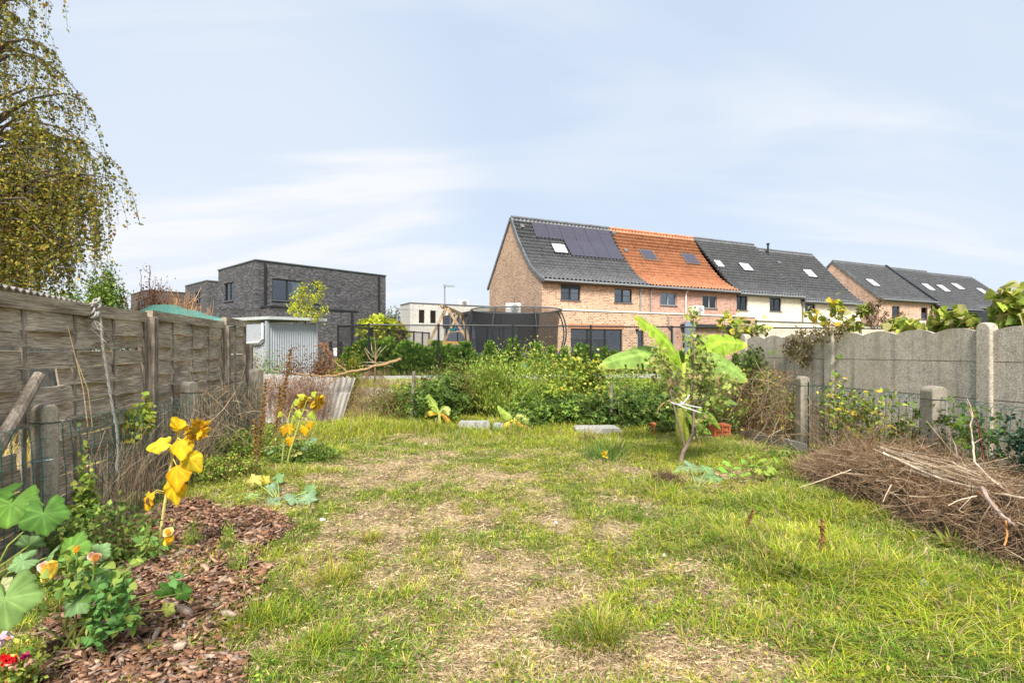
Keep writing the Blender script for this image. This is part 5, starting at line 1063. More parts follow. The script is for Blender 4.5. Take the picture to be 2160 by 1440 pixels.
def small_tree(name, label, px, Y, zb, ptop, wpx, n, ls, colors, kind='quad', trunkz=.35, w_=None, clumps=40, tcol=(.15, .12, .09), spread=.13, wide=1.2):
    b = P(px, 0, Y); top = P(px, ptop, Y).z-zb; rx = wpx/F*Y/2; t = thing(name, label, 'tree', (b.x, b.y, zb))
    z0 = top*trunkz; m = MB().color(tcol); m.tube([(0, 0, 0), (.03, 0, z0), (0, .02, top*.75)], [.03*top**.5+.02, .03*top**.5, .012], 8); cc = norm(rng.normal(size=(clumps, 3)))*(.35+.65*rng.random((clumps, 1))**.5)*np.array([rx, rx, (top-z0)/2]); cc[:, 2] += (top+z0)/2
    for i in range(min(22, clumps)): e = Vector(cc[i]); m.tube([(0, 0, max(z0*.9, e.z-.5*rx)), Vector((e.x*.5, e.y*.5, e.z*.5+.5*max(z0, e.z-.3*rx))), e], [.014, .01, .005], 4, False)
    m.build('trunk', WOODC, t); ci = rng.integers(0, clumps, n); pos = cc[ci]+rng.normal(size=(n, 3))*spread*np.array([rx, rx, (top-z0)*.6])*1.2
    leafset('crown', pos, ls, pal(colors, n, w_)*rng.uniform(.65, 1.4, clumps)[ci][:, None], t, kind, wide=wide); return t
small_tree('deciduous_tree', 'small soft green tree behind the woven fence left of the bare brown shrub', 228, 17, .4, 578, 85, 7000, .09, M_GR+L_GR[:1], trunkz=.2)
small_tree('conifer_tree', 'dark green conifer low behind the fence under the birch', 178, 20, .4, 600, 60, 4000, .09, D_GR, trunkz=.15)
small_tree('deciduous_tree', 'yellow green bush tree showing under the birch branches above the shed roof', 130, 15, .3, 600, 70, 4200, .08, L_GR+M_GR, trunkz=.2)
small_tree('catalpa_tree', 'lime green round headed tree in front of the black house', 793, 29, .45, 668, 66, 3800, .2, [(.45, .5, .04), (.36, .44, .04), (.55, .52, .06)], 'heart', .62, clumps=30)
small_tree('catalpa_tree', 'greener round headed tree with orange tints next to the lime green one', 836, 33, .45, 680, 46, 2600, .2, [(.25, .34, .05), (.3, .36, .05), (.4, .26, .06)], 'heart', .6, clumps=24)
for i, (px, pt, w_) in enumerate(((818, 655, 14), (830, 648, 13), (842, 652, 14), (852, 660, 12))):
    small_tree('poplar_tree', ('slim distant green tree just right of the black house', 'tallest of the slim distant trees beside the black house', 'slim distant tree behind the short street lamp', 'slim distant tree against the white house')[i], px, 62, .45, pt, w_+10, 1500, .25, [(.12, .16, .06), (.17, .2, .08), (.2, .17, .09)], 'lance', .1, clumps=26, wide=2)
# bare brown shrub above the netting
def twiggy(name, label, px, Y, zb, ptop, wpx, n, col, leafn=0, leafc=BRN, leaf_s=.04, asym=0):
    b = P(px, 0, Y); top = P(px, ptop, Y).z-zb; rx = wpx/F*Y/2; t = thing(name, label, 'shrub', (b.x, b.y, zb)); m = MB().color(col); tips = []
    for i in range(n):
        a = rng.uniform(0, 6.28); r_ = rng.random()**.6; e = Vector((math.cos(a)*r_*rx+asym*rx*.3, math.sin(a)*r_*rx, top*(rng.uniform(.7, 1.05)*(1-.3*r_)))); p0 = Vector((e.x*.08, e.y*.08, 0)); mid = p0.lerp(e, .5)+Vector(rng.normal(0, .1*rx, 3)); m.tube([p0, mid, e], [.02, .014, .006], 4, False)
        for k in range(9):
            q = mid.lerp(e, rng.random()); e2 = q+Vector(rng.normal(0, .16*rx, 3))+Vector((0, 0, .1*top*rng.random())); m.tube([q, q.lerp(e2, .5)+Vector(rng.normal(0, .03*rx, 3)), e2], [.009, .007, .004], 3, False); tips.append(e2); tips.append(q.lerp(e2, .5))
    m.build('twigs', WOODC, t)
    if leafn: T_ = np.array([tuple(x) for x in tips]); leafset('leaves', T_[rng.integers(0, len(T_), leafn)]+rng.normal(0, .05, (leafn, 3)), leaf_s, pal(leafc, leafn), t, 'quad')
    return t
twiggy('bare_shrub', 'leggy reddish shrub with sparse leaves rising above the green netting', 322, 12.6, .2, 562, 130, 46, (.22, .12, .09), 2600, BRN+RED, .06)
twiggy('bare_shrub', 'dense orange brown dried shrub right behind the green netting', 385, 13, .2, 603, 150, 150, (.5, .28, .14), 2200, BRN+[(.5, .28, .14)], .05)
twiggy('bare_shrub', 'low dried shrub twigs at the right end of the green netting', 445, 12.5, .2, 645, 60, 30, (.34, .2, .12))
# ---- young laurel columns behind the black fence
lx_ = [(738, 735), (757, 722), (776, 718), (797, 724), (818, 716), (838, 730), (858, 722), (879, 728), (899, 735), (921, 722), (944, 728), (962, 735), (981, 724), (1032, 722), (1062, 745), (1082, 716), (1134, 726), (1163, 733), (1190, 738), (1221, 727), (1241, 732), (1276, 734), (1297, 740), (1330, 742), (1356, 738), (1392, 745), (1436, 742), (1471, 745), (1510, 748), (1552, 748)]
def column():
    h = 1.42; n = 1500; t = thing('laurel_shrub', 'young upright evergreen shrub in the row behind the black chain link fence', 'shrub', (0, 0, 0), 0, 'young evergreen shrubs along the black fence')
    u = rng.random(n)**.8; ns = 11; st = rng.uniform(0, 6.28, ns); si = rng.integers(0, ns, n); rad = (.05+.26*np.sin(np.clip(u*1.1+.1, 0, 1)*math.pi)**.7)*rng.uniform(.5, 1, ns)[si]
    pos = np.stack([np.cos(st[si])*rad, np.sin(st[si])*rad, .12+u*(h-.12)*rng.uniform(.78, 1, ns)[si]], -1)+rng.normal(0, .035, (n, 3)); fw = np.stack([np.cos(st[si])*.45, np.sin(st[si])*.45, np.full(n, 1.1)], -1)
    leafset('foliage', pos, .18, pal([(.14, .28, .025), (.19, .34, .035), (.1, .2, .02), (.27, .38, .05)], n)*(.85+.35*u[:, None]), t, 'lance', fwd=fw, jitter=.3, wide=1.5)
    cv = [([(0, 0, 0), (math.cos(st[i])*.08, math.sin(st[i])*.08, h*.5), (math.cos(st[i])*.14, math.sin(st[i])*.14, h*.85)], [.012, .008, .003]) for i in range(ns)]; stem_mesh('stems', cv, WOODC, t, (.22, .13, .06)); return t
ORD = 'first second third fourth fifth sixth seventh eighth ninth tenth eleventh twelfth thirteenth'.split()
COLL = ['%s from the left in the dense left group of young evergreens behind the black fence' % q for q in ORD]+['slim young evergreen left of the fence post in front of the trampoline', 'lower young evergreen between two taller ones under the trampoline', 'young evergreen right at the fence post in front of the trampoline', 'tall bushy young evergreen under the right half of the trampoline', 'young evergreen under the right rim of the trampoline', 'small young evergreen between trampoline and sliding door', 'taller young evergreen at the left side of the sliding door', 'young evergreen beside the fence post before the sliding door', 'young evergreen in front of the middle of the sliding door', 'young evergreen at the right edge of the sliding door', 'young evergreen before the brick pier right of the sliding door', 'young evergreen seen under the left banana leaf', 'young evergreen behind the tallest banana leaf', 'young evergreen behind the heart of the banana plant', 'young evergreen behind the top of the young fruit tree', 'young evergreen under the right banana leaf', 'last young evergreen on the right beside the wall end']
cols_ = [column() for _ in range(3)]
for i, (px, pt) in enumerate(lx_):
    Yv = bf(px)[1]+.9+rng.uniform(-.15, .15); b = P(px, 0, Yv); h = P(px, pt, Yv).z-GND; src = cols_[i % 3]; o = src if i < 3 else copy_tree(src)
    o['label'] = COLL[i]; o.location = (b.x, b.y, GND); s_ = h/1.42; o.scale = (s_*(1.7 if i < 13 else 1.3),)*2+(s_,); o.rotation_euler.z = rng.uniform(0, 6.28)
# ---- shrubs between shed and black fence
bush('shrub', 'reddish brown dried hydrangea like shrub in front of the grey shed', 'shrub', P(640, 0, 12.6)[:2]+(.1,), (.75, .4, 1.15), 2600, .055, BRN+RED, 'leaf') if False else None
def at(px, Y, z=0.0): q = P(px, 0, Y); return (q.x, q.y, z)
bush('dried_shrub', 'rounded reddish brown dried shrub in front of the grey shed', 'shrub', at(632, 12.4, .05), (.55, .35, 1.25), 3200, .05, RED+BRN, group=None, clumps=30)
bush('dried_shrub', 'rusty brown dried shrub right of the shed corner', 'shrub', at(690, 12.6, .05), (.5, .35, 1.28), 2600, .05, BRN+RED[:1], clumps=26)
bush('golden_shrub', 'green shrub with golden yellow tips behind the corrugated sheet', 'shrub', at(733, 12.8, .05), (.33, .3, 1.38), 2200, .05, [(.5, .42, .04), (.2, .26, .04), (.1, .16, .03), (.42, .28, .04)], clumps=24)
bush('green_shrub', 'small green and yellow shrub in front of the shed side', 'shrub', at(572, 12.2, .05), (.4, .3, 1.2), 2200, .05, M_GR+[(.4, .34, .05)], clumps=22)
bush('pale_shrub', 'pale cream seed headed shrub beside the fence end post', 'shrub', at(535, 12.6, .1), (.28, .25, 1.5), 1700, .045, [(.55, .5, .36), (.45, .4, .25), (.3, .3, .14)], clumps=20)
t = bush('curled_dead_plant', 'curled dead rusty plant arching before the black gate', 'plant', at(695, 14.5, .3), (.12, .1, .6), 260, .06, [(.38, .17, .09), (.3, .13, .08)], clumps=8)
cv = [Vector((.0, 0, 0)), Vector((.07, 0, .6)), Vector((.05, 0, 1.05)), Vector((-.08, 0, 1.4)), Vector((-.3, 0, 1.38))]; pp = np.array([tuple(cv[i].lerp(cv[i+1], k/30)) for i in range(1, 4) for k in range(30)])
leafset('dead_leaves', pp+rng.normal(0, .03, pp.shape), .09, pal([(.4, .18, .1), (.3, .13, .08)], len(pp)), t, down=.8); stem_mesh('stalk', [(cv, .01)], WOODC, t, (.3, .18, .1))
# yellow green sapling before the dark house
def sapling():
    b = at(642, 15.5, .3); t = thing('sapling', 'slender sapling with lime yellow leaves in front of the black house', 'tree', b); o0 = Vector(b); m = MB().color((.2, .15, .08)); m.tube([(0, 0, 0), P(643, 690, 15.5)-o0, P(648, 640, 15.5)-o0, P(650, 604, 15.5)-o0], [.02, .014, .009, .004], 6)
    Pn = []
    for (x, y) in ((640, 604), (636, 612), (668, 600), (678, 608), (632, 622), (655, 625), (672, 622), (622, 627), (640, 636), (664, 634), (626, 640), (650, 645), (620, 655), (640, 655), (660, 655), (684, 653), (672, 664), (624, 668), (645, 668), (662, 672), (615, 650)):
        e = P(x, y, 15.5+rng.uniform(-.4, .4))-o0; m.tube([P(645+(x-645)*.2, y+14, 15.5)-o0, e], [.005, .002], 4, False); Pn += [tuple(e+Vector(rng.normal(0, .07, 3))) for _ in range(60)]
    m.build('stem', WOODC, t); n = len(Pn); leafset('leaves', np.array(Pn), .075, pal([(.5, .5, .03), (.38, .44, .04), (.58, .52, .05), (.3, .36, .05)], n), t, down=.2)
sapling()
# ---- the overgrown hedge : each heap its own plant
HB = [('low_weeds', 'tangled green and brown weeds filling the gap right of the dead fir', 865, 12.0, .5, 800, 150, M_GR+M_GR+BRN+L_GR, 'leaf', .05, 4600),
 ('mixed_climbers', 'mixed green climbers behind the left brambles of the hedge', 1010, 12.4, .5, 770, 170, M_GR+L_GR+D_GR, 'leaf', .06, 5200),
 ('bramble_bush', 'dark leaved bramble heap at the left end of the hedge behind the first small banana', 925, 11.4, 1.0, 800, 140, D_GR+M_GR[:1], 'bramble', .085, 3000),
 ('dried_weeds', 'reddish brown dried weeds standing up from the hedge left of centre', 955, 11.9, .5, 772, 170, BRN+RED[:1]+M_GR+M_GR, 'leaf', .055, 5400),
 ('green_weeds', 'tall feathery pale green weeds in the hedge between the small bananas', 1070, 11.5, .6, 775, 150, M_GR+L_GR, 'lance', .09, 8500),
 ('climbing_bindweed', 'yellow green climbing vine heap rising highest left of hedge centre', 1105, 12.2, .7, 742, 220, L_GR+M_GR+YEL[2:], 'leaf', .058, 8000),
 ('bindweed_mound', 'bright green heart leaved bindweed mound with yellow leaves in the hedge', 1222, 11.7, .6, 765, 160, L_GR+M_GR+YEL[:1], 'heart', .075, 4600),
 ('bramble_bush', 'broad dark bramble heap in front of the middle of the hedge', 1150, 10.9, .9, 832, 170, D_GR+M_GR[:2], 'bramble', .085, 3400),
 ('bramble_bush', 'large dark green bramble heap right of the pale stake', 1335, 10.9, .9, 828, 220, D_GR, 'bramble', .085, 4600),
 ('nettle_patch', 'light green nettles along the top of the hedge right of centre', 1355, 11.9, .6, 778, 200, M_GR+L_GR[:1], 'leaf', .06, 6000),
 ('bramble_bush', 'dark bramble heap behind the banana plant', 1490, 11.2, .8, 785, 160, D_GR+M_GR[:1], 'bramble', .085, 3000),
 ('low_weeds', 'low mixed green weeds at the left foot of the hedge by the dead fir', 838, 11.3, .5, 828, 120, M_GR+BRN[:2], 'leaf', .05, 3400),
 ('bramble_bush', 'small dark bramble tuft between the slabs and the stake', 1250, 10.7, .5, 858, 110, D_GR+M_GR[:1], 'bramble', .075, 1500),
 ('dried_weeds', 'straggly tan weeds on top of the hedge behind the pale stake', 1290, 12.3, .5, 765, 130, BRN+L_GR, 'leaf', .045, 2400)]
for nm, lb, px, Yv, ry, pt, wpx, cs, kd, ls, n in HB:
    top = P(px, pt, Yv).z-gzf(P(px, 0, Yv).x, Yv); bush(nm, lb, 'bush' if 'bush' in nm else 'weeds', at(px, Yv, gzf(P(px, 0, Yv).x, Yv)-.03), (wpx/F*Yv/2, ry, top*.95), n, ls, cs, kd, clumps=44, spread=.15, tophat=.18, nstem=26, up=(1.2 if kd == 'lance' else None), hollow=.2)
# strands: thin curved stalks, uncountable tangles kept as one thing each
def strands(name, label, cat, starts, dirs, L_, r_, cols, curl=.5, grav=0.0, seg=5, parent=None, group=None, mat=None, kd=None):
    n = len(starts); P0 = np.array(starts, float); d = norm(np.array(dirs, float)); L_ = np.broadcast_to(L_, n); pts = [P0]; dd_ = d.copy(); drift = rng.normal(0, curl, (n, 3))
    for k in range(seg):
        dd_ = norm(dd_+drift/seg+rng.normal(0, curl*.35/seg**.5, (n, 3))+np.array([0, 0, -grav/seg])); pts.append(pts[-1]+dd_*(L_/seg)[:, None])
    Pn = np.stack(pts, 1); m_ = seg+1; tg = norm(np.gradient(Pn, axis=1)); a = norm(np.cross(tg, rng.normal(size=(n, 1, 3)))); b = np.cross(tg, a); rr = (np.broadcast_to(r_, n)*rng.uniform(.6, 1.4, n))[:, None, None]*np.linspace(1, .5, m_)[None, :, None]
    ring_ = np.stack([Pn+rr*(a*math.cos(q)+b*math.sin(q)) for q in (0, 2.094, 4.189)], 2); V = ring_.reshape(n, -1, 3)
    fs = np.array([(3*k+j, 3*k+(j+1) % 3, 3*(k+1)+(j+1) % 3, 3*(k+1)+j) for k in range(seg) for j in range(3)]); Fa = (np.arange(n)*3*m_)[:, None, None]+fs[None]
    C = np.repeat(pal(cols, n)*rng.uniform(.7, 1.3, (n, 1)), 3*m_, 0); o = np_mesh(name, V.reshape(-1, 3), Fa.reshape(-1, 4), mat or WOODC, parent, col=C)
    if label: tag(o, label, cat, group, kd)
    return o
TAN = [(.42, .3, .18), (.5, .38, .24), (.33, .22, .13), (.22, .14, .085), (.56, .45, .32)]
def U(a, b, n): return rng.uniform(a, b, n)
n = 620; x = U(-.1, .1, n); yv = U(6.0, 8.9, n); px0 = -2.6-.19*yv
strands('dried_vines', 'tan dried vines and grass stalks hanging over the sagging left wire fence', 'dried vines', np.stack([px0+U(-.08, .1, n), yv, U(.15, 1.05, n)], -1), np.stack([U(-.15, .2, n), U(-.25, .25, n), U(-1, .3, n)], -1), U(.25, .65, n), .0028, TAN, .8, .9)
n = 480; yv = U(4.2, 6.5, n); strands('dried_grass_stalks', 'dry straw stalks standing behind the near left wire fence', 'dried stalks', np.stack([-2.6-.19*yv+U(-.12, .15, n), yv, U(0, .25, n)], -1), np.stack([U(-.2, .25, n), U(-.3, .3, n), U(.8, 1.2, n)], -1), U(.3, .8, n), .0024, TAN, .5, .2)
for (px, Yv, h, l) in ((195, 4.3, .62, 'lone straw coloured stalk leaning on the woven fence beside the rope'), (185, 4.2, .8, 'thin tan stalk crossing the woven slats below the rope')):
    b = P(px, 900, Yv); o = MB().color((.5, .36, .18)).tube([b, b+Vector((-.06, .03, .3)), b+Vector((-.2, .05, h))], [.004, .003, .002], 5).build('dry_stalk', WOODC); tag(o, l, 'stalk')
# right fence: dry tangle mass at far end
n = 2600; yv = U(7.5, 9.9, n); xx = 4.0+.0*yv+U(-.22, .3, n); z0 = np.abs(rng.normal(.55, .35, n)); z0 = np.clip(z0, .05, 1.2)
strands('dried_vine_tangle', 'thick brown tangle of dried vines hanging over the right fence by the kerb', 'dried vines', np.stack([xx, yv, z0], -1), np.stack([U(-.5, .3, n), U(-.7, .7, n), U(-1.1, .2, n)], -1), U(.2, .6, n), .0026, TAN+BRN, 1.3, .8)
def vine_on_fence(label, y0, y1, z0, z1, n, cs, ls=.06, kind='leaf', x=None, cl=30, name='bramble_vine', off=0.0, twigs=60, tc=(.2, .12, .07), cat='bramble'):
    t = thing(name, label, cat, (0, 0, 0)); cx_ = (lambda y: 4.09-.01*(y-6)) if x is None else x; cy = U(y0, y1, cl); cz = U(z0, z1, cl); C0 = np.stack([np.array([cx_(y) for y in cy])+U(-.1, .08, cl)+off, cy, cz], -1)
    ci = rng.integers(0, cl, n); pos = C0[ci]+rng.normal(0, 1, (n, 3))*np.array([.06, .12, .1]); pos[:, 2] = np.maximum(pos[:, 2], .02)
    leafset('leaves', pos, ls, pal(cs, n)*rng.uniform(.75, 1.25, cl)[ci][:, None], t, kind)
    cv = []
    for i in range(twigs): q = Vector(C0[i % cl]); b = Vector((q.x+rng.normal(0, .1), q.y+rng.normal(0, .25), max(0, z0-.3))); cv.append(([b, b.lerp(q, .5)+Vector(rng.normal(0, .07, 3)), q+Vector(rng.normal(0, .08, 3))], [.004, .003, .002]))
    stem_mesh('canes', cv, WOODC, t, tc); t.location = (cx_((y0+y1)/2), (y0+y1)/2, 0)
    for ch in [o for o in sc.objects if o.parent == t]: ch.data.transform(Matrix.Translation(-t.location))
    return t
vine_on_fence('bramble with green and golden leaves climbing the right wire fence between the two posts', 5.35, 6.9, .25, 1.0, 1300, M_GR+L_GR+YEL+D_GR, .06, cl=30)
vine_on_fence('sparse yellowing bramble left of the slim right fence post', 7.5, 8.9, .3, 1.05, 900, M_GR+YEL+L_GR, .055, cl=24)
vine_on_fence('dark green bramble around the foot of the thick lichened post', 4.75, 5.6, .2, .85, 520, D_GR+M_GR, .07, 'bramble', cl=16, off=.06)
vine_on_fence('dark blue green bramble at the right edge behind the heap', 3.4, 4.8, .25, .8, 650, [(.05, .1, .05), (.06, .11, .06), (.04, .08, .035)], .075, 'bramble', cl=18, off=.08)
vine_on_fence('dark ivy bramble climbing the wall end beside the banana', 8.7, 9.5, .9, 1.45, 420, D_GR+M_GR[:1], .075, 'bramble', cl=18, x=lambda y: 4.1)
vine_on_fence('mixed bramble leaves between banana and dried tangle', 8.6, 10.2, .2, 1.25, 900, D_GR+M_GR+YEL[:1], .06, cl=30, x=lambda y: 3.75)
n = 260; yv = U(5.3, 7.3, n); strands('dry_bramble_canes', 'dry brown canes woven through the middle of the right wire fence', 'dried canes', np.stack([U(3.95, 4.15, n), yv, U(.05, .7, n)], -1), np.stack([U(-.3, .3, n), U(-.8, .8, n), U(-.3, 1, n)], -1), U(.3, .7, n), .0025, TAN+BRN, .8, .3)
def hit_wall(px, py, off=0.0):                           # point on the concrete wall line (x = 6.242-.22y) pushed off towards camera
    tt = (px-1080)/F; Yv = (6.242+off)/(tt+.22); return P(px, py, Yv)
def wallvine(label, pts, n, cs, ls, kind='heart', name='wall_creeper', off=.25, sp=.07, stalk=None, scol=(.2, .16, .06), w_=None, down=.4):
    Q_ = [hit_wall(*p, off) for p in pts]; o0 = Vector((Q_[0].x, Q_[0].y, 0)); t = thing(name, label, 'creeper', tuple(o0)); A_ = np.array([tuple(q-o0) for q in Q_]); ci = rng.integers(0, len(A_), n)
    leafset('leaves', A_[ci]+rng.normal(0, sp, (n, 3)), ls, pal(cs, n, w_), t, kind, down=down); cv = []
    for a, b in (stalk or []): a, b = hit_wall(*a, off)-o0, hit_wall(*b, off)-o0; cv.append(([a, a.lerp(b, .5)+Vector((.01, 0, .03)), b], [.006, .005, .003]))
    if cv: stem_mesh('stems', cv, WOODC, t, scol)
    return t
LV = [(.33, .42, .06), (.26, .36, .06), (.42, .44, .08), (.5, .46, .2)]
wallvine('leafy green creeper with yellow leaves over the far left end of the wall', [(1530, 668), (1525, 684), (1548, 676), (1540, 695), (1556, 700), (1575, 702), (1590, 690), (1608, 692), (1600, 705), (1560, 712), (1530, 715), (1515, 722), (1545, 718), (1572, 690)], 230, LV+YEL[:1]+D_GR[:1], .11, off=.15, sp=.06, stalk=[((1520, 740), (1530, 665)), ((1540, 720), (1600, 690)), ((1540, 720), (1560, 705))])
wallvine('withered olive brown vine hanging over the wall post', [(1690, 700), (1700, 712), (1670, 715), (1660, 728), (1672, 745), (1690, 735), (1705, 725), (1700, 745), (1697, 765), (1720, 700), (1745, 695), (1765, 700), (1735, 712), (1680, 722), (1664, 740), (1696, 755), (1775, 692)], 900, [(.2, .17, .07), (.28, .22, .1), (.14, .13, .05), (.24, .16, .1)], .05, 'leaf', 'withered_vine', -.12, .045, [((1780, 690), (1690, 705)), ((1690, 705), (1660, 740)), ((1710, 705), (1697, 765))], (.2, .15, .09), down=1.2)
wallvine('yellow and green large leaved creeper above the wall beside the cream house', [(1760, 634), (1757, 645), (1763, 655), (1775, 645), (1715, 655), (1720, 668), (1708, 662), (1740, 680), (1735, 672), (1770, 690), (1782, 685), (1790, 690), (1800, 680), (1808, 692), (1770, 668), (1748, 690)], 150, LV+YEL[:2], .1, off=.35, sp=.03, stalk=[((1785, 705), (1762, 632)), ((1770, 690), (1712, 655)), ((1780, 700), (1738, 670)), ((1790, 700), (1808, 680))])
wallvine('brown dried seed spikes with a few lime leaves above the wall middle', [(1857, 632), (1852, 645), (1848, 658), (1843, 670), (1840, 650), (1838, 640), (1826, 655), (1830, 668), (1832, 680), (1870, 662), (1862, 675), (1900, 662), (1890, 672), (1880, 682), (1838, 685)], 900, [(.2, .13, .08), (.26, .18, .1), (.14, .1, .06)], .028, 'leaf', 'dried_spikes', .35, .022, [((1840, 695), (1857, 630)), ((1838, 695), (1838, 638)), ((1838, 695), (1825, 648)), ((1845, 695), (1905, 658)), ((1842, 695), (1872, 660))], (.2, .13, .08))
wallvine('lime leaves hanging beside the brown seed spikes', [(1820, 645), (1818, 655), (1826, 650), (1832, 648), (1812, 662), (1818, 690), (1810, 684)], 60, LV, .1, off=.33, sp=.025, stalk=[((1836, 690), (1820, 645))])
wallvine('lime yellow creeper leaves over the wall left of the air conditioner', [(1885, 675), (1890, 682), (1898, 678), (1900, 686), (1925, 683), (1932, 685), (1935, 690), (1910, 690), (1880, 688), (1893, 690)], 90, LV+YEL[2:], .11, off=.3, sp=.035, stalk=[((1870, 700), (1898, 672)), ((1900, 695), (1930, 682))])
wallvine('green creeper mound over the wall between two bumps near the right', [(1990, 665), (2000, 668), (2012, 662), (2025, 668), (2035, 675), (2042, 683), (1980, 675), (1972, 684), (1985, 690), (2005, 680), (2020, 682), (2038, 688)], 190, LV+M_GR[3:], .11, off=.3, sp=.045, stalk=[((2000, 700), (2010, 662))])
wallvine('large bright creeper leaves over the wall at the right edge', [(2105, 640), (2118, 630), (2130, 622), (2142, 618), (2130, 640), (2145, 650), (2158, 640), (2120, 650), (2112, 680), (2125, 685), (2140, 676), (2155, 668), (2130, 665), (2150, 690), (2108, 690), (2175, 660), (2180, 640)], 240, LV, .13, off=.3, sp=.045, stalk=[((2120, 700), (2142, 618)), ((2120, 700), (2105, 640)), ((2140, 700), (2160, 660))])
wallvine('two small ivy sprigs clinging to the wall below the withered vine', [(1764, 755), (1768, 752), (1762, 782), (1766, 790), (1768, 793)], 16, M_GR, .06, off=-.07, sp=.012)
# ---- brush heap
def heap():
    t = thing('brush_heap', 'large heap of dead brown brushwood and roots against the right fence', 'brush heap', (3.75, 5.0, 0)); o0 = np.array([3.75, 5.0, 0]); 
    rid = np.array([(3.6, 6.4, .05), (3.7, 6.1, .22), (3.78, 5.7, .42), (3.84, 5.1, .54), (3.88, 4.6, .47), (3.92, 4.1, .4), (3.98, 3.5, .37), (4.06, 2.95, .3), (4.1, 2.6, .04)])
    wd = lambda y: np.interp(y, [2.6, 4, 5, 6, 6.6], [.42, .62, .56, .4, .2])
    rx_ = lambda y: np.interp(y, rid[::-1][:, 1][::1] if False else sorted(rid[:, 1]), [r[0] for r in sorted(rid.tolist(), key=lambda q: q[1])]); rz2 = lambda y: np.interp(y, sorted(rid[:, 1]), [r[2] for r in sorted(rid.tolist(), key=lambda q: q[1])])
    ny, nx = 90, 50; yy = np.linspace(2.6, 6.7, ny); V = []
    def surf(y, s): x = rx_(y)+s*wd(y)*1.05; z = rz2(y)*np.clip(1-np.abs(s)**2.2, 0, 1)**.75; return x, z
    for y in yy:
        for s in np.linspace(-1, 1, nx): x, z = surf(y, s); b_ = float(fbm(np.array(x*6), np.array(y*6), 61)-.5)*.38+float(fbm(np.array(x*20), np.array(y*20), 64)-.5)*.12; V.append((x, y, max(-.02, z*.86+b_*min(1, z*5))))
    I = np.arange(ny*nx).reshape(ny, nx); FQ = np.stack([I[:-1, :-1], I[:-1, 1:], I[1:, 1:], I[1:, :-1]], -1).reshape(-1, 4)
    m = NT('heap_core'); n_ = m.noise(m.mapv(m.obj(), (12, 30, 30)), 2.5, 7, .75); m.col(m.ramp(n_, [(.35, (.02, .013, .01)), (.6, (.09, .055, .032)), (.75, (.2, .125, .075))])).rough(.95); m.bump(n_, 1, .04)
    np_mesh('core', np.array(V)-o0, FQ, m.done(), t)
    def st(n, lo, hi, r_, cols, name, dirs, curl, zoff=(.0, .03), s0=-1.0, s1=1.0, L_=(.12, .4)):
        y = U(lo, hi, n); s = U(s0, s1, n); x, z = surf(y, s); zz = np.maximum(z*.86+((fbm(x*6, y*6, 61)-.5)*.38+(fbm(x*20, y*20, 64)-.5)*.12)*np.minimum(1, z*5), 0)+U(*zoff, n); d = dirs(n); L2 = U(*L_, n); p = np.stack([x, y, zz], -1)-d*L2[:, None]*.5-o0; strands(name, None, None, p, d, L2, r_, cols, curl, .25, parent=t)
    flat = lambda n: norm(np.stack([U(-.6, 1, n), U(-1, .5, n)-.2, U(-.35, .3, n)], -1))
    rnd = lambda n: norm(np.stack([U(-1, 1, n), U(-1, 1, n), U(-.6, .6, n)], -1))
    st(14000, 2.6, 6.5, .0014, [(.3, .185, .1), (.2, .115, .065), (.1, .06, .035), (.44, .3, .17), (.34, .21, .12)], 'root_fibres', rnd, 1.8, (-.02, .05))
    st(4200, 2.7, 6.4, .0017, [(.42, .3, .18), (.34, .23, .14), (.52, .4, .27), (.26, .16, .1)], 'dry_stems', flat, .9, (0, .08), -.95, .9, (.15, .6))
    bd = lambda n: norm(np.stack([U(.55, .75, n), U(-1, -.75, n), U(-.32, -.1, n)], -1))
    st(34, 3.2, 6.0, .010, [(.4, .3, .22), (.3, .21, .15), (.5, .4, .3)], 'branches', rnd, .35, (.02, .1), -.8, .8, (.4, .95))
    st(260, 3.1, 6.3, .005, [(.36, .25, .16), (.28, .18, .11), (.46, .34, .22), (.2, .13, .08)], 'cut_twigs', rnd, .5, (.0, .09), -.95, .95, (.15, .5))
    y = U(2.9, 6.4, 2600); s = U(-1, .95, 2600); x, z = surf(y, s); pz = np.maximum(z*.86+((fbm(x*6, y*6, 61)-.5)*.38)*np.minimum(1, z*5), 0)+U(0, .04, 2600); leafset('dead_leaves', np.stack([x, y, pz], -1)-o0, .045, pal([(.3, .18, .09), (.2, .11, .06), (.4, .26, .14), (.12, .07, .04)], 2600), t, 'leaf', down=0)
    st(120, 3.9, 4.75, .003, [(.6, .48, .34), (.52, .4, .27), (.66, .55, .42)], 'pale_canes', bd, .3, (.0, .09), -.3, .2, (.5, 1.0))
    return t
heap()
def stick(label, pts, r0, r1, col, name='dead_branch', twigs=()):
    Q_ = [P(*p) for p in pts]; o0 = Q_[0]; t = thing(name, label, 'branch', tuple(o0)); rs = np.linspace(r0, r1, len(Q_)); m = MB().color(col); fine = []
    for i in range(len(Q_)-1):
        for k in range(4): fine.append(Q_[i].lerp(Q_[i+1], k/4)-o0+Vector(rng.normal(0, r0*.25, 3)))
    fine.append(Q_[-1]-o0); m.tube(fine, list(np.linspace(r0, r1, len(fine))), 7); m.build('limb', WOODC, t)
    if twigs:
        for tw in twigs: MB().color(col).tube([P(*p)-o0 for p in tw], [r1*.8]*(len(tw)-1)+[r1*.4], 5).build('twig', WOODC, t)
    return t
stick('long pale curved branch lying across the top of the heap', [(1862, 955, 4.95), (1895, 970, 4.85), (1960, 1000, 4.55), (2010, 1018, 4.35), (2080, 1035, 4.1), (2165, 1052, 3.8)], .011, .012, (.68, .56, .42))
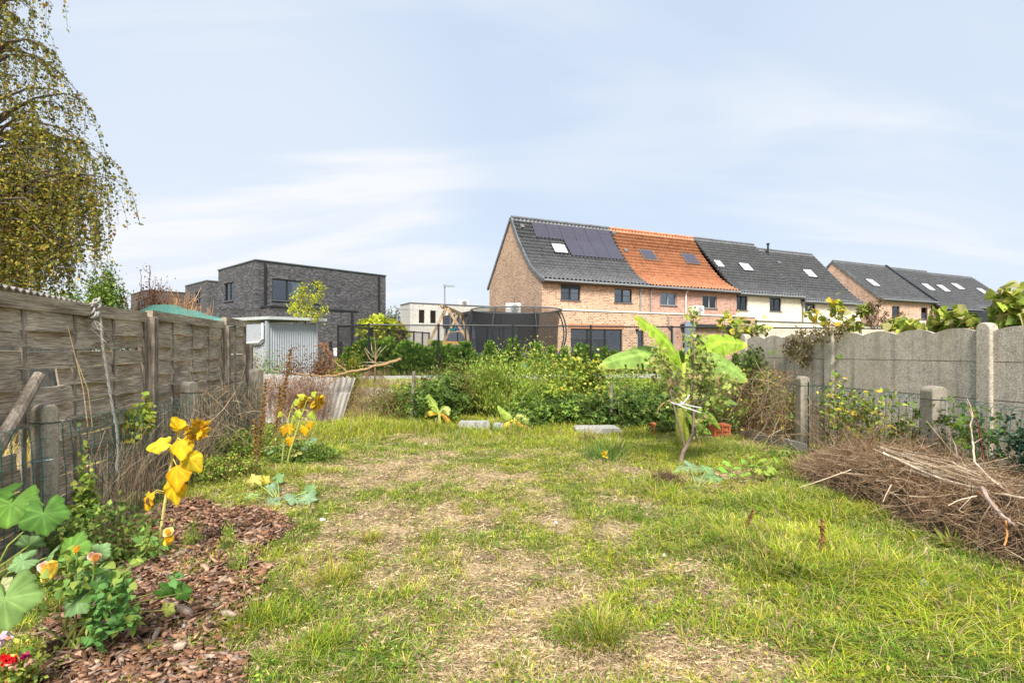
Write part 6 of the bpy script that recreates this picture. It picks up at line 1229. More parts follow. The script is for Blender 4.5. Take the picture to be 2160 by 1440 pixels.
stick('pale sinuous stalk standing up from the heap against the fence', [(2140, 1045, 4.0), (2090, 1010, 4.1), (2056, 975, 4.3), (2052, 930, 4.4), (2047, 900, 4.4), (2052, 870, 4.4), (2040, 840, 4.4)], .009, .004, (.6, .46, .33), twigs=[[(2050, 937, 4.4), (2070, 925, 4.4)], [(2051, 880, 4.4), (2038, 845, 4.42)]])
stick('orange curved stem drooping down the right side of the heap', [(2060, 1035, 4.1), (2095, 1060, 3.85), (2120, 1095, 3.7), (2125, 1130, 3.62), (2118, 1150, 3.58)], .006, .006, (.55, .24, .08))
stick('thick grey brown branch sloping down at the right edge of the heap', [(2070, 1030, 4.0), (2085, 1055, 3.85), (2110, 1085, 3.7), (2140, 1105, 3.6)], .017, .011, (.36, .27, .22))
stick('thin straight pale twig pointing left out of the heap', [(2060, 1045, 4.0), (2020, 1055, 4.0), (2000, 1066, 3.98)], .005, .003, (.62, .48, .36), twigs=[[(2050, 1047, 4.0), (2022, 1075, 3.95)]])
stick('pale twig sticking out at the lower left of the heap', [(1795, 990, 4.9), (1740, 1010, 4.75), (1688, 1027, 4.65)], .004, .0025, (.6, .48, .34))
stick('short bent forked twig on the front of the heap', [(1880, 1022, 4.4), (1870, 1040, 4.35), (1862, 1058, 4.3)], .005, .003, (.5, .36, .24))
stick('dark red bramble cane rising by the wall post at the right', [(2075, 970, 4.5), (2070, 930, 4.55), (2062, 890, 4.6), (2045, 850, 4.6)], .006, .004, (.16, .03, .03), 'bramble_cane')
stick('upright grey twig between thick post and heap', [(2022, 985, 4.7), (2015, 940, 4.75), (2000, 905, 4.8)], .006, .003, (.4, .3, .24))
stick('long thin bleached stick in the lower right grass', [(1975, 1150, 4.08), (2050, 1190, 3.73), (2120, 1225, 3.46)], .007, .005, (.5, .4, .28))
# long bare branch across the corrugated sheet
stick('long bare branch resting on the corrugated sheet with a reddish cut end', [(848, 757, 11.1), (800, 770, 11.05), (770, 778, 11.0), (735, 785, 11.0), (700, 793, 11.0), (660, 792, 11.0), (620, 786, 11.0)], .036, .014, (.33, .22, .11), twigs=[[(735, 785, 11), (715, 770, 11), (700, 757, 11)], [(720, 790, 11), (700, 805, 11), (690, 812, 11)], [(800, 770, 11.05), (780, 757, 11), (768, 735, 11)]])
# dead fir
def dead_fir():
    Yf = 11.3; b = G(788, 888); b = Vector((P(788, 0, Yf).x, Yf, 0)); t = thing('dead_fir_tree', 'small dead fir tree with a bare forked top and brown skirt of twigs', 'tree', tuple(b)); Q = lambda px, py: P(px, py, Yf)-b
    m = MB().color((.3, .18, .12)); m.tube([(0, 0, 0), Q(790, 800), Q(793, 740), Q(789, 702)], [.022, .018, .012, .004], 7); m.build('trunk', WOODC, t); m = MB().color((.5, .4, .26))
    for a, c_, e in (((792, 756), (782, 745), (770, 733)), ((793, 758), (805, 742), (816, 728)), ((793, 757), (799, 740), (804, 730)), ((793, 755), (787, 738), (783, 725))): m.tube([Q(*a), Q(*c_)+Vector((0, -.1, 0)), Q(*e)], [.008, .006, .003], 5)
    for z in (765, 772): 
        for s_ in (-1, 1, -.6, .6): m.tube([Q(792, z), Q(792+s_*22, z-2)+Vector((0, rng.normal(0, .1), 0)), Q(792+s_*38, z+2)], [.006, .004, .002], 4)
    m.build('bare_shoots', WOODC, t); n = 1500; z = rng.random(n)**1.3; top = Q(790, 785).z; zz = .05+top*(1-.0)*z; rad = .62*(1-z)*rng.uniform(.3, 1, n)+.08; a = U(0, 6.28, n); pos = np.stack([np.cos(a)*rad, np.sin(a)*rad*.8, zz], -1); d = np.stack([np.cos(a), np.sin(a), U(-.8, .1, n)], -1)
    strands('dead_twigs', None, None, pos, d, U(.08, .26, n), .0022, [(.36, .24, .13), (.26, .17, .1), (.42, .3, .18)], .9, .4, parent=t)
    leafset('dry_needles', pos[:900]+d[:900]*.1, .05, pal([(.3, .22, .1), (.22, .2, .07), (.36, .22, .1)], 900), t, 'lance')
dead_fir()
n = 900; A, B_ = P(560, 795, 11.1), P(745, 880, 10.9)
strands('dried_climber', 'rusty dried climber hanging over the corrugated sheet', 'dried climber', np.stack([U(-5.1, -3.75, n), U(10.95, 11.05, n), U(.15, 1.0, n)], -1), np.stack([U(-.6, .6, n), U(-.1, .05, n), U(-1, .1, n)], -1), U(.1, .4, n), .003, [(.3, .14, .07), (.24, .12, .07), (.38, .22, .12)], 1.2, .6)
o = sc.objects[-1] if False else None
cc_ = np.stack([U(-5.1, -3.8, 14), np.full(14, 10.95), U(.2, .98, 14)], -1); ci_ = rng.integers(0, 14, 900)
o = leafset('dried_climber_leaves', cc_[ci_]+rng.normal(0, 1, (900, 3))*np.array([.14, .05, .12]), .04, pal(RED+BRN, 900), None); o.name = 'withered_creeper'; tag(o, 'withered reddish creeper leaves stuck to the corrugated sheet', 'creeper')
# ---- big shaped leaves
def radial(kind, Rr, seed=0, cup=.12, wav=.05, ang=72, rings=8):
    V = [(0, 0, 0)]; th = np.linspace(-math.pi, math.pi, ang, endpoint=False); r0 = np.random.default_rng(seed)
    if kind == 'heart': rad = .62+.22*np.cos(th)+.34*np.exp(-(th/.28)**2)-.0; rad *= 1-.75*np.exp(-((math.pi-abs(th))/.32)**2)
    elif kind == 'squash': rad = .85+.13*np.cos(5*th)+.05*np.cos(15*th+1); rad *= 1-.8*np.exp(-((math.pi-abs(th))/.25)**2)
    else: rad = .86+.09*np.cos(5*th)+.03*np.cos(17*th)+.015*np.cos(29*th+1); rad *= 1-.82*np.exp(-((math.pi-abs(th))/.22)**2)
    rad = rad*(1+r0.normal(0, .02, ang)); ph = r0.uniform(0, 6.28)
    vein = np.exp(-(((th*5/math.pi/2+.5*0) % 1-.5)/.5)**2*0)  # veins handled by colour below
    vd = np.min([abs(th-v) for v in (0, .7, -.7, 1.45, -1.45, 2.2, -2.2)], axis=0)
    C = [1.25]
    for i in range(1, rings+1):
        f = i/rings
        for k in range(ang):
            r_ = rad[k]*f*Rr; z = -cup*Rr*f*f*2+wav*Rr*math.sin(3*th[k]+ph)*f+wav*Rr*.6*math.sin(8*th[k]+ph)*f*f+(.014*Rr*min(1, vd[k]/.25)*f)
            V.append((r_*math.sin(th[k]), r_*math.cos(th[k]), z)); C.append((1.38 if vd[k] < .045 else (1.08 if vd[k] < .1 else .95))*(1+.06*math.sin(th[k]*9)) if f < .95 else .72)
    T = [(0, 1+k, 1+(k+1) % ang) for k in range(ang)]; Qd = [(1+(i-1)*ang+k, 1+i*ang+k, 1+i*ang+(k+1) % ang, 1+(i-1)*ang+(k+1) % ang) for i in range(1, rings) for k in range(ang)]
    return np.array(V), T, Qd, np.array(C)
def bigleaf(parent, pos, fwd, nrm, Rr, col, kind='pumpkin', seed=0, o0=None, name='leaf', **kw):
    V, T, Qd, C = radial(kind, Rr, seed, **kw); f = Vector(fwd).normalized(); n_ = Vector(nrm); s_ = f.cross(n_).normalized(); n_ = s_.cross(f); p = Vector(pos)-(Vector(o0) if o0 is not None else Vector((0, 0, 0)))
    W = V[:, 0:1]*np.array(s_)+V[:, 1:2]*np.array(f)+V[:, 2:3]*np.array(n_)+np.array(p); return np_mesh(name, W, [np.array(T), np.array(Qd)], BIGLEAF, parent, col=np.array(col)[None]*C[:, None], smooth_=True)
def plant(name, label, cat, base, leaves, stemcol, kind, r_=.006, flowers=None):
    """leaves: (px, py, depth, radius_m, fwd, normal, colour); petioles arch from the foot"""
    t = thing(name, label, cat, tuple(base)); cv = []
    for i, (px, py, Yv, Rr, fw, nr_, col) in enumerate(leaves):
        p = P(px, py, Yv); bigleaf(t, p, fw, nr_, Rr, col, kind, i*7+len(leaves), base); q = p-Vector(base); cv.append(([Vector((0, 0, 0)), q*.5+Vector((0, 0, q.z*.2)), q], [r_*1.2, r_, r_*.7]))
    stem_mesh('stems', cv, WOODC, t, stemcol); return t
PG = (.14, .28, .045); PG2 = (.1, .22, .04); SG = (.25, .36, .2); SG2 = (.2, .33, .13); YG = (.55, .52, .1)
plant('pumpkin_plant', 'large leaved pumpkin plant growing up over the first concrete post at the left edge', 'pumpkin plant', (-3.05, 3.0, 0), [(25, 1062, 3.15, .15, (.2, -.4, -.5), (.1, -.5, 1), PG), (-12, 1045, 3.2, .14, (-.5, -.2, -.3), (0, -.4, 1), PG2), (92, 1083, 3.1, .13, (.3, -.3, -.7), (.3, -.7, .6), PG2), (62, 1150, 2.95, .075, (-.1, -.4, .5), (0, -1, .5), SG2), (100, 1175, 2.8, .085, (.3, -.3, .2), (0, -.8, .7), SG2), (48, 1182, 2.75, .07, (-.4, -.3, -.2), (0, -.8, .6), SG2)], (.28, .33, .08), 'pumpkin')
plant('pumpkin_plant', 'pumpkin leaves low among the roses', 'pumpkin plant', (-2.4, 2.85, 0), [(150, 1160, 2.75, .1, (.1, .2, .5), (0, -.8, .7), PG), (190, 1225, 2.7, .11, (.3, -.4, -.5), (.1, -.7, .8), SG2), (165, 1262, 2.62, .09, (-.2, -.4, -.4), (0, -.6, .8), SG2), (205, 1165, 2.9, .07, (.5, 0, -.1), (0, -.8, .7), SG2), (345, 1245, 2.9, .05, (.3, .1, -.2), (0, -1, .5), PG2), (365, 1240, 2.95, .055, (.4, 0, -.3), (0, -1, .4), PG2), (385, 1250, 2.9, .05, (.3, 0, -.6), (.2, -1, .3), PG2), (352, 1285, 2.8, .045, (-.1, 0, -.6), (0, -1, .3), (.3, .34, .08))], (.28, .3, .08), 'pumpkin', .004)
plant('pumpkin_plant', 'big pale green pumpkin leaf low at the left edge below the roses', 'pumpkin plant', (-2.6, 2.45, 0), [(10, 1262, 2.4, .14, (.3, -.3, -.6), (.2, -.6, .8), (.2, .32, .09)), (0, 1240, 2.45, .06, (.3, .1, .5), (-.3, -.8, .5), (.42, .44, .22))], (.3, .3, .12), 'pumpkin')
plant('squash_plant', 'squash plant with silvery jagged leaves at the top corner of the mulch bed', 'squash plant', (*G(590, 1062).xy, 0), [(580, 1030, 5.5, .1, (-.4, -.2, .3), (.1, -.55, 1), SG), (575, 1058, 5.2, .11, (-.5, -.3, -.1), (0, -.6, 1), SG), (618, 1048, 5.2, .1, (-.2, -.2, .1), (0, -.6, 1), SG), (645, 1048, 5.25, .12, (.6, -.1, 0), (.1, -.6, 1), SG), (650, 1036, 5.4, .09, (.3, .1, .4), (0, -.8, .6), SG2), (532, 1046, 5.3, .09, (-.6, -.2, 0), (0, -.5, 1), (.3, .4, .14)), (536, 1015, 5.6, .085, (-.2, 0, .5), (0, -1, .4), (.62, .56, .16)), (558, 1012, 5.7, .06, (.4, 0, -.2), (0, -1, .4), (.62, .5, .08)), (585, 1008, 5.75, .08, (.3, .1, .2), (0, -.8, .8), SG2)], (.35, .4, .1), 'squash', .005)
plant('squash_plant', 'squash plant with broad grey green leaves at the foot of the young fruit tree', 'squash plant', (*G(1470, 1035).xy, 0), [(1456, 985, 6.5, .16, (.3, -.3, -.2), (0, -.5, 1), SG), (1470, 1013, 6.1, .18, (.4, -.4, -.1), (.1, -.55, 1), SG), (1500, 1008, 6.1, .14, (.7, -.1, .1), (.2, -.5, 1), SG2), (1432, 1032, 5.95, .1, (-.6, -.1, .1), (0, -.5, 1), (.32, .42, .16)), (1445, 1030, 5.9, .09, (.1, -.4, -.2), (0, -.8, .7), (.28, .4, .1)), (1490, 990, 6.3, .11, (.5, .2, .2), (0, -.6, 1), SG2), (1432, 1000, 6.3, .09, (-.4, 0, .3), (0, -.8, .8), (.3, .4, .14)), (1505, 1022, 6.0, .08, (.4, -.3, .1), (0, -.7, .8), SG)], (.32, .36, .12), 'pumpkin', .006)
lv = [(px, py, 1680/(py+28-HZ), .045+.03*rng.random(), tuple(rng.normal(0, .5, 2))+(.15,), (0, -.5, 1), (.2+.12*rng.random(), .34+.1*rng.random(), .06)) for px, py in ((1535, 975), (1555, 985), (1570, 972), (1590, 980), (1608, 968), (1622, 980), (1640, 970), (1600, 992), (1572, 998), (1545, 1000), (1630, 990), (1525, 988), (1618, 996), (1585, 962))]
plant('ground_creeper', 'patch of bright green creeping leaves between fruit tree and kerb', 'creeping plant', (*G(1585, 1000).xy, 0), lv, (.3, .36, .08), 'squash', .004)
lv = [(px, py, 9.5*0+1680/(py+22-HZ), .08, tuple(rng.normal(0, .5, 2))+(.1,), (0, -.5, 1), c_) for px, py, c_ in ((564, 942, (.6, .58, .3)), (585, 947, (.5, .54, .22)), (660, 925, SG), (640, 943, SG), (652, 932, SG2), (572, 950, SG2), (625, 955, (.5, .5, .14)))]
plant('squash_plant', 'small squash plant with pale leaves under the pair of far sunflowers', 'squash plant', (*G(610, 975).xy, 0), lv, (.35, .4, .1), 'pumpkin', .004)
# ---- sunflowers
SY = (.78, .5, .02); SO = (.74, .4, .015)
def sunflower(label, spine, leaves, head, Yv, base, headr=.06, green=False):
    t = thing('sunflower', label, 'sunflower', tuple(base)); Q_ = [P(px, py, Yv)-Vector(base) for px, py in spine]; m = MB().color((.62, .52, .2) if not green else (.42, .44, .12)); Q_[0].z = 0; fine = []
    for i in range(len(Q_)-1):
        for k in range(4): fine.append(Q_[i].lerp(Q_[i+1], k/4))
    fine.append(Q_[-1]); m.tube(fine, list(np.linspace(.012, .007, len(fine))), 8); m.build('stalk', WOODC, t)
    for i, (ax_, ay_, px, py, Rr, fw, nr_, col, kd) in enumerate(leaves):
        p = P(px, py, Yv-.06); a = P(ax_, ay_, Yv)-Vector(base); q = p-Vector(base); lf = bigleaf(t, p, fw, nr_, Rr, col, 'heart', i*3+1, base, cup=kd, wav=.08); stem_mesh('petiole', [([a, a.lerp(q, .5)+Vector((0, -.01, .03)), q], [.004, .0035, .003])], WOODC, t, (.66, .56, .12))
    hp = P(*head, Yv-.03)-Vector(base); n = 34; a = np.linspace(0, 6.28, n, endpoint=False); d = Vector((.75, -.35, -.35)).normalized(); s_ = d.cross(Vector((0, 0, 1))).normalized(); u_ = s_.cross(d)
    m = MB().color((.5, .36, .05)); m.tube([hp-d*.02, hp, hp+d*.012], [headr*.4, headr*.62, headr*.55], 14); m.build('flower_head', WOODC, t)
    dirs = np.array([tuple(s_*math.cos(x)+u_*math.sin(x)+d*.25) for x in a]); pos = np.array(hp)+dirs*headr*.5; leafset('petals', np.repeat(pos, 2, 0), headr*1.0, pal([SY, (.72, .46, .02), (.6, .34, .03)], 2*n), t, 'leaf', fwd=np.repeat(dirs, 2, 0), jitter=.2, mat=BIGLEAF, wide=.7); return t
Y1 = 3.9; b1 = Vector((P(333, 0, Y1).x, Y1, 0))
sunflower('nearest tall sunflower with big drooping all yellow leaves beside the mulch bed', [(333, 1172), (340, 1115), (348, 1060), (356, 1010), (363, 965), (372, 935), (383, 905), (396, 896)],
 [(375, 925, 377, 905, .085, (-.15, -.3, .6), (.1, -1, .3), SY, .15), (362, 960, 348, 934, .115, (-1, -.1, -.28), (-.2, -.75, .7), (.7, .55, .04), .05), (371, 935, 383, 928, .12, (.25, -.5, -.5), (.2, -.8, .7), SY, .2), (362, 968, 374, 985, .14, (.1, -.4, -.55), (0, -.75, .6), SO, .2), (358, 990, 366, 1025, .12, (.15, -.1, -.8), (.15, -1, .1), SY, .1), (366, 955, 400, 965, .115, (.5, .2, -.8), (.5, -.9, .2), (.7, .52, .03), .1), (352, 1037, 312, 1046, .095, (-.2, -.1, -1), (-.5, -.9, .1), (.74, .4, .02), .1), (345, 1040, 318, 1052, .05, (.3, 0, -1), (.9, -.4, 0), (.2, .1, .05), .1)], (412, 905), Y1, b1, .07)
leafset('curled_petals', np.array([tuple(P(423, 910, Y1-.04)-b1)]*40)+rng.normal(0, .012, (40, 3)), .05, pal([SY, SO], 40), [o for o in sc.objects if o.name == 'sunflower'][0], 'leaf', mat=BIGLEAF, fwd=np.tile([[.6, -.2, -.5]], (40, 1)), jitter=.5)
Y2 = 7.0; b2 = Vector((P(596, 0, Y2).x, Y2, 0)); LG = (.42, .5, .06)
sunflower('left one of the two far sunflowers with drooping orange yellow leaves', [(594, 975), (599, 935), (604, 905), (612, 870), (620, 848), (630, 842), (640, 846)], [(604, 905), (606, 900)] and [(603, 900, 598, 903, .09, (-.1, -.1, -1), (-.2, -1, 0), SO, .1), (605, 890, 610, 898, .1, (.1, -.1, -1), (0, -1, .1), (.72, .44, .03), .1), (600, 915, 612, 925, .09, (0, -.1, -1), (.3, -1, 0), SO, .1), (612, 868, 620, 850, .08, (.5, -.2, .3), (0, -.9, .5), LG, .1), (615, 860, 628, 868, .08, (.3, -.2, -.7), (0, -1, .3), LG, .1), (608, 885, 592, 872, .06, (-.5, 0, -.5), (0, -1, .3), (.5, .48, .06), .1)], (640, 848), Y2, b2, .07, True)
b3 = Vector((P(606, 0, 6.95).x, 6.95, 0))
sunflower('right one of the two far sunflowers with a lime yellow drooping flower head', [(604, 982), (612, 950), (622, 920), (633, 885), (645, 850), (652, 838), (663, 842)], [(628, 900, 642, 902, .09, (.1, -.1, -1), (.2, -1, 0), SO, .1), (635, 880, 654, 892, .07, (.2, 0, -1), (.4, -1, 0), (.7, .42, .02), .1), (640, 865, 655, 872, .08, (.5, -.1, -.7), (.2, -1, .2), LG, .1), (645, 850, 658, 835, .07, (.4, -.2, .5), (0, -1, .5), LG, .1), (646, 846, 640, 838, .07, (-.5, -.2, .3), (0, -1, .5), (.5, .5, .05), .1), (630, 890, 620, 880, .06, (-.4, 0, -.6), (0, -1, .3), LG, .1)], (668, 848), 6.95, b3, .085, True)
# ---- dock stalks
def dock(label, foot, topx, topy, z0f, col=(.27, .15, .055), r=.022):
    b = G(*foot); t = thing('dock_stalk', label, 'seed stalk', tuple(b)); e = P(topx, topy, b.y)-b; m = MB().color((.3, .17, .09)); mid = e*.5+Vector((.02, 0, 0)); m.tube([(0, 0, 0), mid, e], [.006, .005, .003], 6); m.build('stalk', WOODC, t)
    n = int(900*e.length); u = z0f+(1-z0f)*rng.random(n); whorl = np.round(u*26/1)/26; u = whorl+rng.normal(0, .006, n); pos = np.array([tuple((mid*2*uu).lerp(e*uu, uu)) for uu in u]); rr = r*(1.25-.8*np.clip(u, 0, 1))*np.abs(rng.normal(0, 1, n)); a = U(0, 6.28, n); pos[:, 0] += rr*np.cos(a); pos[:, 1] += rr*np.sin(a)
    leafset('seeds', pos, .02, pal([col, tuple(c*1.4 for c in col), tuple(c*.7 for c in col), (.42, .26, .07)], n), t, 'leaf', wide=1.4)
dock('tallest rusty brown dock seed stalk in front of the corrugated sheet', (575, 965), 613, 738, .35, r=.04); dock('rusty dock seed stalk between the concrete post and the sheet', (541, 1000), 560, 800, .35, r=.035); dock('short brown dock seed stalk left of the far sunflowers', (573, 962), 592, 815, .4, r=.035); dock('small brown dock stalk at the foot of the third concrete post', (539, 1005), 538, 885, .4, r=.02)
dock('brown dock stalk standing in the grass below the heap', (1728, 1180), 1734, 1095, .2, r=.01); dock('fine brown dock stalk in the long grass right of the lawn', (1560, 1130), 1588, 1075, .3, r=.008)
# ---- banana plants
def blade_leaf(parent, pts, wid, up, col, o0, name='leaf', seed=0, fold=.35, tears=(), n=44, tipc=None, wave=.03):
    Q_ = [Vector(p)-Vector(o0) for p in pts]; r0 = np.random.default_rng(seed); sp = []
    for i in range(n+1):
        u = i/n*(len(Q_)-1); k = min(int(u), len(Q_)-2); f = u-k; a = Q_[max(k-1, 0)]; b, c_ = Q_[k], Q_[k+1]; d = Q_[min(k+2, len(Q_)-1)]
        sp.append(.5*((2*b)+(c_-a)*f+(2*a-5*b+4*c_-d)*f*f+(3*b-a-3*c_+d)*f**3))
    V, C, Fq = [], [], []; m_ = 5; cols_ = 2*m_+1; col = np.array(col)
    bs = 1+r0.normal(0, .09, n+1); tr = {s_: sorted(r0.choice(np.arange(int(n*.25), n-2), size=int(wid*22), replace=False)) for s_ in (-1, 1)} if wid > .08 else {-1: [], 1: []}; dr = {s_: r0.uniform(.65, 1.5, 99) for s_ in (-1, 1)}
    for i, p in enumerate(sp):
        u = i/n; t_ = (sp[min(i+1, n)]-sp[max(i-1, 0)]).normalized(); s_ = t_.cross(Vector(up)).normalized(); nn = s_.cross(t_).normalized(); w_ = wid*(min(1, (u/.25))**.9)*(1-max(0, (u-.5)/.5)**1.7)**.8+.004
        for j in range(-m_, m_+1):
            f = abs(j)/m_; sg = 1 if j >= 0 else -1; rip = wave*wid*math.sin(u*34+sg*1.7+seed)*f*f+wave*1.6*wid*math.sin(u*11+sg+seed)*f
            q = p+s_*(sg*f*w_*math.cos(fold*f))+nn*(-w_*math.sin(fold)*f*(.75+.25*f)*(1+(dr[sg][sum(1 for q_ in tr[sg] if q_ < i)]-1)*f)+rip+.02*wid*(1-f)); V.append(tuple(q))
            sh = (1.35 if j == 0 else 1.0)*bs[i] ; cc = col*sh
            if tipc is not None and (u > .93 or f > .95): cc = cc*.5+np.array(tipc)*.5
            C.append(cc)
    for i in range(n):
        for j in range(cols_-1):
            if (i in tr[1 if j >= m_ else -1]) and abs(j+.5-m_) > 3.2: continue
            Fq.append((i*cols_+j, i*cols_+j+1, (i+1)*cols_+j+1, (i+1)*cols_+j))
    np_mesh(name, np.array(V), np.array(Fq), BIGLEAF, parent, col=np.array(C), smooth_=True)
    m = MB().color(tuple(col*1.2)); m.tube([v-Vector((0, 0, .006)) for v in sp[::4]], list(np.linspace(.014, .004, len(sp[::4]))), 6, False); m.build('midrib', WOODC, parent)
BG = (.29, .43, .04); BG2 = (.2, .33, .05); BG3 = (.24, .37, .08)
Yb = 8.1; bb_ = Vector((P(1436, 0, Yb).x, Yb, 0)); t = thing('banana_plant', 'large banana plant with broad bright green leaves before the concrete wall', 'banana plant', tuple(bb_)); Q = lambda px, py, dy=0: P(px, py, Yb+dy)
m = MB().color((.33, .35, .07)); m.tube([Vector((0, 0, 0)), Q(1433, 900)-bb_, Q(1436, 850)-bb_, Q(1440, 800)-bb_, Q(1443, 765)-bb_], [.075, .062, .055, .05, .03], 12); m.build('pseudostem', WOODC, t, True)
m = MB().color((.4, .46, .08)); m.tube([Q(1448, 960, .15)-bb_, Q(1447, 890, .12)-bb_, Q(1449, 830, .1)-bb_, Q(1455, 780, .05)-bb_], [.05, .045, .035, .02], 10); m.build('side_stem', WOODC, t, True)
B = lambda *a, **k: blade_leaf(t, *a, o0=bb_, **k)
B([Q(1440, 805), Q(1430, 760, -.05), Q(1408, 722, -.1), Q(1375, 692, -.15), Q(1338, 666, -.2)], .215, (.55, -.75, .5), BG, seed=1, fold=.25, tipc=(.6, .5, .05))
B([Q(1440, 800), Q(1415, 765), Q(1385, 748, -.05), Q(1350, 748, -.1), Q(1305, 757, -.15), Q(1264, 772, -.2)], .24, (0, -.8, .6), BG3, seed=2, fold=.35, tipc=(.5, .5, .1))
B([Q(1450, 800), Q(1470, 765, .1), Q(1492, 738, .1), Q(1518, 722, .1), Q(1550, 722, .05), Q(1577, 730)], .25, (0, -.8, .6), BG, seed=3, fold=.35, tipc=(.6, .5, .08))
B([Q(1450, 805), Q(1475, 770, -.1), Q(1495, 760, -.12), Q(1525, 766, -.15), Q(1555, 785, -.2), Q(1577, 806, -.25)], .25, (.1, -.85, .5), BG3, seed=4, fold=.35, tipc=(.55, .45, .1), tears=(.5, .71))
B([Q(1440, 810), Q(1436, 775, -.1), Q(1431, 738, -.12)], .085, (.8, -.7, .1), BG, seed=5, fold=.6)
B([Q(1442, 815), Q(1455, 785, -.15), Q(1462, 758, -.2)], .07, (-.6, -.8, .1), BG2, seed=6, fold=.7)
B([Q(1442, 820), Q(1405, 800, -.1), Q(1398, 770, -.1), Q(1395, 742, -.1)], .06, (.7, -.7, .3), BG2, seed=7, fold=.6)
B([Q(1450, 850, .1), Q(1490, 820, .1), Q(1525, 833, .05), Q(1556, 853)], .12, (0, -.6, .7), (.26, .4, .1), seed=8, fold=.7, tears=(.4, .6, .81))
B([Q(1448, 860), Q(1480, 865), Q(1505, 880), Q(1520, 905)], .09, (.3, -.8, .4), BG2, seed=9, fold=.7, tears=(.5,))
B([Q(1436, 850), Q(1410, 845), Q(1393, 856), Q(1385, 872)], .03, (-.2, -.9, .4), (.34, .22, .09), seed=10, fold=1.1, tipc=(.2, .1, .05))
B([Q(1448, 870), Q(1470, 890), Q(1490, 905), Q(1500, 915)], .08, (.3, -.8, .5), BG2, seed=11, fold=.5)
B([Q(1440, 940), Q(1470, 955, -.1), Q(1500, 960, -.15), Q(1520, 955, -.2)], .04, (0, -.6, .8), (.4, .22, .06), seed=12, fold=.9)
def small_banana(label, px, base_y, leaves, Yv):
    b = Vector((P(px, 0, Yv).x, Yv, 0)); t = thing('banana_plant', label, 'banana plant', tuple(b)); MB().color((.4, .42, .1)).tube([(0, 0, 0), P(px, base_y-22, Yv)-b, P(leaves[0][0][0][0], leaves[0][0][0][1], Yv)-b], [.035, .028, .018], 9).build('pseudostem', WOODC, t)
    for i, (pts, wd, up, col) in enumerate(leaves): blade_leaf(t, [P(x, y, Yv-.03*k) for k, (x, y) in enumerate(pts)], wd, up, col, o0=b, seed=i+20, fold=.5, n=26)
small_banana('small banana plant with one upright leaf at the left of the hedge foot', 927, 888, [([(928, 872), (920, 858), (908, 842), (905, 830)], .1, (.7, -.7, .2), (.38, .5, .1)), ([(928, 872), (934, 862), (942, 864), (946, 876)], .1, (-.1, -.8, .5), (.45, .52, .14)), ([(926, 873), (914, 868), (902, 872), (896, 880)], .07, (0, -.8, .5), (.66, .46, .06)), ([(930, 873), (938, 876), (944, 884), (947, 890)], .06, (0, -.8, .4), (.6, .3, .05))], 10.6)
small_banana('small banana plant with drooping yellow lower leaves near the middle slabs', 1085, 905, [([(1084, 880), (1072, 875), (1060, 866), (1050, 855)], .09, (.4, -.7, .5), (.4, .52, .1)), ([(1086, 880), (1096, 876), (1107, 883), (1120, 895)], .11, (-.1, -.8, .5), (.44, .52, .14)), ([(1084, 884), (1075, 890), (1066, 900), (1062, 908)], .08, (0, -.8, .4), (.7, .5, .08)), ([(1088, 884), (1098, 894), (1110, 900), (1118, 906)], .07, (0, -.8, .5), (.62, .4, .06))], 10.1)
# ---- young pear tree
def pear():
    Yp = 6.9; b = Vector((P(1433, 0, Yp).x, Yp, 0)); t = thing('fruit_tree', 'young leaning fruit tree with dull olive leaves in front of the banana', 'tree', tuple(b)); Q = lambda px, py, dy=0: P(px, py, Yp+dy)-b
    m = MB().color((.24, .18, .14)); m.tube([(0, 0, 0), Q(1440, 955), Q(1462, 915), Q(1463, 885), Q(1458, 830), Q(1460, 780), Q(1463, 700), Q(1462, 655)], [.03, .026, .022, .018, .014, .011, .007, .003], 9); m.tube([Q(1446, 945), Q(1432, 900), Q(1420, 850), Q(1405, 800), Q(1385, 740)], [.016, .013, .011, .008, .004], 7)
    cl = [(1384, 742), (1392, 755), (1378, 760), (1400, 770), (1385, 780), (1405, 790), (1395, 805), (1412, 812), (1425, 800), (1420, 835), (1470, 740), (1475, 755), (1480, 775), (1465, 790), (1490, 790), (1500, 800), (1475, 810), (1485, 825), (1505, 820), (1460, 830), (1520, 800), (1535, 812), (1545, 805), (1495, 845), (1470, 855), (1510, 850), (1480, 880), (1500, 770), (1525, 845), (1470, 720), (1455, 715), (1480, 910), (1465, 765), (1492, 758)]
    Pn, Tn = [], []
    for (x, y) in cl:
        dy_ = rng.uniform(-.35, .35); e = Q(x, y, dy_); m.tube([Q(1460+(x-1460)*.15, min(900, y+50)), Q(1460+(x-1460)*.6, y+22, dy_*.6), e], [.008, .006, .003], 5, False); k = 38; Pn += [tuple(e+Vector(rng.normal(0, .055, 3))) for _ in range(k)]; Tn += [rng.uniform(.7, 1.35)]*k
    for (x, y) in ((1462, 650), (1468, 658), (1455, 660), (1472, 668), (1450, 668), (1464, 680), (1462, 700)): e = Q(x, y); Pn += [tuple(e+Vector(rng.normal(0, .02, 3))) for _ in range(9)]; Tn += [1.3]*9
    m.build('trunk', WOODC, t); n = len(Pn); leafset('crown', np.array(Pn), .066, pal([(.22, .3, .06), (.3, .36, .08), (.36, .38, .1), (.3, .22, .11), (.42, .44, .13), (.15, .21, .05)], n)*np.array(Tn)[:, None], t, 'leaf', wide=1.3, down=.5)
    k = MB()
    for a, c_ in (((1415, 848), (1478, 870)), ((1418, 850), (1440, 852)), ((1438, 853), (1455, 832)), ((1436, 850), (1480, 860)), ((1436, 856), (1438, 846))): k.tube([Q(*a, -.42), Q((a[0]+c_[0])/2, (a[1]+c_[1])/2+1, -.44), Q(*c_, -.42)], .006, 5)
    k.build('tie_string', WHSTR, t)
pear()
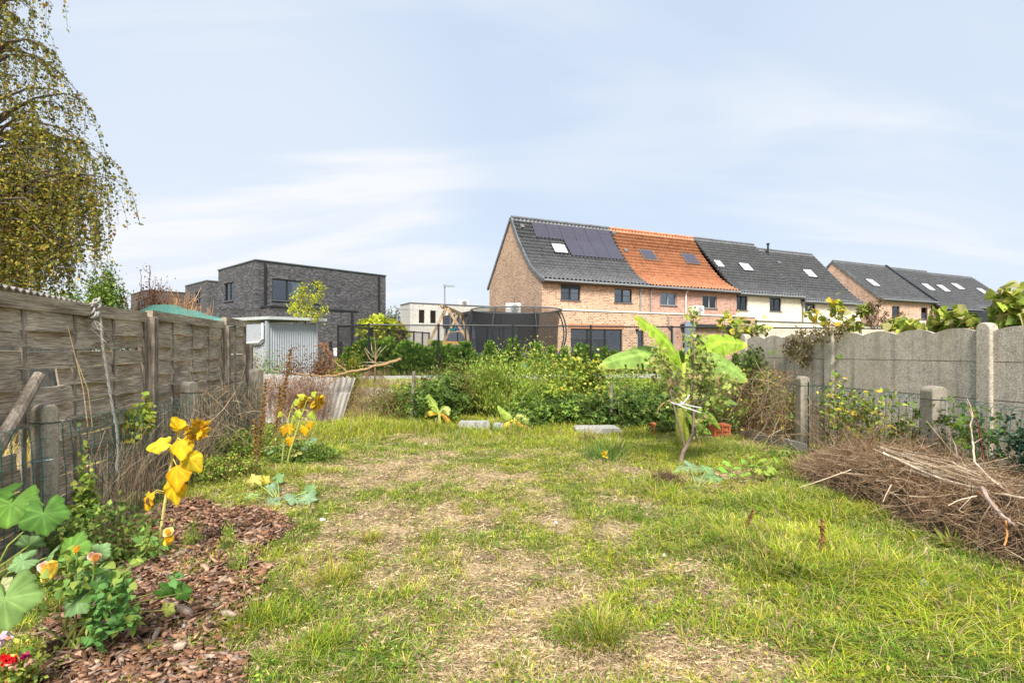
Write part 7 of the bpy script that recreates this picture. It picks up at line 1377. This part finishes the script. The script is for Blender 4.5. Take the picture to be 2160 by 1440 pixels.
# root clod by the tree
bc = G(1405, 1022); n = 900; a = U(0, 6.28, n); rr = np.sqrt(rng.random(n))*.16; strands('root_clod', 'dark brown clod of dead roots beside the young fruit tree', 'root clod', np.stack([bc.x+np.cos(a)*rr*1.3, bc.y+np.sin(a)*rr, .11*(1-(rr/.16)**2)+U(0, .02, n)], -1), rdir(n), U(.04, .1, n), .002, [(.1, .06, .035), (.16, .1, .06), (.24, .16, .1)], 1.5)
# ---- roses
def rose():
    b = Vector((P(147, 0, 2.68).x, 2.68, 0)); t = thing('rose_bush', 'rose bush with yellow and peach blooms in the mulch bed', 'rose bush', tuple(b)); Yr_ = 2.66; Q = lambda px, py, dy=0: P(px, py, Yr_+dy)-b
    st_ = [[(147, 1375), (135, 1330), (125, 1290), (120, 1240), (110, 1215)], [(150, 1378), (160, 1320), (162, 1270), (172, 1230)], [(155, 1378), (200, 1350), (250, 1330), (290, 1300)], [(150, 1378), (170, 1330), (200, 1290), (260, 1210), (310, 1160), (345, 1135)], [(147, 1378), (120, 1340), (85, 1320), (60, 1290)], [(150, 1375), (190, 1300), (230, 1250), (240, 1210)], [(147, 1375), (150, 1300), (160, 1200), (162, 1165)], [(150, 1375), (180, 1290), (200, 1200), (203, 1182)]]
    cv = []
    for s_ in st_: q = [Q(x, y, .0) for x, y in s_]; q[0] = Vector((rng.normal(0, .02), rng.normal(0, .02), 0)); cv.append((q, list(np.linspace(.006, .0025, len(q)))))
    stem_mesh('stems', cv, WOODC, t, (.28, .32, .08)); Pn, cs = [], []
    for (x, y, s_, k, c_) in ((200, 1290, 20, 60, 1), (230, 1270, 22, 70, 1), (250, 1250, 20, 60, 1), (205, 1330, 18, 46, 1), (180, 1350, 12, 18, 1), (210, 1370, 10, 14, 1), (265, 1300, 18, 46, 1), (245, 1310, 20, 50, 1), (285, 1300, 14, 24, 0), (215, 1240, 22, 50, 1), (175, 1215, 25, 46, 0), (140, 1235, 22, 36, 0), (100, 1245, 20, 26, 0), (80, 1225, 14, 16, 0), (150, 1180, 18, 28, 0), (190, 1195, 16, 26, 0), (250, 1215, 20, 34, 0), (290, 1180, 14, 16, 0), (320, 1150, 14, 18, 0), (300, 1130, 14, 12, 0), (270, 1230, 16, 20, 0), (340, 1145, 10, 10, 0), (90, 1290, 12, 8, 0), (175, 1250, 20, 30, 0), (370, 1225, 10, 8, 1)):
        for _ in range(k): Pn.append(tuple(Q(x+rng.normal(0, s_*.6), y+rng.normal(0, s_*.6), rng.normal(0, .07)))); cs.append((.13, .29, .075) if c_ and rng.random() < .75 else ((.3, .38, .08) if rng.random() < .5 else (.17, .3, .07)))
    leafset('leaves', np.array(Pn), .044, np.array(cs), t, 'heart', mat=BIGLEAF, down=.15, wide=.85)
    def bloom(px, py, r_, cols, dy=-.05, full=60):
        c_ = Q(px, py, dy); d = Vector((rng.normal(0, .3), -.8, .5)).normalized(); s_ = d.cross(Vector((0, 0, 1))).normalized(); u_ = s_.cross(d); ps, fs, cl, nm = [], [], [], []
        for i in range(full):
            f = (i/full)**.6; a = i*2.4; rd = s_*math.cos(a)+u_*math.sin(a); ps.append(tuple(c_+rd*r_*.45*f-d*r_*.35*f)); fw = rd*f*.75+d*(1.15-f*.55); fs.append(tuple(fw)); nm.append(tuple(d*f-rd*(1-f)*.8)); cl.append(np.array(cols[0])*(1-f)+np.array(cols[1])*f)
        n = len(ps); T, Fc = TPL['petal']; V = inst(T, np.array(ps), np.array(fs), np.array(nm), np.full(n, r_*.75)*rng.uniform(.8, 1.1, n), 1.3); Fa = (np.arange(n)*len(T))[:, None, None]+np.array(Fc)[None]; np_mesh('bloom', V.reshape(-1, 3), Fa.reshape(-1, 3), BIGLEAF, t, col=np.repeat(np.array(cl), len(T), 0))
    bloom(108, 1204, .055, ((.9, .58, .04), (.95, .8, .2)), full=110); bloom(93, 1194, .03, ((.8, .6, .4), (.85, .7, .6)), -.02, 24); bloom(163, 1158, .024, ((.85, .5, .03), (.9, .65, .1)), full=40); bloom(203, 1177, .032, ((.85, .5, .1), (.85, .6, .45)), full=40); bloom(192, 1170, .02, ((.85, .5, .4), (.85, .65, .6)), full=24)
    bloom(355, 1122, .026, ((.9, .65, .1), (.95, .8, .4)), full=36); bloom(357, 1138, .03, ((.9, .62, .03), (.95, .78, .1)), full=46); bloom(283, 1238, .016, ((.7, .25, .08), (.75, .4, .2)), full=20)
rose()
b = G(30, 1500); bt = bush('flower_bush', 'blurred low flower bush with red blooms in the bottom left corner', 'flower bush', (P(28, 0, 2.32).x, 2.32, 0), (.13, .12, .2), 700, .026, M_GR+L_GR+[(.5, .2, .08)], 'leaf', clumps=18)
for px, py, c_ in ((18, 1384, (.75, .02, .02)), (28, 1388, (.7, .02, .03)), (54, 1383, (.4, .02, .12)), (8, 1390, (.7, .03, .03)), (26, 1402, (.75, .45, .3)), (62, 1396, (.6, .4, .25))):
    q = P(px, py, 2.25)-bt.location; leafset('petals', np.array([tuple(q)]*22)+rng.normal(0, .006, (22, 3)), .02, np.tile(np.array([c_]), (22, 1)), bt, 'heart', mat=BIGLEAF)
q = P(0, 1345, 2.35); o = leafset('pale_petals', np.array([tuple(q)]*30)+rng.normal(0, .012, (30, 3)), .03, np.tile(np.array([(.75, .55, .65)]), (30, 1)), None, 'heart', mat=BIGLEAF); o.name = 'pink_blossom'; o.location = q; o.data.transform(Matrix.Translation(-q)); tag(o, 'pale pink blossom at the very left edge', 'blossom')
# ---- weeds and small plants
n = 900; yy = 2.2+8.5*rng.random(n)**1.3; xx = (rng.random(n)*2-1)*np.minimum(4.0, yy*.95); k = (xx > -2.3-.19*yy); xx, yy = xx[k], yy[k]; n = len(xx)
o = leafset('fallen_leaves', np.stack([xx, yy, gz(xx, yy)+.03], -1), .028, pal([(.4, .26, .12), (.5, .38, .1), (.28, .16, .08), (.55, .45, .25)], n), None, 'leaf', down=0); tag(o, 'small fallen brown and yellow leaves strewn over the lawn', 'fallen leaves', kind='stuff')
n = 420; yy = U(2.8, 9.5, n); xx = U(.2, 3.7, n); strands('seed_stalks', 'thin straw coloured grass seed stalks standing in the right half of the lawn', 'seed stalks', np.stack([xx, yy, gz(xx, yy)], -1), np.stack([U(-.4, .4, n), U(-.4, .4, n), U(.7, 1.2, n)], -1), U(.12, .3, n), .0013, TAN, .5, .3, kd='stuff')
def tuft(name, label, px, py, h, n, cs, spread=.5, wd=.006, group=None, cat='weed', rad=.04, curl=.6):
    g = G(px, py); z = gzf(g.x, g.y); th = U(0, 6.28, n); rr = rad*1.5*np.sqrt(rng.random(n)); th0 = th.copy(); nt_ = 9; ca_ = U(-1, 1, (nt_, 2))*rad*(1.0 if n > 100 else .05); hs_ = U(.55, 1.15, nt_); ti_ = rng.integers(0, nt_, n); rr = rr*(.45 if n > 100 else 1); th = th+rng.normal(0, .5, n); V, Qd, T, C = blades(rr*np.cos(th0)+ca_[ti_, 0], rr*np.sin(th0)+ca_[ti_, 1], h*hs_[ti_]*U(.35, 1.2, n), th, U(.1, 1, n)*spread*2, np.full(n, wd*.8)*U(.7, 1.3, n), pal(cs, n)*(U(.55, .95, nt_)[ti_]*U(.8, 1.2, n))[:, None], U(0, curl, n), z0=np.zeros(n))
    o = np_mesh(name, V, [Qd, T], GRASSM, col=C); o.location = (g.x, g.y, z-.003); tag(o, label, cat, group); return o
tuft('dandelion_rosette', 'broad leaved green rosette in the grass right of centre', 1680, 1225, .14, 60, M_GR+L_GR[:1], .7, .022); tuft('dandelion_rosette', 'bright green rosette at the foot of the heap', 2008, 1165, .15, 50, L_GR, .7, .02); tuft('dandelion_rosette', 'dark green rosette in the lower right grass', 1660, 1215, .1, 40, D_GR+M_GR, .8, .02)
tuft('dandelion_rosette', 'small flat rosette in the dry patch at the bottom centre', 1135, 1338, .05, 24, M_GR+L_GR[:1], 1.0, .012); tuft('dandelion_rosette', 'grey green flat rosette at the bottom left of centre', 740, 1395, .04, 24, [(.25, .32, .14)], 1.0, .014)
tuft('grass_tuft', 'big lush grass tuft in the middle of the near lawn', 1265, 1345, .19, 420, G_LIME+G_DARK+G_YEL[:1], .55, .005, cat='grass tuft', rad=.15); tuft('grass_tuft', 'lush grass tuft at the edge of the mulch near the bottom', 560, 1310, .17, 420, G_LIME+G_DARK[:2], .6, .005, cat='grass tuft', rad=.13)
tuft('grass_tuft', 'wide grass tuft left of the lawn middle below the squash plant', 700, 1230, .15, 420, G_LIME+G_YEL[:2], .6, .005, cat='grass tuft', rad=.16); tuft('grass_tuft', 'grass tuft spreading at the bottom left of the lawn', 690, 1375, .13, 360, G_LIME+G_DARK[:2], .8, .0045, cat='grass tuft', rad=.11); tuft('grass_tuft', 'yellow tinged grass tuft beside the loose bark chip', 775, 1145, .13, 200, G_LIME+G_YEL, .6, .0045, cat='grass tuft', rad=.07)
tuft('grass_tuft', 'long arching grass tuft before the long pale slab', 1300, 955, .32, 500, G_LIME+G_DARK+G_STRAW[:2], .5, .008, cat='grass tuft', rad=.3); tuft('grass_tuft', 'blue green grass clump beside the yellow dandelion flower', 1265, 970, .26, 400, [(.2, .34, .08), (.26, .4, .1)], .5, .008, cat='grass tuft', rad=.25); tuft('grass_tuft', 'brownish grass clump right of the second small banana', 1240, 935, .3, 300, G_STRAW+G_YEL+G_DARK[:1], .5, .007, cat='grass tuft', rad=.18)
for px, py, l in ((405, 1120, 'feathery green weed alone on the mulch'), (475, 1130, 'tall wispy pale weed on the mulch right of the feathery one'), (500, 1175, 'thin spreading green weed at the mulch edge')):
    g = G(px, py+30); bush('feathery_weed', l, 'weed', (g.x, g.y, 0), (.07, .07, .17), 420, .028, L_GR+M_GR, 'lance', clumps=14, up=1.0, nstem=8, stemcol=(.3, .32, .1))
g = G(1275, 985); t = thing('dandelion', 'yellow dandelion flower in the far green grass', 'flower', (g.x, g.y, 0)); MB().color((.3, .36, .1)).tube([(0, 0, 0), (0, 0, .16)], .003, 5).build('stalk', WOODC, t); leafset('flower_head', np.array([(0, 0, .17)]*60)+rng.normal(0, .015, (60, 3)), .035, np.tile([[.75, .5, .02]], (60, 1)), t, mat=BIGLEAF)
g = G(388, 1068); leafset('x', np.zeros((1, 3)), .01, np.ones((1, 3)), None).name = 'tmp'; bpy.data.objects.remove(bpy.data.objects['tmp'])
bush('weed_patch', 'dark green nettles at the foot of the near left wire fence', 'weeds', (P(215, 0, 3.75).x, 3.75, 0), (.42, .22, .42), 1500, .04, D_GR+M_GR, 'leaf', clumps=30, nstem=20, spread=.17)
bush('climbing_weed', 'lime green heart leaved climber on the near left wire fence', 'climber', (P(175, 0, 3.95).x, 3.95, 0), (.1, .06, .72), 330, .042, L_GR+M_GR, 'heart', clumps=18, nstem=10)
bush('climbing_weed', 'yellow green grape like leaves on top of the left wire fence', 'climber', (P(288, 0, 5.2).x, 5.2, .6), (.16, .08, .42), 260, .06, L_GR+YEL[:1], 'heart', clumps=12, nstem=6)
bush('weed_patch', 'mixed rough weeds behind the two far sunflowers by the third post', 'weeds', (P(520, 0, 7.6).x, 7.6, 0), (.55, .6, .4), 2600, .045, M_GR+L_GR[:2]+BRN[:1], 'leaf', clumps=34, spread=.16)
bush('weed_patch', 'low green weeds at the foot of the far sunflowers', 'weeds', (P(650, 0, 7.3).x, 7.3, 0), (.5, .35, .22), 2000, .04, M_GR+D_GR[:2], 'leaf', clumps=30, spread=.16)
bush('weed_patch', 'low weeds under the second concrete post', 'weeds', (P(480, 0, 6.2).x, 6.2, 0), (.4, .35, .28), 1800, .038, M_GR+L_GR+BRN[:2], 'leaf', clumps=30, spread=.16)
bush('weed_patch', 'dark leaves around the hollow bricks behind the banana', 'weeds', (P(1465, 0, 9.3).x, 9.3, 0), (.7, .4, .3), 1700, .06, D_GR+M_GR[:1], 'bramble', clumps=26, spread=.16)
bush('bramble_bush', 'small bramble shoot covering the low kerb by the slim post', 'bush', (P(1672, 0, 6.95).x, 6.95, 0), (.22, .12, .22), 160, .06, D_GR+M_GR, 'bramble', clumps=10)
# green crown leaves of the dark background : rough weeds below laurels
n = 9000; xx = U(-7, 8, n); V, Qd, T, C = blades(xx, np.array([bf(1080+F*x/19.8)[1] for x in xx])+U(.15, 1.5, n), U(.15, .5, n), U(0, 6.28, n), U(.2, .8, n), U(.012, .02, n), pal(M_GR+G_STRAW+L_GR, n), U(0, .5, n)); o = np_mesh('rough_grass', V, [Qd, T], GRASSM, col=C); tag(o, 'rough tall grass under the row of young evergreens', 'grass', kind='stuff')
